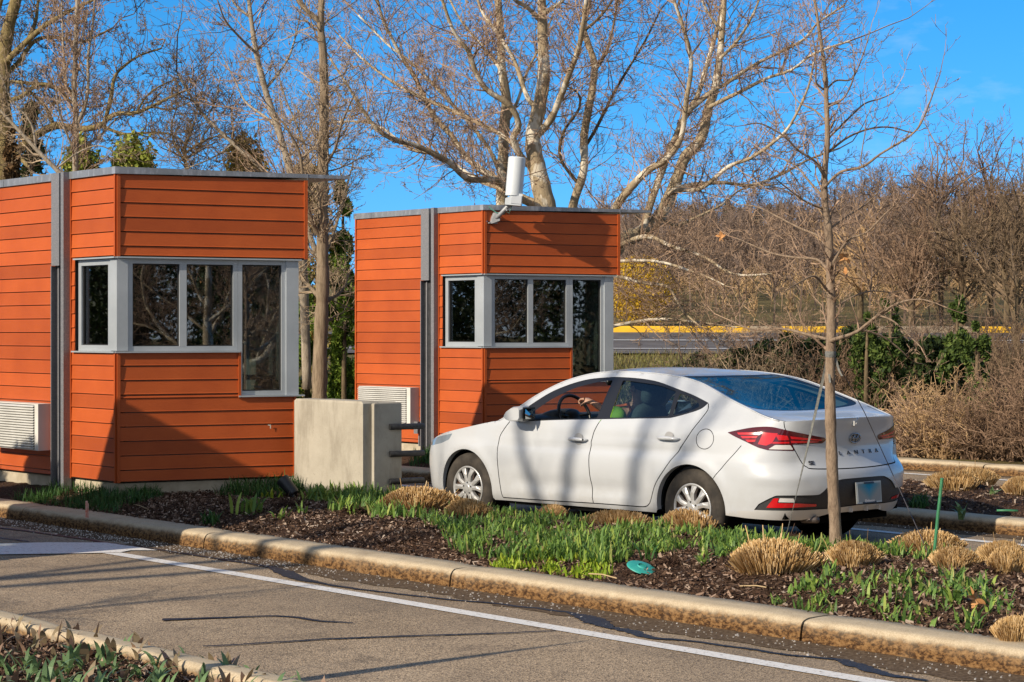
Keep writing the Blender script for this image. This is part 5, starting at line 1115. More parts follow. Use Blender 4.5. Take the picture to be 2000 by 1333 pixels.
def place(name, p, q, z=None):
    h = bed_h(name, p, q) if z is None else z
    return U[None]*np.asarray(p)[:, None]+N[None]*np.asarray(q)[:, None]+Zv[None]*np.asarray(h)[:, None]
G_BLUE = foliage('daffodil_leaves', [(0, (.075, .15, .035)), (.4, (.14, .25, .055)), (.75, (.22, .34, .065)), (.95, (.33, .42, .08)), (1, (.45, .38, .16))], .5, .28)
G_BRIGHT = foliage('lime_shoots', [(0, (.16, .27, .02)), (.5, (.30, .42, .03)), (1, (.45, .50, .06))], .5, .3)
G_DARK = foliage('deep_green_grass', [(0, (.025, .075, .018)), (.6, (.05, .13, .03)), (1, (.09, .18, .04))], .55, .25)
G_TULIP = foliage('tulip_leaves', [(0, (.10, .17, .075)), (.6, (.15, .24, .10)), (1, (.22, .32, .11))], .45, .22)
G_PURP = foliage('purple_tulip_shoots', [(0, (.16, .08, .07)), (.5, (.24, .14, .10)), (1, (.24, .22, .11))], .5, .15)
STRAW = foliage('clipped_straw', [(0, (.22, .12, .045)), (.25, (.44, .27, .105)), (.65, (.62, .42, .195)), (1, (.76, .58, .34))], .8, .12, .15)
CHIP = foliage('bark_chips', [(0, (.035, .019, .013)), (.35, (.09, .053, .035)), (.7, (.17, .11, .075)), (.9, (.30, .21, .155)), (1, (.46, .37, .29))], .95, 0, .1)
GRIT = foliage('salt_grit', [(0, (.30, .26, .21)), (.6, (.55, .51, .46)), (1, (.75, .72, .68))], .9, 0, .2)

# --- bark chips
def chips(bed, n, p0, p1, q0, q1, seed, smin=.010, smax=.045):
    r = np.random.default_rng(seed); p = r.uniform(p0, p1, n); q = r.uniform(q0, q1, n); P = place(bed, p, q); P[:, 2] += r.uniform(.001, .020, n)
    L = r.uniform(smin, smax, n)*r.uniform(.5, 1.3, n); W_ = L*r.uniform(.2, .55, n); A = r.normal(0, 1, (n, 3)); A[:, 2] *= .55; A /= np.linalg.norm(A, axis=1)[:, None]
    B = np.cross(A, r.normal(0, .5, (n, 3))+np.array([0, 0, 1.])); B /= np.linalg.norm(B, axis=1)[:, None]; Cn = np.cross(A, B)*(.004)
    V = np.stack([P-A*L[:, None]/2-B*W_[:, None]/2, P+A*L[:, None]/2-B*W_[:, None]*.3, P+A*L[:, None]*.45+B*W_[:, None]/2+Cn, P-A*L[:, None]*.4+B*W_[:, None]*.45+Cn], 1).reshape(-1, 3)
    b = (np.arange(n)*4)[:, None]; return V, b+np.array([0, 1, 2, 3])
m = MB(); m.add(*chips('one', 52000, 4.6, 16.5, 8.58, 10.7, 1)); tag(m.build('bark_mulch', CHIP), 'dark bark mulch covering the long bed between the kerbs', 'mulch', kind='stuff')
m = MB(); m.add(*chips('near', 20000, 5.0, 9.6, 3.4, 5.02, 2)); tag(m.build('bark_mulch', CHIP), 'brown bark mulch in the near corner bed', 'mulch', kind='stuff')
m = MB(); m.add(*chips('two', 12000, 5.5, 17.5, 14.28, 16.26, 3, .014, .05)); tag(m.build('bark_mulch', CHIP), 'bark mulch in the bed beyond the car', 'mulch', kind='stuff')
# --- pale grit swept into the gutters
def grit(n, p0, p1, qa, qb, seed, s=(.004, .013)):
    r = np.random.default_rng(seed); p = r.uniform(p0, p1, n); q = qa+(qb-qa)*r.beta(1.3, 3.0, n)+r.normal(0, .012, n); P = U[None]*p[:, None]+N[None]*q[:, None]; a_ = r.uniform(*s, n)*r.uniform(.6, 1.2, n)
    D = np.array([[1, 1, 1], [1, -1, -1], [-1, 1, -1], [-1, -1, 1]])*.6; V = (P[:, None]+D[None]*a_[:, None, None]*r.uniform(.6, 1.4, (n, 4, 1))+np.array([0, 0, .006])).reshape(-1, 3); b = (np.arange(n)*4)[:, None]
    return V, np.concatenate([b+np.array(f) for f in ((0, 1, 2), (0, 3, 1), (0, 2, 3), (1, 3, 2))])
m = MB(); m.add(*grit(900, 4.8, 17.5, 8.32, 7.8, 4, (.003, .010))); m.add(*grit(900, 11.5, 17.5, 8.31, 7.85, 41, (.003, .010))); m.add(*grit(350, 6, 17, 13.96, 13.6, 5)); tag(m.build('gutter_gravel', GRIT), 'pale grit scattered along the kerb gutters', 'grit', kind='stuff')

# --- shoots: clumps of strap leaves
def clumps(centres, per, rad, H, W_, seed, lean=.35, curl=.35, bed='one', taper=.25, dz=-.01):
    r = np.random.default_rng(seed); c = np.repeat(np.array(centres, float), per, 0); n = len(c); rr = rad*np.sqrt(r.uniform(0, 1, n)); th = r.uniform(0, 2*math.pi, n)
    p = c[:, 0]+rr*np.cos(th); q = c[:, 1]+rr*np.sin(th); TB = np.array(TUFTS); near = (((np.stack([p, q], 1)[:, None]-TB[None, :, :2])/TB[None, :, 2:3])**2).sum(-1).min(1) < 1.0 if len(TUFTS) else np.zeros(len(p), bool)
    k = ~near & (q > BEDS[bed][0]+.03) & (q < BEDS[bed][1]+.1); p, q, th, rr = p[k], q[k], th[k], rr[k]; n = len(p); P = place(bed, p, q); P[:, 2] += dz
    az = r.uniform(0, 2*math.pi, n); cs = r.choice([.7, .85, 1, 1.1], len(centres)); hs = np.repeat(cs, per)[k]
    return blades(P, H*hs*r.uniform(.55, 1.15, n), W_*r.uniform(.7, 1.25, n), lean*r.uniform(.1, 1.2, n), az, curl*r.uniform(-.2, 1.2, n), 3, taper)
def gpq(x, y, z=.19): v = gp(x, y, z); return to_pq(v)
def scatter_px(n, poly, seed, z=.19):                        # clump centres inside a patch drawn on the ground
    r = np.random.default_rng(seed); C = np.array([gpq(x, y, z) for x, y in poly]); lo, hi = C.min(0), C.max(0); out = []
    while len(out) < n:
        t = r.uniform(lo, hi, (n*3, 2)); out += list(t[pip(C, t)])
    return np.array(out[:n])
TUFTS = []
for x_, y_, w_ in ((1508, 1126, 182), (1668, 1115, 108), (1815, 1073, 150), (1862, 1118, 100), (1968, 1128, 90), (1960, 1088, 96), (1985, 1232, 100), (1365, 1027, 150), (1203, 1029, 138), (1080, 1008, 60), (910, 1015, 96), (815, 1001, 156)):
    t_ = gpq(x_, y_, .19); Yt = gp(x_, y_, .19)[1]; TUFTS.append((t_[0], t_[1], w_/2/F_PX*Yt*.95)); TUFTS.append((t_[0]-.16, t_[1]-.13, w_/2/F_PX*Yt*.85))
m = MB()
A_ = scatter_px(450, [(800, 985), (960, 978), (1300, 1000), (1650, 1035), (1740, 1052), (1700, 1080), (1560, 1080), (1480, 1098), (1400, 1100), (1330, 1086), (1130, 1090), (960, 1080), (880, 1060), (840, 1035)], 1)
m.add(*clumps(A_, 17, .075, .118, .016, 1, .5, .45))
B_ = scatter_px(34, [(1000, 1070), (1180, 1065), (1260, 1080), (1200, 1100), (1050, 1090)], 2); m.add(*clumps(B_, 16, .07, .15, .017, 2))
B2 = scatter_px(84, [(1540, 1135), (1660, 1108), (1800, 1125), (1930, 1140), (1985, 1190), (1890, 1225), (1780, 1215), (1690, 1180), (1600, 1160)], 3); m.add(*clumps(B2, 8, .05, .11, .018, 3, .5, .5))
B3 = scatter_px(45, [(1690, 1060), (1760, 1060), (1830, 1080), (1920, 1100), (1760, 1100)], 31); m.add(*clumps(B3, 12, .06, .13, .018, 5))
B4 = scatter_px(110, [(600, 968), (700, 975), (800, 985), (860, 1010), (740, 1020), (640, 1000)], 4); m.add(*clumps(B4, 14, .07, .15, .020, 4))
B6 = scatter_px(85, [(1380, 1056), (1560, 1064), (1700, 1076), (1770, 1086), (1700, 1094), (1560, 1086), (1400, 1076)], 35); m.add(*clumps(B6, 15, .065, .12, .017, 10, .45, .45))
B5 = scatter_px(14, [(1500, 1120), (1560, 1140), (1640, 1180), (1560, 1170)], 33); m.add(*clumps(B5, 9, .045, .10, .016, 9))
tag(m.build('daffodil_shoots', G_BLUE), 'blue-green daffodil shoots massed in the long bed in front of the car', 'shoots', kind='stuff')
m = MB(); C_ = scatter_px(60, [(950, 1085), (1010, 1075), (1080, 1080), (1190, 1098), (1200, 1110), (1120, 1122), (1070, 1115), (1030, 1098), (950, 1105)], 6); m.add(*clumps(C_, 18, .06, .075, .015, 6, .5, .4))
C2_2 = scatter_px(14, [(1790, 1225), (1850, 1235), (1860, 1250), (1800, 1245)], 7); m.add(*clumps(C2_2, 10, .04, .07, .013, 7)); tag(m.build('lime_shoots', G_BRIGHT), 'bright lime shoots edging the long bed by the kerb', 'shoots', kind='stuff')
m = MB(); D_ = scatter_px(190, [(-40, 965), (120, 958), (300, 962), (310, 975), (180, 1000), (60, 985), (-40, 985)], 8, .19); m.add(*clumps(D_, 26, .08, .13, .007, 8, .5, .7))
D2 = scatter_px(50, [(420, 955), (480, 948), (590, 955), (600, 968), (500, 975), (430, 970)], 9, .2); m.add(*clumps(D2, 20, .08, .18, .010, 10, .35, .4))
tag(m.build('tufted_grass', G_DARK), 'dark green grass tufts along the foot of the nearer booth', 'grass', kind='stuff')
m = MB()
E_1 = scatter_px(18, [(1760, 985), (1800, 978), (1815, 990), (1780, 1000)], 10, .17); m.add(*clumps(E_1, 26, .07, .12, .010, 11, .4, .4, 'two'))
E_2 = scatter_px(26, [(785, 905), (850, 880), (880, 905), (820, 915)], 12, .19); m.add(*clumps(E_2, 22, .09, .17, .011, 12, .4, .4, 'two'))
E_3 = scatter_px(10, [(640, 880), (780, 880), (700, 890)], 13, .19); m.add(*clumps(E_3, 22, .09, .17, .011, 13, .4, .4, 'two'))
tag(m.build('tufted_grass', G_DARK), 'dark green grass tufts in the bed beyond the car', 'grass', kind='stuff')

# --- single leafy plants one can tell apart in the long bed
def fan(x, y, n, H, W_, seed, label, m_=None, bed='one', name='leafy_plant', cat='plant', group='young leafy plants in the mulch', spread=.03, lean=.55, curl=.5):
    p, q = gpq(x, y, .15); b = place(bed, np.array([p]), np.array([q]))[0]; r = np.random.default_rng(seed); P = np.stack([r.normal(0, spread, n), r.normal(0, spread, n), np.full(n, -.012)], 1)
    mb_ = MB(); mb_.add(*blades(P, H*r.uniform(.6, 1.1, n), W_*r.uniform(.75, 1.2, n), lean*r.uniform(.2, 1.2, n), r.uniform(0, 6.28, n), curl*r.uniform(0, 1.2, n), 4, .08))
    o = mb_.build(name, m_ or G_BLUE); o.location = b; return tag(o, label, cat, group)
fan(490, 1012, 26, .20, .030, 1, 'broad rosette of pointed leaves in the mulch below the right corner of the nearer booth', spread=.06)
fan(412, 1018, 60, .13, .012, 2, 'fine-leaved tuft by the kerb left of the broad pointed rosette', m_=G_DARK, spread=.04)
fan(530, 985, 12, .13, .02, 3, 'small upright sprout between the ground spotlight and the rosette', m_=G_BRIGHT)
fan(548, 1022, 9, .13, .024, 4, 'low grey-green sprout just right of the broad rosette')
fan(590, 1015, 8, .13, .022, 5, 'v-shaped sprout at the kerb side below the concrete crash block')
fan(615, 990, 34, .19, .022, 6, 'tall leafy clump in front of the concrete crash block', spread=.06)
fan(1375, 1120, 10, .15, .022, 7, 'lone arching sprout left of the largest straw tuft')
fan(1275, 1110, 8, .17, .020, 8, 'dark upright sprout rising beside the teal lid', m_=G_DARK)
fan(1585, 1160, 9, .12, .024, 9, 'spreading sprout in the mulch below the staked tree')
fan(1520, 1170, 12, .11, .014, 10, 'small tuft at the foot of the largest straw tuft')
fan(1860, 1190, 16, .17, .030, 11, 'broad-leaved sprout beside the curled dry leaf')
fan(1878, 1005, 8, .17, .036, 12, 'single broad leaf standing in the far bed in front of the straw tuft', bed='two', m_=G_TULIP, spread=.008)
fan(1940, 975, 7, .12, .022, 13, 'small sprout in the far bed between two straw tufts', bed='two', m_=G_TULIP, spread=.008)
fan(265, 985, 10, .16, .016, 14, 'pale dry-tipped sprout in the shade by the booth foundation', m_=G_DARK)

# --- clipped ornamental grass: straw tufts
def tuft_mesh(seed, n=1500, rx=.42, rz=.20):
    r = np.random.default_rng(seed); rr = np.sqrt(r.uniform(0, 1, n)); th = r.uniform(0, 2*math.pi, n); lob = 1+.12*np.sin(3*th+seed)+.08*np.sin(5*th+2*seed)
    bx, by = rr*np.cos(th)*lob*.74, rr*np.sin(th)*lob*.74; tx, ty = rr*np.cos(th)*lob, rr*np.sin(th)*lob; h = rz*(1-.62*rr**2.4)*r.uniform(.88, 1.05, n)
    a_ = np.stack([bx*rx, by*rx, np.full(n, -.02)], 1); b_ = np.stack([tx*rx+r.normal(0, .012, n), ty*rx+r.normal(0, .012, n), h], 1)
    st = r.uniform(0, 1, n) < .018; b_[st] += r.normal(0, .05, (st.sum(), 3)); mid = (a_+b_)/2+np.stack([tx, ty, 0*tx], 1)*-.03*rx
    m_ = MB(); w_ = r.uniform(.0040, .0066, n); m_.segs(a_, mid, w_, w_); m_.segs(mid, b_, w_, w_*.85); return m_
tuft_src = {}
def tuft(x, y, wpx, label, k, bed='one', z=.17, hs=1.0, rz=None):
    p, q = gpq(x, y, z); b = place(bed, np.array([p]), np.array([q]))[0]; rad = wpx/2/F_PX*b[1]
    if k not in tuft_src: tuft_src[k] = tuft_mesh(k).build('straw_tuft', STRAW); o = tuft_src[k]
    else: o = tuft_src[k].copy(); col.objects.link(o)
    o.location = b; s_ = rad/.42; o.scale = (s_, s_, s_**.5*hs*1.2); o.rotation_euler = (0, 0, k*1.3+x*.01); return tag(o, label, 'clipped grass', 'clipped straw tufts')
tuft(1508, 1126, 182, 'largest straw tuft, a round clipped mound left of the staked tree foot', 1, hs=1.02)
tuft(1668, 1115, 108, 'round straw tuft just right of the staked tree foot', 2)
tuft(1815, 1073, 150, 'ragged straw tuft behind the green stake', 3, hs=.8)
tuft(1862, 1118, 100, 'round straw tuft in front of the green stake', 4, hs=.9)
tuft(1968, 1128, 90, 'straw tuft at the right edge of the long bed, the middle one of that edge', 5, hs=1.1)
tuft(1960, 1088, 96, 'straw tuft at the right edge of the long bed nearest the far lane', 6, hs=.85)
tuft(1985, 1232, 100, 'low straw tuft cut by the right picture edge close to the kerb', 7, hs=.9)
tuft(1365, 1027, 150, 'flat straw tuft in front of the rear wheel', 8, hs=.85)
tuft(1203, 1029, 138, 'flat straw tuft in front of the rear door, next left of the wheel tuft', 9, hs=.75)
tuft(1080, 1008, 60, 'small straw tuft half buried in shoots below the door seam', 4, hs=.8)
tuft(910, 1015, 96, 'straw tuft below the front wheel, smaller of the pair', 5, hs=.9)
tuft(815, 1001, 156, 'wide straw tuft left of the front wheel', 6, hs=.85)
tuft(1865, 958, 108, 'straw tuft in the bed beyond the car, right of the bumper', 7, 'two', .17, .95)
tuft(1905, 942, 86, 'straw tuft at the back of the bed beyond the car', 8, 'two', .17, .9)
tuft(1995, 968, 82, 'straw tuft of the far bed cut by the right picture edge', 9, 'two', .17, 1.0)
# dark decayed crowns among the shoots
DEC = foliage('decayed_stems', [(0, (.022, .012, .009)), (.6, (.06, .034, .024)), (1, (.12, .075, .05))], .95, 0, .1)
dsrc = None
for i, (x, y, w_, lab) in enumerate(((974, 1022, 50, 'dark decayed plant crown right of the smaller straw tuft of the front wheel'), (1050, 1014, 46, 'dark decayed plant crown beside the half buried small straw tuft'), (1310, 1112, 66, 'dark decayed plant crown beside the teal lid'), (1545, 1058, 70, 'dark decayed plant crown left of the staked tree behind the largest straw tuft'), (1325, 1022, 34, 'small dark decayed crown in front of the rear tyre'), (740, 962, 50, 'dark decayed crown in front of the crash block end'), (1660, 1100, 40, 'dark decayed crown behind the round straw tuft'), (1790, 1140, 60, 'dark decayed crown between the two right straw tufts'), (1920, 1130, 66, 'dark decayed crown near the right straw tufts'), (560, 1000, 60, 'dark decayed crown in mulch below the spotlight'), (690, 1010, 70, 'dark decayed crown below the crash block'))):
    p, q = gpq(x, y, .17); b = place('one', np.array([p]), np.array([q]))[0]; rad = w_/2/F_PX*b[1]
    if dsrc is None:
        r = np.random.default_rng(77); n = 420; d_ = r.normal(0, 1, (n, 3)); d_[:, 2] = np.abs(d_[:, 2]); d_ /= np.linalg.norm(d_, axis=1)[:, None]; a_ = d_*r.uniform(.1, .75, (n, 1))*np.array([1, 1, .5]); b_ = a_+r.normal(0, .22, (n, 3)); b_[:, 2] = np.abs(b_[:, 2])*.8
        dsrc = MB().segs(a_, b_, .022, .014).build('decayed_crown', DEC); o = dsrc
    else: o = dsrc.copy(); col.objects.link(o)
    o.location = b; o.scale = (rad, rad, rad*1.2); o.rotation_euler = (0, 0, i*1.1); tag(o, lab, 'dead plant', 'decayed plant crowns')

# --- tulip shoots in the near bed, each a plant of its own
tul = []
for k in range(6):
    r = np.random.default_rng(100+k); n = int(r.integers(2, 4)); P = np.stack([r.normal(0, .008, n), r.normal(0, .008, n), np.full(n, -.01)], 1); mb_ = MB()
    mb_.add(*blades(P, r.uniform(.10, .16, n), r.uniform(.034, .052, n), r.uniform(.1, .45, n), np.sort(r.uniform(0, 6.28, n)), r.uniform(0, .4, n), 5, .04)); tul.append((mb_, G_PURP))
for k in range(4):
    r = np.random.default_rng(200+k); n = int(r.integers(4, 7)); P = np.stack([r.normal(0, .012, n), r.normal(0, .012, n), np.full(n, -.01)], 1); mb_ = MB()
    mb_.add(*blades(P, r.uniform(.11, .2, n), r.uniform(.022, .04, n), r.uniform(.2, .8, n), r.uniform(0, 6.28, n), r.uniform(0, .7, n), 5, .05)); tul.append((mb_, G_TULIP))
srcs = [None]*10; r = np.random.default_rng(5); NB = []
poly = np.array([gpq(x, y, .1) for x, y in ((-60, 1212), (120, 1220), (260, 1255), (420, 1285), (560, 1318), (660, 1345), (660, 1390), (-60, 1390))]); lo, hi = poly.min(0), poly.max(0)
while len(NB) < 150:
    t = r.uniform(lo, hi)
    if pip(poly, t[None])[0] and all(np.hypot(*(t-o_)) > .085 for o_ in NB): NB.append(t)
for i, t in enumerate(NB):
    xw = pq(t[0], t[1]); ypx = HOR+CAM_H/xw[1]*F_PX; green = r.uniform() < (.18+.5*sstep(1290, 1340, ypx)); k = int(r.integers(6, 10)) if green else int(r.integers(0, 6)); b = place('near', np.array([t[0]]), np.array([t[1]]))[0]
    if srcs[k] is None: srcs[k] = tul[k][0].build('tulip_shoot', tul[k][1]); o = srcs[k]
    else: o = srcs[k].copy(); col.objects.link(o)
    o.location = b; s_ = r.uniform(.58, .95); o.scale = (s_, s_, s_); o.rotation_euler = (0, 0, r.uniform(0, 6.28))
    if green: tag(o, 'green tulip shoot with open strap leaves in the near corner bed', 'tulip shoot', 'green tulip shoots in the near bed')
    else: tag(o, 'purple-tinged tulip shoot with folded leaves in the near corner bed', 'tulip shoot', 'purple tulip shoots in the near bed')

# --- small things lying and standing in the beds
def dry_leaf(loc, s_, label, rot, name='dry_leaf', tilt=.6):
    an = np.linspace(0, 2*math.pi, 31)[:-1]; rad = 1+.42*np.cos(5*an)+.12*np.cos(10*an+.5); V = np.stack([rad*np.cos(an)*.5, rad*np.sin(an)*.5, .16*np.cos(2*an)+.08*np.sin(5*an)], 1)*s_
    V = np.concatenate([V, [[0, 0, -.04*s_]]]); mb_ = MB(); mb_.add(V, [[i, (i+1) % 30, 30] for i in range(30)]); mb_.tube([(0, 0, -.04*s_), (-.35*s_, 0, -.1*s_), (-.75*s_, .05*s_, 0)], .012*s_, 5)
    o = mb_.build(name, LEAFM); o.location = loc; o.rotation_euler = (tilt, tilt*.7, rot); return tag(o, label, 'dry leaf')
LEAFM = simple('tan_oak_leaf', (.42, .19, .06), (.56, .29, .11), 12, rough=.8)
b = gp(1905, 1190, .17); dry_leaf(b+np.array([0, 0, .06]), .10, 'curled orange-brown leaf caught among the shoots at the right of the long bed', .4, tilt=1.0)
b = gp(418, 1300, .11); dry_leaf(b, .05, 'small dry leaf lying in the near corner bed', 1.1, tilt=.2)
b = gp(415, 952, .2); dry_leaf(b+np.array([0, 0, .05]), .10, 'reddish dry leaf leaning on the booth foundation', .2, tilt=1.2)
LID = simple('teal_plastic', (.03, .30, .25), (.05, .38, .32), 20, rough=.5)
b = gp(1253, 1119, .16); m = MB(); m.lathe([(0, .014), (.085, .012), (.098, .006), (.10, 0), (.094, -.004)], (0, 0, 0), (.25, -.3, 1), 28); m.lathe([(.028, .02), (.034, .013), (.022, .0125)], (0, 0, 0), (.25, -.3, 1), 20); o = m.build('plastic_lid', LID, None, True, auto=40); o.location = b+np.array([0, 0, .03]); tag(o, 'round teal plastic lid lying in the mulch near the kerb', 'lid')
b = gp(1823, 1085, .18); tp = ap(1840, 936, b[1]-.02)-b; m = MB(); m.tube([(0, 0, -.05), tp*.5, tp], [.0115, .0115, .0115], 8); m.tube([tp*.985, tp*1.012], [.0125, .0125], 8); o = m.build('garden_stake', simple('green_stake_coating', (.03, .16, .07), (.05, .24, .11), 30, rough=.45), None, True, auto=40); o.location = b; tag(o, 'green plant stake standing by the ragged straw tuft', 'stake')
b = gp(1968, 1000, .19); m = MB(); m.tube([(-.09, .01, .01), (.0, 0, .012), (.085, -.01, .01)], .009, 8); o = m.build('garden_stake', bpy.data.materials['green_stake_coating'], None, True); o.location = b; tag(o, 'short green stake lying flat in the bed beyond the car', 'stake')
b = gp(169, 1012, .128); tp = ap(169.5, 979, b[1])-b; m = MB(); m.box(tp/2, (.019, .012, tp[2])); m.box(tp/2+np.array([.013, -.001, -.01]), (.009, .010, tp[2]-.02)); o = m.build('marker_stake', simple('faded_red_paint', (.55, .12, .06), (.62, .45, .38), 25, rough=.8)); o.location = b; tag(o, 'faded red and white marker stake at the left kerb', 'marker stake')
BLK = simple('black_fixture', (.012, .014, .018), (.02, .022, .026), 20, rough=.45)
b = gp(566, 972, .20); lampr = thing('ground_spotlight', b, 'black ground spotlight tilted up in the grass at the booth corner', 'spotlight')
m = MB(); ax3 = unit(np.array([-.65, .35, .72])); m.lathe([(0, -.02), (.045, -.02), (.055, .0), (.058, .13), (.063, .14), (.063, .165), (.055, .165)], np.array([.03, 0, .045]), ax3, 24); m.build('housing', BLK, lampr, True, auto=35)
m = MB(); m.lathe([(0, .15), (.056, .15)], np.array([.03, 0, .045]), ax3, 24); m.build('lens', GLASS, lampr)
m = MB(); m.tube([(.03, 0, -.06), (.03, 0, .06)], .016, 8); m.build('stake', BLK, lampr, True)
TWG = simple('dry_straw_stem', (.45, .33, .18), rough=.9)
for i, (x0, y0, x1, y1, lab) in enumerate(((1445, 1145, 1510, 1150, 'thin dry stem lying in front of the largest straw tuft'), (1150, 1121, 1205, 1130, 'thin dry stem lying along the kerb edge of the lime shoots'), (255, 985, 290, 995, 'thin pale dry stem lying in the grass by the marker stake'))):
    a_ = gp(x0, y0, .17); c_ = gp(x1, y1, .17); m = MB(); m.tube([np.zeros(3), (c_-a_)*.5+np.array([0, 0, .01]), c_-a_], .004, 5); o = m.build('dry_straw', TWG); o.location = a_; tag(o, lab, 'dry straw')
# ================================================================ staked young tree in front of the car
YS = 13.35
stk, twS = tree('staked_tree', 'slender bare young tree with strap and guy wires in front of the car tail', 'tree', ap(1634, 1092, YS),
    px_limb([(1634, 1092), (1631, 1020), (1627, 950), (1623, 850), (1621, 750), (1622, 690), (1624, 620), (1621, 520), (1618, 450), (1612, 410), (1610, 370), (1611, 330), (1616, 270), (1614, 200), (1612, 150), (1606, 100), (1597, 40), (1590, -10), (1585, -60)], YS, 12.6, 2.0),
    [px_limb(a_, YS, r0, r1, d_) for a_, r0, r1, d_ in (
     ([(1624, 668), (1615, 663), (1574, 653), (1529, 643), (1467, 643), (1426, 626)], 4.2, 1.2, .5), ([(1622, 668), (1631, 663), (1672, 649), (1713, 618), (1754, 593), (1795, 585), (1828, 593)], 4.6, 1.1, -.4),
     ([(1672, 649), (1685, 645), (1726, 659), (1759, 684), (1775, 700)], 2.5, 1, .2), ([(1713, 616), (1745, 628), (1787, 667), (1800, 680)], 2.2, 1, -.2),
     ([(1622, 530), (1615, 524), (1594, 507), (1549, 503), (1508, 495), (1467, 478), (1439, 466)], 3.6, 1.1, .5), ([(1620, 530), (1629, 511), (1656, 470), (1693, 454), (1726, 421), (1754, 396)], 3.2, 1, -.4),
     ([(1622, 575), (1611, 561), (1590, 540), (1562, 552), (1533, 569)], 2.8, 1, -.5), ([(1624, 612), (1631, 602), (1664, 581), (1701, 569), (1740, 572)], 2.6, 1, .4),
     ([(1612, 480), (1599, 462), (1562, 446), (1521, 425), (1480, 405), (1443, 400)], 3.0, 1, .5), ([(1611, 368), (1615, 361), (1643, 336), (1685, 326), (1720, 301), (1766, 273), (1794, 249), (1815, 203), (1827, 168)], 3.4, 1.3, -.4),
     ([(1614, 300), (1622, 294), (1654, 270), (1685, 256), (1717, 249), (1745, 250), (1783, 259), (1795, 245)], 2.6, 1.1, .3), ([(1614, 272), (1622, 266), (1661, 228), (1689, 203), (1720, 193), (1745, 182)], 2.4, 1.1, .4),
     ([(1610, 345), (1607, 340), (1591, 315), (1559, 294), (1531, 266), (1486, 242), (1454, 245)], 3.2, 1.1, -.4), ([(1610, 390), (1605, 382), (1580, 354), (1559, 329), (1538, 315), (1510, 305)], 2.8, 1, .5),
     ([(1612, 178), (1633, 158), (1664, 154), (1685, 109), (1699, 63)], 2.2, 1, .2), ([(1610, 176), (1594, 161), (1594, 133), (1592, 100), (1585, 60)], 1.8, 1, -.2), ([(1685, 326), (1681, 315), (1686, 280), (1689, 263), (1692, 228)], 1.3, .9, 0), ([(1616, 240), (1590, 215), (1560, 200), (1540, 170)], 2, 1, .3), ([(1614, 210), (1645, 195), (1665, 160), (1670, 130)], 1.8, 1, -.3),
     ([(1618, 450), (1645, 430), (1690, 400), (1720, 370)], 2.2, 1, .3), ([(1612, 410), (1575, 395), (1540, 370), (1515, 350)], 2.2, 1, -.3))],
    BK_YOUNG, TW_RED, 51, density=11, tlen=.36, kids=(3, 2), minr=.0019, trunk_twigs=.9, up=.16, wig=.16, limb_bk=BK_YOUNG)
sb0 = np.array(stk.location)
STRAP = simple('webbing_strap', (.10, .105, .10), (.20, .20, .18), 50, rough=.8); WIRE = simple('guy_wire', (.10, .09, .09), rough=.6, metal=.5)
c_ = ap(1622, 690, YS)-sb0; m = MB(); m.tube([c_+np.array([0, 0, dz]) for dz in (-.03, -.015, .0, .015)], [.035, .039, .039, .035], 16, False); m.build('strap_collar', STRAP, stk, True)
def ribbon(a_, b_, w0, w1, nm, tw_=0.0, n=14):
    d_ = unit(b_-a_); s_ = unit(np.cross(d_, np.array([0, 1., .1]))); o2 = np.cross(d_, s_); V = []; F = []
    for i in range(n+1):
        t = i/n; an2 = tw_*t; s2 = s_*math.cos(an2)+o2*math.sin(an2); w_ = w0+(w1-w0)*t; c2 = a_+(b_-a_)*t-np.array([0, 0, .02*math.sin(math.pi*t)])
        for dd, ee in ((-1, -1), (1, -1), (1, 1), (-1, 1)): V.append(c2+s2*dd*w_/2+np.cross(d_, s2)*ee*.0015)
    for i in range(n):
        for k in range(4): F.append([i*4+k, i*4+(k+1) % 4, i*4+4+(k+1) % 4, i*4+4+k])
    F += [[0, 1, 2, 3][::-1], [n*4+k for k in range(4)]]
    return MB().add(V, F).build(nm, STRAP, stk)
ribbon(ap(1616, 702, YS)-sb0, gp(1531, 1066, .19)-sb0, .020, .016, 'strap', 2.2)
ribbon(ap(1618, 700, YS)-sb0, ap(1621, 748, YS-.06)-sb0, .017, .013, 'strap_tail', .4, 6); ribbon(ap(1632, 700, YS)-sb0, ap(1645, 735, YS-.04)-sb0, .016, .012, 'strap_tail', .6, 6)
m = MB(); m.tube([ap(1630, 700, YS)-sb0, ap(1688, 805, YS+.55)-sb0, ap(1745, 930, YS+1.1)-sb0, gp(1812, 1078, .19)-sb0], [.0032]*4, 6); m.build('guy_wire', WIRE, stk)
for px_, py_, s_, lab, rt_ in ((1648, 502, .085, 'largest tan oak leaf still clinging to the staked tree', .3), (1652, 534, .06, 'darker curled oak leaf clinging just below the largest one on the staked tree', 1.4), (1408, 463, .055, 'small tan leaf at the tip of a left branch of the staked tree', 2.2)):
    dry_leaf(ap(px_, py_, YS-.05), s_, lab, rt_, tilt=1.25)

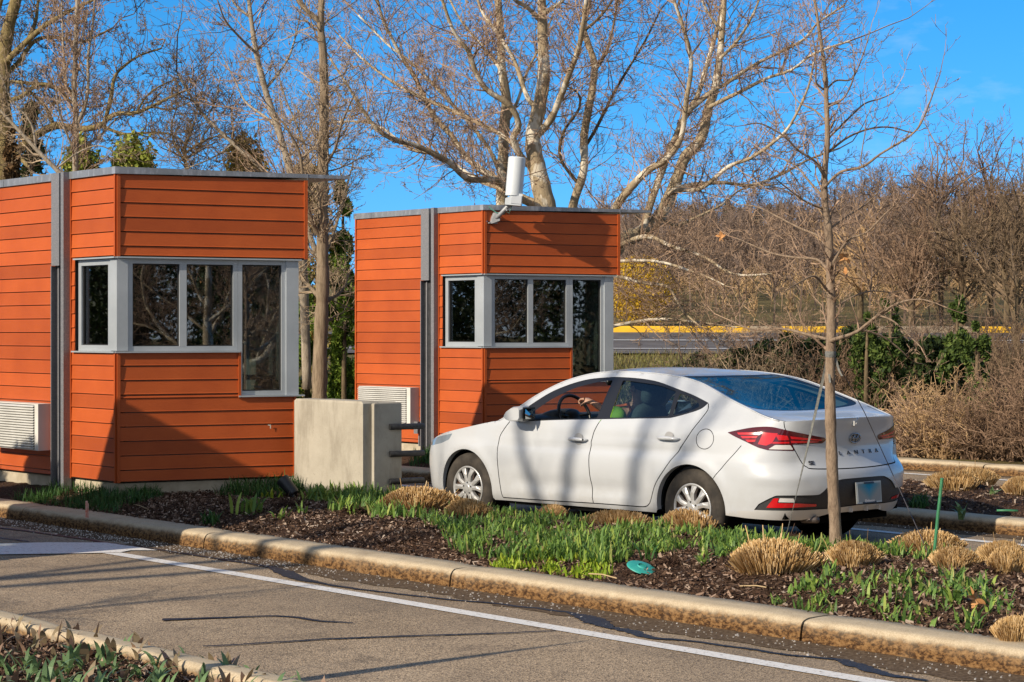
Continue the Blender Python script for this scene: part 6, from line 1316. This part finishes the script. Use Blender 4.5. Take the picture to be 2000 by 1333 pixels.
# ================================================================ evergreens
def leafcard(r, C, Nn, size, asp=.45):
    n = len(C); a_ = r.normal(0, 1, (n, 3)); a_ += Nn*.7; a_ /= np.linalg.norm(a_, axis=1)[:, None]; b_ = np.cross(a_, r.normal(0, 1, (n, 3))); b_ /= np.linalg.norm(b_, axis=1)[:, None]+1e-9
    s_ = size*r.uniform(.5, 1.3, n)[:, None]; w_ = s_*asp
    V = np.stack([C-b_*w_*.5, C+a_*s_*.55, C+b_*w_*.5, C-a_*s_*.4], 1).reshape(-1, 3); b2 = (np.arange(n)*4)[:, None]; return V, b2+np.array([0, 1, 2, 3])
EV_LIGHT = foliage('arborvitae_sprays', [(0, (.11, .14, .02)), (.5, (.24, .28, .04)), (.85, (.36, .38, .06)), (1, (.42, .32, .09))], .7, .15)
EV_BRONZE = foliage('bronzed_arborvitae', [(0, (.14, .13, .03)), (.5, (.34, .26, .07)), (1, (.50, .30, .10))], .7, .15)
EV_DARK = foliage('dark_yew_needles', [(0, (.012, .022, .007)), (.55, (.030, .052, .013)), (1, (.07, .10, .022))], .7, .1)
EV_HEDGE = foliage('hedge_leaves', [(0, (.03, .065, .012)), (.5, (.08, .15, .022)), (1, (.16, .26, .035))], .6, .2)
EV_LIT = foliage('sunlit_hedge_leaves', [(0, (.06, .11, .015)), (.5, (.15, .24, .03)), (1, (.27, .36, .05))], .6, .25)
EV_JUN = foliage('juniper_sprays', [(0, (.022, .045, .010)), (.5, (.06, .10, .02)), (1, (.13, .18, .035))], .7, .15)
EV_PINE = foliage('far_pine_needles', [(0, (.018, .032, .016)), (.6, (.04, .062, .028)), (1, (.07, .09, .04))], .8, .05)
def conifer(name, base, H, rad, label, group, m_, seed, n=5200, size=.11, kind='cone', trunk=True, cat='tree'):
    r = np.random.default_rng(seed); root = thing(name, base, label, cat, group)
    nl = max(14, int(H*9)); lob = []
    for i in range(nl):
        t = r.uniform(0, 1)**.8; prof = (np.sin(np.pi*min(1, t*.55+.45))*1.0 if kind == 'col' else math.sqrt(max(0, 1-t**3))+.08 if kind == 'blunt' else (1-t)**.75+.06) if kind != 'ball' else math.sqrt(max(0, 1-(2*t-1)**2))*.8+.25
        an = r.uniform(0, 6.28); rr = rad*prof*r.uniform(.35, .85); lob.append((rr*math.cos(an), rr*math.sin(an), t*H*.97, rad*r.uniform(.22, .42)*(prof*.8+.25)))
    if kind == 'blunt':
        for i in range(26): t = r.uniform(.80, 1.0); an = r.uniform(0, 6.28); rr = rad*math.sqrt(1-t**3)*r.uniform(.2, 1.0); lob.append((rr*math.cos(an), rr*math.sin(an), t*H*.98-.02, rad*r.uniform(.18, .30)))
        nl = len(lob)
    lob = np.array(lob); k = r.integers(0, nl, n); d_ = r.normal(0, 1, (n, 3)); d_ /= np.linalg.norm(d_, axis=1)[:, None]; rr = r.uniform(.35, 1.05, n)**.6
    C = lob[k, :3]+d_*(lob[k, 3]*rr)[:, None]*np.array([1, 1, 1.6 if kind != 'ball' else 1]); up = d_*.6+np.array([0, 0, .8]); C = C[C[:, 2] > .02]; up = up[:len(C)]
    MB().add(*leafcard(r, C, up, size)).build('crown', m_, root)
    if trunk: m = MB(); m.tube([(0, 0, -.2), (0, 0, H*.5), (.02, 0, H*.92)], [rad*.12, rad*.08, .015], 7); m.build('trunk', BK_DARK, root, True)
    return root
def cpx(name, x, ytop, wpx, Y, label, group, m_, seed, n=5200, size=.11, kind='cone', zb=None, cat='tree'):
    g = ap(x, HOR, Y); zb = float(terrain_z(g[0], Y)) if zb is None else zb; top_ = ap(x, ytop, Y)[2]; return conifer(name, (g[0], Y, max(zb, .0)), top_-max(zb, 0), wpx/2/F_PX*Y, label, group, m_, seed, n, size, kind, cat=cat)
gA = 'arborvitae rising behind the nearer booth'
cpx('arborvitae', 160, 268, 150, 29, 'green arborvitae tip behind the slim upright tree over the booth roof', gA, EV_LIGHT, 61, 9000, .10, 'blunt')
cpx('arborvitae', 258, 264, 180, 29.5, 'widest green arborvitae tip over the booth roof, right of the slim upright tree', gA, EV_LIGHT, 62, 9000, .10, 'blunt')
cpx('arborvitae', 480, 272, 185, 29, 'bronze-tinged arborvitae tip over the right half of the nearer booth roof', gA, EV_BRONZE, 63, 9000, .10, 'blunt')
cpx('arborvitae', 600, 303, 120, 28.5, 'bronzed arborvitae just left of the straight trunk between the booths', gA, EV_BRONZE, 64, 8000, .10, 'blunt')
cpx('arborvitae', 668, 345, 130, 28.8, 'tall dark arborvitae in the gap right of the straight trunk', gA, EV_LIT, 65, 8000, .12)
cpx('hedge_bush', 600, 520, 120, 27.6, 'leafy green hedge bush left of the straight trunk between the booths', 'hedge bushes between the booths', EV_LIT, 66, 9000, .075, 'col', cat='bush')
cpx('hedge_bush', 672, 555, 120, 27.2, 'leafy green hedge bush right of the straight trunk between the booths', 'hedge bushes between the booths', EV_LIT, 67, 9000, .075, 'col', cat='bush')
cpx('conifer', 60, 190, 150, 36, 'dark conifer behind the gnarled oak at the far left', None, EV_DARK, 68, 7000, .16)
cpx('brown_leaved_tree', 22, 235, 110, 31.5, 'tree still holding dull brown leaves behind the oak trunk', None, foliage('withered_leaves', [(0, (.05, .03, .015)), (.6, (.13, .075, .03)), (1, (.24, .14, .06))], .8, .15), 69, 3600, .12)
# yew and juniper screen behind the car
gY = 'dark evergreen bushes behind the car'
for i, (x, yt, wp, Y, lab) in enumerate(((1345, 705, 190, 31, 'lowest dark yew bush at the left end of the screen behind the car'), (1440, 690, 170, 31.5, 'dark yew bush behind the car roof, second from the left end'), (1530, 665, 180, 31, 'dark yew bush behind the staked tree branches'), (1640, 640, 170, 31.5, 'dark yew bush just right of the staked tree'), (1790, 655, 180, 30.5, 'dark yew bush behind the right bare shrubs'), (1870, 690, 140, 30, 'dark yew bush at the right end of the evergreen screen'))):
    cpx('yew_bush', x, yt, wp, Y, lab, gY, EV_DARK, 80+i, 6500, .10, 'ball', cat='bush')
for i, (x, yt, wp, Y, lab) in enumerate(((1738, 560, 105, 29.0, 'upright green juniper plume, tallest right of the staked tree'), (1868, 572, 105, 29.0, 'upright green juniper plume leaning at the right among bare shrubs'), (1692, 612, 110, 28.9, 'shorter green juniper plume close to the staked tree'), (1908, 630, 110, 28.4, 'short green juniper plume nearest the right edge'))):
    cpx('juniper', x, yt, wp, Y, lab, 'juniper plumes behind the car', EV_JUN, 90+i, 2600, .10, 'cone', cat='bush')

# ================================================================ leafless shrubs and trees at the right
def shrub(name, x, ytop, wpx, Y, label, group, m_, seed, stems=60, zb=None, cat='shrub', minr=.0032, kids=(3, 3, 2), lean=.8):
    g = ap(x, HOR, Y); zb = float(terrain_z(g[0], Y)) if zb is None else zb; H = ap(x, ytop, Y)[2]-zb; W_ = wpx/2/F_PX*Y; r = np.random.default_rng(seed); tw = Twigs()
    for i in range(stems):
        an = r.uniform(0, 6.28); rr = r.uniform(0, .35)*W_; d_ = unit(np.array([math.cos(an)*lean*r.uniform(.1, 1.3)*W_/max(H, .3), math.sin(an)*lean*r.uniform(.1, 1.3), 1.0]))
        grow(tw, r, np.array([rr*math.cos(an), rr*math.sin(an), -.05]), d_, H*r.uniform(.6, 1.15), .011, 0, .02, .24, kids, (20, 65), .52, 6, minr)
    o = MB().segs(tw.a, tw.b, np.array(tw.ra), np.array(tw.rb)).build(name, m_); o.location = (g[0], Y, zb); return tag(o, label, cat, group)
gS = 'leafless shrubs along the far kerb'
for i, (x, yt, wp, Y, lab, mt_) in enumerate(((1775, 770, 190, 25.2, 'leafless tan shrub just right of the car tail', TW_RED), (1840, 735, 190, 24.9, 'leafless straw-brown shrub second from the car along the far kerb', TW_GOLD), (1905, 750, 190, 24.6, 'leafless straw-brown shrub third from the car along the far kerb', TW_BROWN), (1965, 725, 190, 24.3, 'leafless shrub at the right edge along the far kerb', TW_BROWN), (2040, 720, 190, 24.0, 'leafless shrub mostly cut by the right picture edge', TW_BROWN),
    (1700, 700, 190, 29.2, 'grey-brown leafless shrub over the yews right of the staked tree', TW_BROWN), (1800, 660, 150, 31.4, 'tall leafless shrub rising between the two juniper plumes', TW_BROWN), (1960, 610, 190, 30.5, 'tall dark leafless shrub at the right edge behind the kerb shrubs', TW_DARK),
    (1590, 638, 180, 29.8, 'leafless shrub behind the rear window left of the staked tree', TW_BROWN), (1480, 655, 200, 30.0, 'leafless shrub above the middle of the car roof', TW_TAN), (1370, 678, 200, 30.0, 'leafless shrub above the front of the car roof', TW_TAN), (1260, 730, 170, 29.5, 'low leafless shrub right beside the farther booth', TW_TAN))):
    shrub('bare_shrub', x, yt, wp, Y, lab, gS, mt_, 300+i, 105 if i < 5 else 44)
for i, x in enumerate((1490, 1560, 1660, 1735, 1815, 1890, 1965)):
    shrub('bare_shrub', x, (640, 622, 618, 625, 610, 605, 600)[i], 170, 34.5+.4*(i % 3), ('thin bare shrub screening the far road left of the staked tree, nearer the booth', 'thin bare shrub screening the far road just left of the staked tree', 'thin bare shrub screening the far road just right of the staked tree', 'thin bare shrub screening the far road behind the tallest juniper plume', 'thin bare shrub screening the far road between the juniper plumes', 'thin bare shrub screening the far road right of the leaning juniper plume', 'thin bare shrub screening the far road at the right edge')[i], 'thin shrubs before the far road', (TW_BROWN, TW_RED, TW_BROWN)[i % 3], 370+i, 95)
fs = shrub('forsythia_bush', 1252, 520, 150, 61.0, 'yellow flowering bush beyond the far road beside the farther booth', None, TW_GOLD, 350, 60, cat='bush', minr=.006)
r = np.random.default_rng(9); n = 5200; d_ = r.normal(0, 1, (n, 3)); d_ /= np.linalg.norm(d_, axis=1)[:, None]; C = d_*(r.uniform(.2, 1, n)**.45)[:, None]*np.array([1.15, 1.1, 1.15])+np.array([0, 0, 1.15]); C = C[C[:, 2] > .1]
MB().add(*leafcard(r, C, C*.2, .085, .8)).build('blossom', foliage('yellow_blossom', [(0, (.34, .20, .01)), (.6, (.58, .36, .015)), (1, (.72, .50, .03))], .7, .2), fs)

def bare_tree(name, x, ytop, wpx, Y, label, group, bk_, tm, seed, n=26, ybase=None, kids=(4, 4, 3), minr=.006, r0=.13):
    g = ap(x, HOR, Y); zb = float(terrain_z(g[0], Y)); H = ap(x, ytop, Y)[2]-zb; W_ = wpx/2/F_PX*Y; r = np.random.default_rng(seed); root = thing(name, (g[0], Y, zb), label, 'tree', group)
    P = np.array([(0, 0, -.2)]+[(r.normal(0, .05)*H*.3*t, r.normal(0, .05)*H*.3, H*.62*t) for t in (.25, .5, .75, 1)]); P = smooth_path(P, 4); m = MB(); m.tube(P, np.linspace(r0, r0*.35, len(P)), 8); m.build('trunk', bk_, root, True)
    tw = Twigs()
    for i in range(n):
        t = r.uniform(.22, 1.0); j = min(int(t*(len(P)-1)), len(P)-2); b_ = P[j]+(P[j+1]-P[j])*(t*(len(P)-1)-j); an = r.uniform(0, 6.28); el = R(r.uniform(15, 70)); d_ = np.array([math.cos(an)*math.cos(el), math.sin(an)*math.cos(el), math.sin(el)])
        L = min(W_/max(math.cos(el), .3), (H-b_[2])/max(math.sin(el), .25))*r.uniform(.65, 1.0); grow(tw, r, b_, d_, L, r0*.30, 0, .05, .20, kids, (25, 60), .52, 6, minr)
    MB().segs(tw.a, tw.b, np.array(tw.ra), np.array(tw.rb)).build('crown', tm, root); return root
gT = 'bare trees beyond the far road'
for i, (x, yt, wp, Y, lab, tm) in enumerate(((1835, 232, 250, 62, 'round-crowned bare brown tree, tallest beyond the road right of the staked tree', TW_BROWN), (1935, 250, 220, 64, 'bare brown tree filling the gap before the right edge', TW_BROWN), (2010, 225, 200, 61, 'bare dark tree cut by the right picture edge', TW_DARK), (1745, 330, 210, 66, 'smaller bare tree between the staked tree and the round-crowned tree', TW_BROWN), (1680, 385, 180, 68, 'low bare tree just right of the staked trunk beyond the road', TW_GOLD), (1880, 350, 220, 60, 'spreading bare tree in front of the round-crowned one', TW_DARK), (1965, 380, 230, 59.5, 'thicket-like bare tree low at the right edge beyond the road', TW_DARK), (1780, 430, 200, 60, 'low bare tree beyond the road above the junipers', TW_BROWN))):
    bare_tree('bare_tree', x, yt, wp, Y, lab, gT, BK_DARK, tm, 400+i, 36)
bare_tree('bare_tree', 1985, 430, 230, 39, 'dark bare tree on the near side of the far road at the right edge', gT, BK_DARK, TW_DARK, 420, 20, minr=.0042, r0=.09)
# the wooded hillside: one brown mass
def bulk(P, H, seed, k=(13, 7, 4), spread=.42, r0=.05):
    r = np.random.default_rng(seed); n = len(P); A, B, RA, RB = [], [], [], []
    topp = P+np.stack([r.normal(0, .05, n)*H, r.normal(0, .05, n)*H, H*.8], 1); A.append(P); B.append(topp); RA.append(np.full(n, r0)*H/6); RB.append(np.full(n, r0*.35)*H/6)
    s, e, L = P, topp, H*.8
    for lv, kk in enumerate(k):
        i = np.repeat(np.arange(len(s)), kk); u_ = r.uniform(.22 if lv == 0 else .25, 1, len(i)); b0 = s[i]+(e[i]-s[i])*u_[:, None]; dd = e[i]-s[i]; dd /= np.linalg.norm(dd, axis=1)[:, None]
        v = r.normal(0, 1, (len(i), 3)); v -= dd*(v*dd).sum(1)[:, None]; v /= np.linalg.norm(v, axis=1)[:, None]; an = r.uniform(.5, 1.1, len(i))[:, None]; nd = dd*np.cos(an)+v*np.sin(an); nd[:, 2] += .18; nd /= np.linalg.norm(nd, axis=1)[:, None]
        Ln = (L[i] if lv == 0 else L[i])*r.uniform(.3, .62, len(i))*(1.15-.6*u_ if lv == 0 else .9); e2 = b0+nd*Ln[:, None]; rad = r0*(.42**(lv+1))*np.ones(len(i)); rad = np.maximum(rad, .012); A.append(b0); B.append(e2); RA.append(rad); RB.append(rad*.5); s, e, L = b0, e2, Ln
    return np.concatenate(A), np.concatenate(B), np.concatenate(RA), np.concatenate(RB)
r = np.random.default_rng(31); Ys = np.concatenate([r.uniform(60, 95, 60), r.uniform(95, 215, 330)]); fx = r.uniform(1120, 2060, len(Ys)); Xs = (fx-1000)/F_PX*Ys; Pw = np.stack([Xs, Ys, terrain_z(Xs, Ys)-.1], 1); Hh = np.where(Ys < 95, r.uniform(2.5, 5.0, len(Ys)), r.uniform(3.5, 6.5, len(Ys)))*np.where((fx > 1640), 1.15, 1)
tag(MB().segs(*bulk(Pw, Hh, 32)).build('hillside_wood', TW_HILL), 'brown leafless wood covering the hillside beyond the far road', 'woodland', kind='stuff')
r = np.random.default_rng(37); Ys = r.uniform(59.5, 200, 420); fx = r.uniform(1120, 2080, 420); Xs = (fx-1000)/F_PX*Ys; Pu = np.stack([Xs, Ys, terrain_z(Xs, Ys)-.1], 1)
tag(MB().segs(*bulk(Pu, r.uniform(1.0, 2.4, 420), 38, (14, 5), .6, .02)).build('undergrowth', TW_GOLD), 'tangled pale undergrowth beneath the hillside wood', 'undergrowth', kind='stuff')
for i in range(15):
    r = np.random.default_rng(500+i); fx = 1330+i*17+r.uniform(-8, 8) if i < 12 else (1245, 1590, 1620)[i-12]; Y = r.uniform(150, 175); yt = r.uniform(392, 418) if i < 12 else 420
    cpx('pine_tree', fx, yt, r.uniform(34, 50), Y, 'dark pine on the skyline of the wooded hill', 'dark pines on the hilltop', EV_PINE, 500+i, 900, .55, 'cone')
# dry tall grass of the verge and bank
m = MB(); r = np.random.default_rng(44); n = 26000; Yv = r.uniform(26, 46, n); Xv = (r.uniform(1150, 2040, n)-1000)/F_PX*Yv; k = (N[0]*Xv+N[1]*Yv) > 20.2; P = np.stack([Xv[k], Yv[k], terrain_z(Xv[k], Yv[k])-.02], 1); n = len(P)
m.add(*blades(P, r.uniform(.06, .20, n), r.uniform(.008, .02, n), r.uniform(0, .6, n), r.uniform(0, 6.28, n), r.uniform(0, .6, n), 2, .2)); tag(m.build('dry_grass', foliage('winter_grass', [(0, (.14, .11, .035)), (.5, (.24, .20, .07)), (.85, (.22, .24, .06)), (1, (.34, .28, .13))], .8, .2)), 'dry winter grass on the bank beyond the lanes', 'grass', kind='stuff')

# ================================================================ trees and added shade casters beside and behind the viewer (they shade the lane and stand in the panes)
b0 = copy_tree(b1); b0.location = (C1[0]-(C2[0]-C1[0])*1.0, C1[1]-(C2[1]-C1[1])*1.0, 0); tag(b0, 'third orange-boarded toll booth, outside the view to the left of the near lane')
for i, (p_, q_, s_) in enumerate(((11.0, .6, 1.0), (8.6, -2.6, 1.05), (12.6, -4.0, 1.15))):
    o = copy_tree(stk); o.location = pq(p_, q_, .1); o.rotation_euler = (0, 0, 1.1+i*1.7); o.scale = (s_, s_, s_)
    tag(o, ('bare young tree in the near bed left of the view', 'second bare young tree in the near bed left of the view', 'third bare young tree beyond the left verge')[i], 'tree', 'young trees left of the view')
def lp(pts): return smooth_path(np.array([pq(a_, b_-5.2*min(1, c_/3), c_+2.9*sstep(.5, 4.5, c_)) for a_, b_, c_ in pts]))
tree('twin_stem_tree', 'twin-stemmed bare tree outside the view on the left, shading the car doors', 'tree', pq(12.9, -.2, .05),
     (lp([(12.9, 0, 0), (12.9, 0, 1.2), (12.95, .05, 2.4), (12.85, .1, 3.6), (12.75, .1, 4.8), (12.65, .05, 6.0), (12.45, .1, 7.0), (12.1, .1, 8.4)]), .12, .05),
     [(lp([(12.95, .05, 2.3), (12.6, -.1, 3.4), (12.2, -.15, 4.6), (12.0, -.1, 5.8), (11.75, -.1, 6.8), (11.5, 0, 8.2)]), .085, .045), (lp([(12.65, .05, 5.9), (13.1, .3, 6.8), (13.4, .4, 7.8)]), .07, .03),
      (lp([(12.05, -.1, 5.4), (11.5, .2, 6.3), (11.0, .3, 7.2), (10.7, .3, 8.2)]), .07, .03), (lp([(12.85, .1, 3.6), (13.4, .6, 4.4), (14.0, 1.0, 5.6)]), .06, .025), (lp([(12.2, -.15, 4.6), (11.6, .8, 5.2), (11.2, 1.4, 6.0)]), .05, .02)],
     BK_TAN, TW_RED, 710, density=3.2, tlen=1.1, kids=(3, 2), minr=.004)
for i, (src, p_, q_, rz, s_) in enumerate(((tA, 13.6, -6.0, .9, .8), (tD, 17.5, -3.0, 2.4, .7))):
    o = copy_tree(src); o.location = pq(p_, q_); o.rotation_euler = (0, 0, rz); o.scale = (s_, s_, s_); tag(o, 'bare sycamore outside the view on the left, %s of two' % ('upright one', 'leaning one')[i], 'tree', 'sycamores beside the viewer')
g_ = gp(1160, 1250); pb = g_-np.array([math.cos(SUN_TRAVEL), math.sin(SUN_TRAVEL), 0])*4.7; m = MB(); m.lathe([(.03, 0), (.022, .3), (.02, .9), (.045, 1.3), (.055, 1.6), (.045, 1.95), (.022, 2.3), (.008, 2.58), (0, 2.6)], (0, 0, 0), (0, 0, 1), 14)  # post added out of view, swollen mid-height to shape the streak it casts
o = m.build('shadow_post', simple('shadow_post_tan', (.30, .22, .13), (.40, .31, .2), 40, rough=.95), None, True); o.location = pb; tag(o, 'unseen post added on the left to cast the streak on the lane', 'shadow post')
ev0 = conifer('spruce_tree', (11, -6, 0), 8.5, 2.6, 'dark spruce outside the view', 'spruces outside the view', EV_DARK, 700, 30000, .17)
for i, (x, y, s_) in enumerate(((15, 0, .9), (18, -8, 1.2), (8.5, -12, 1.1), (23, -3, 1.3), (14, -16, 1.3), (28, -12, 1.4), (20, 5, 1.0), (25, 6, 1.2), (29, 11, 1.2), (22, 11, .9), (34, 5, 1.4), (32, 15, 1.2), (-15, 23, .8), (-19, 27, .9), (-24, 25, 1.0), (-22, 32, 1.1), (-28, 30, 1.1))):
    o = copy_tree(ev0); o.location = (x, y, 0); o.scale = (s_, s_, s_); o.rotation_euler = (0, 0, i*.9)
for i, p_ in enumerate((17.4, 18.7, 20.2)):  # row added out of view to shade the foot of the lane-side wall
    v = pq(p_, 3.9+.2*i); conifer('arborvitae', (v[0], v[1], 0), 3.3-.05*i, .85, 'unseen arborvitae added left of the near lane to shade the booth foot', 'arborvitae added for shade left of the view', EV_LIT, 720+i, 9000, .11, 'blunt')
for i, (src, x, y, rz) in enumerate(((tA, 7.2, 7.0, 2.1), (tD, 10.5, 4.0, .6), (tA, 14.5, 9.5, 4.0))):
    o = copy_tree(src); o.location = (x, y, 0); o.rotation_euler = (0, 0, rz); o.scale = (.6, .6, .6); tag(o, 'bare sycamore outside the view on the right, number %s in from the lane' % ('one', 'two', 'three')[i], 'tree', 'sycamores beside the viewer')
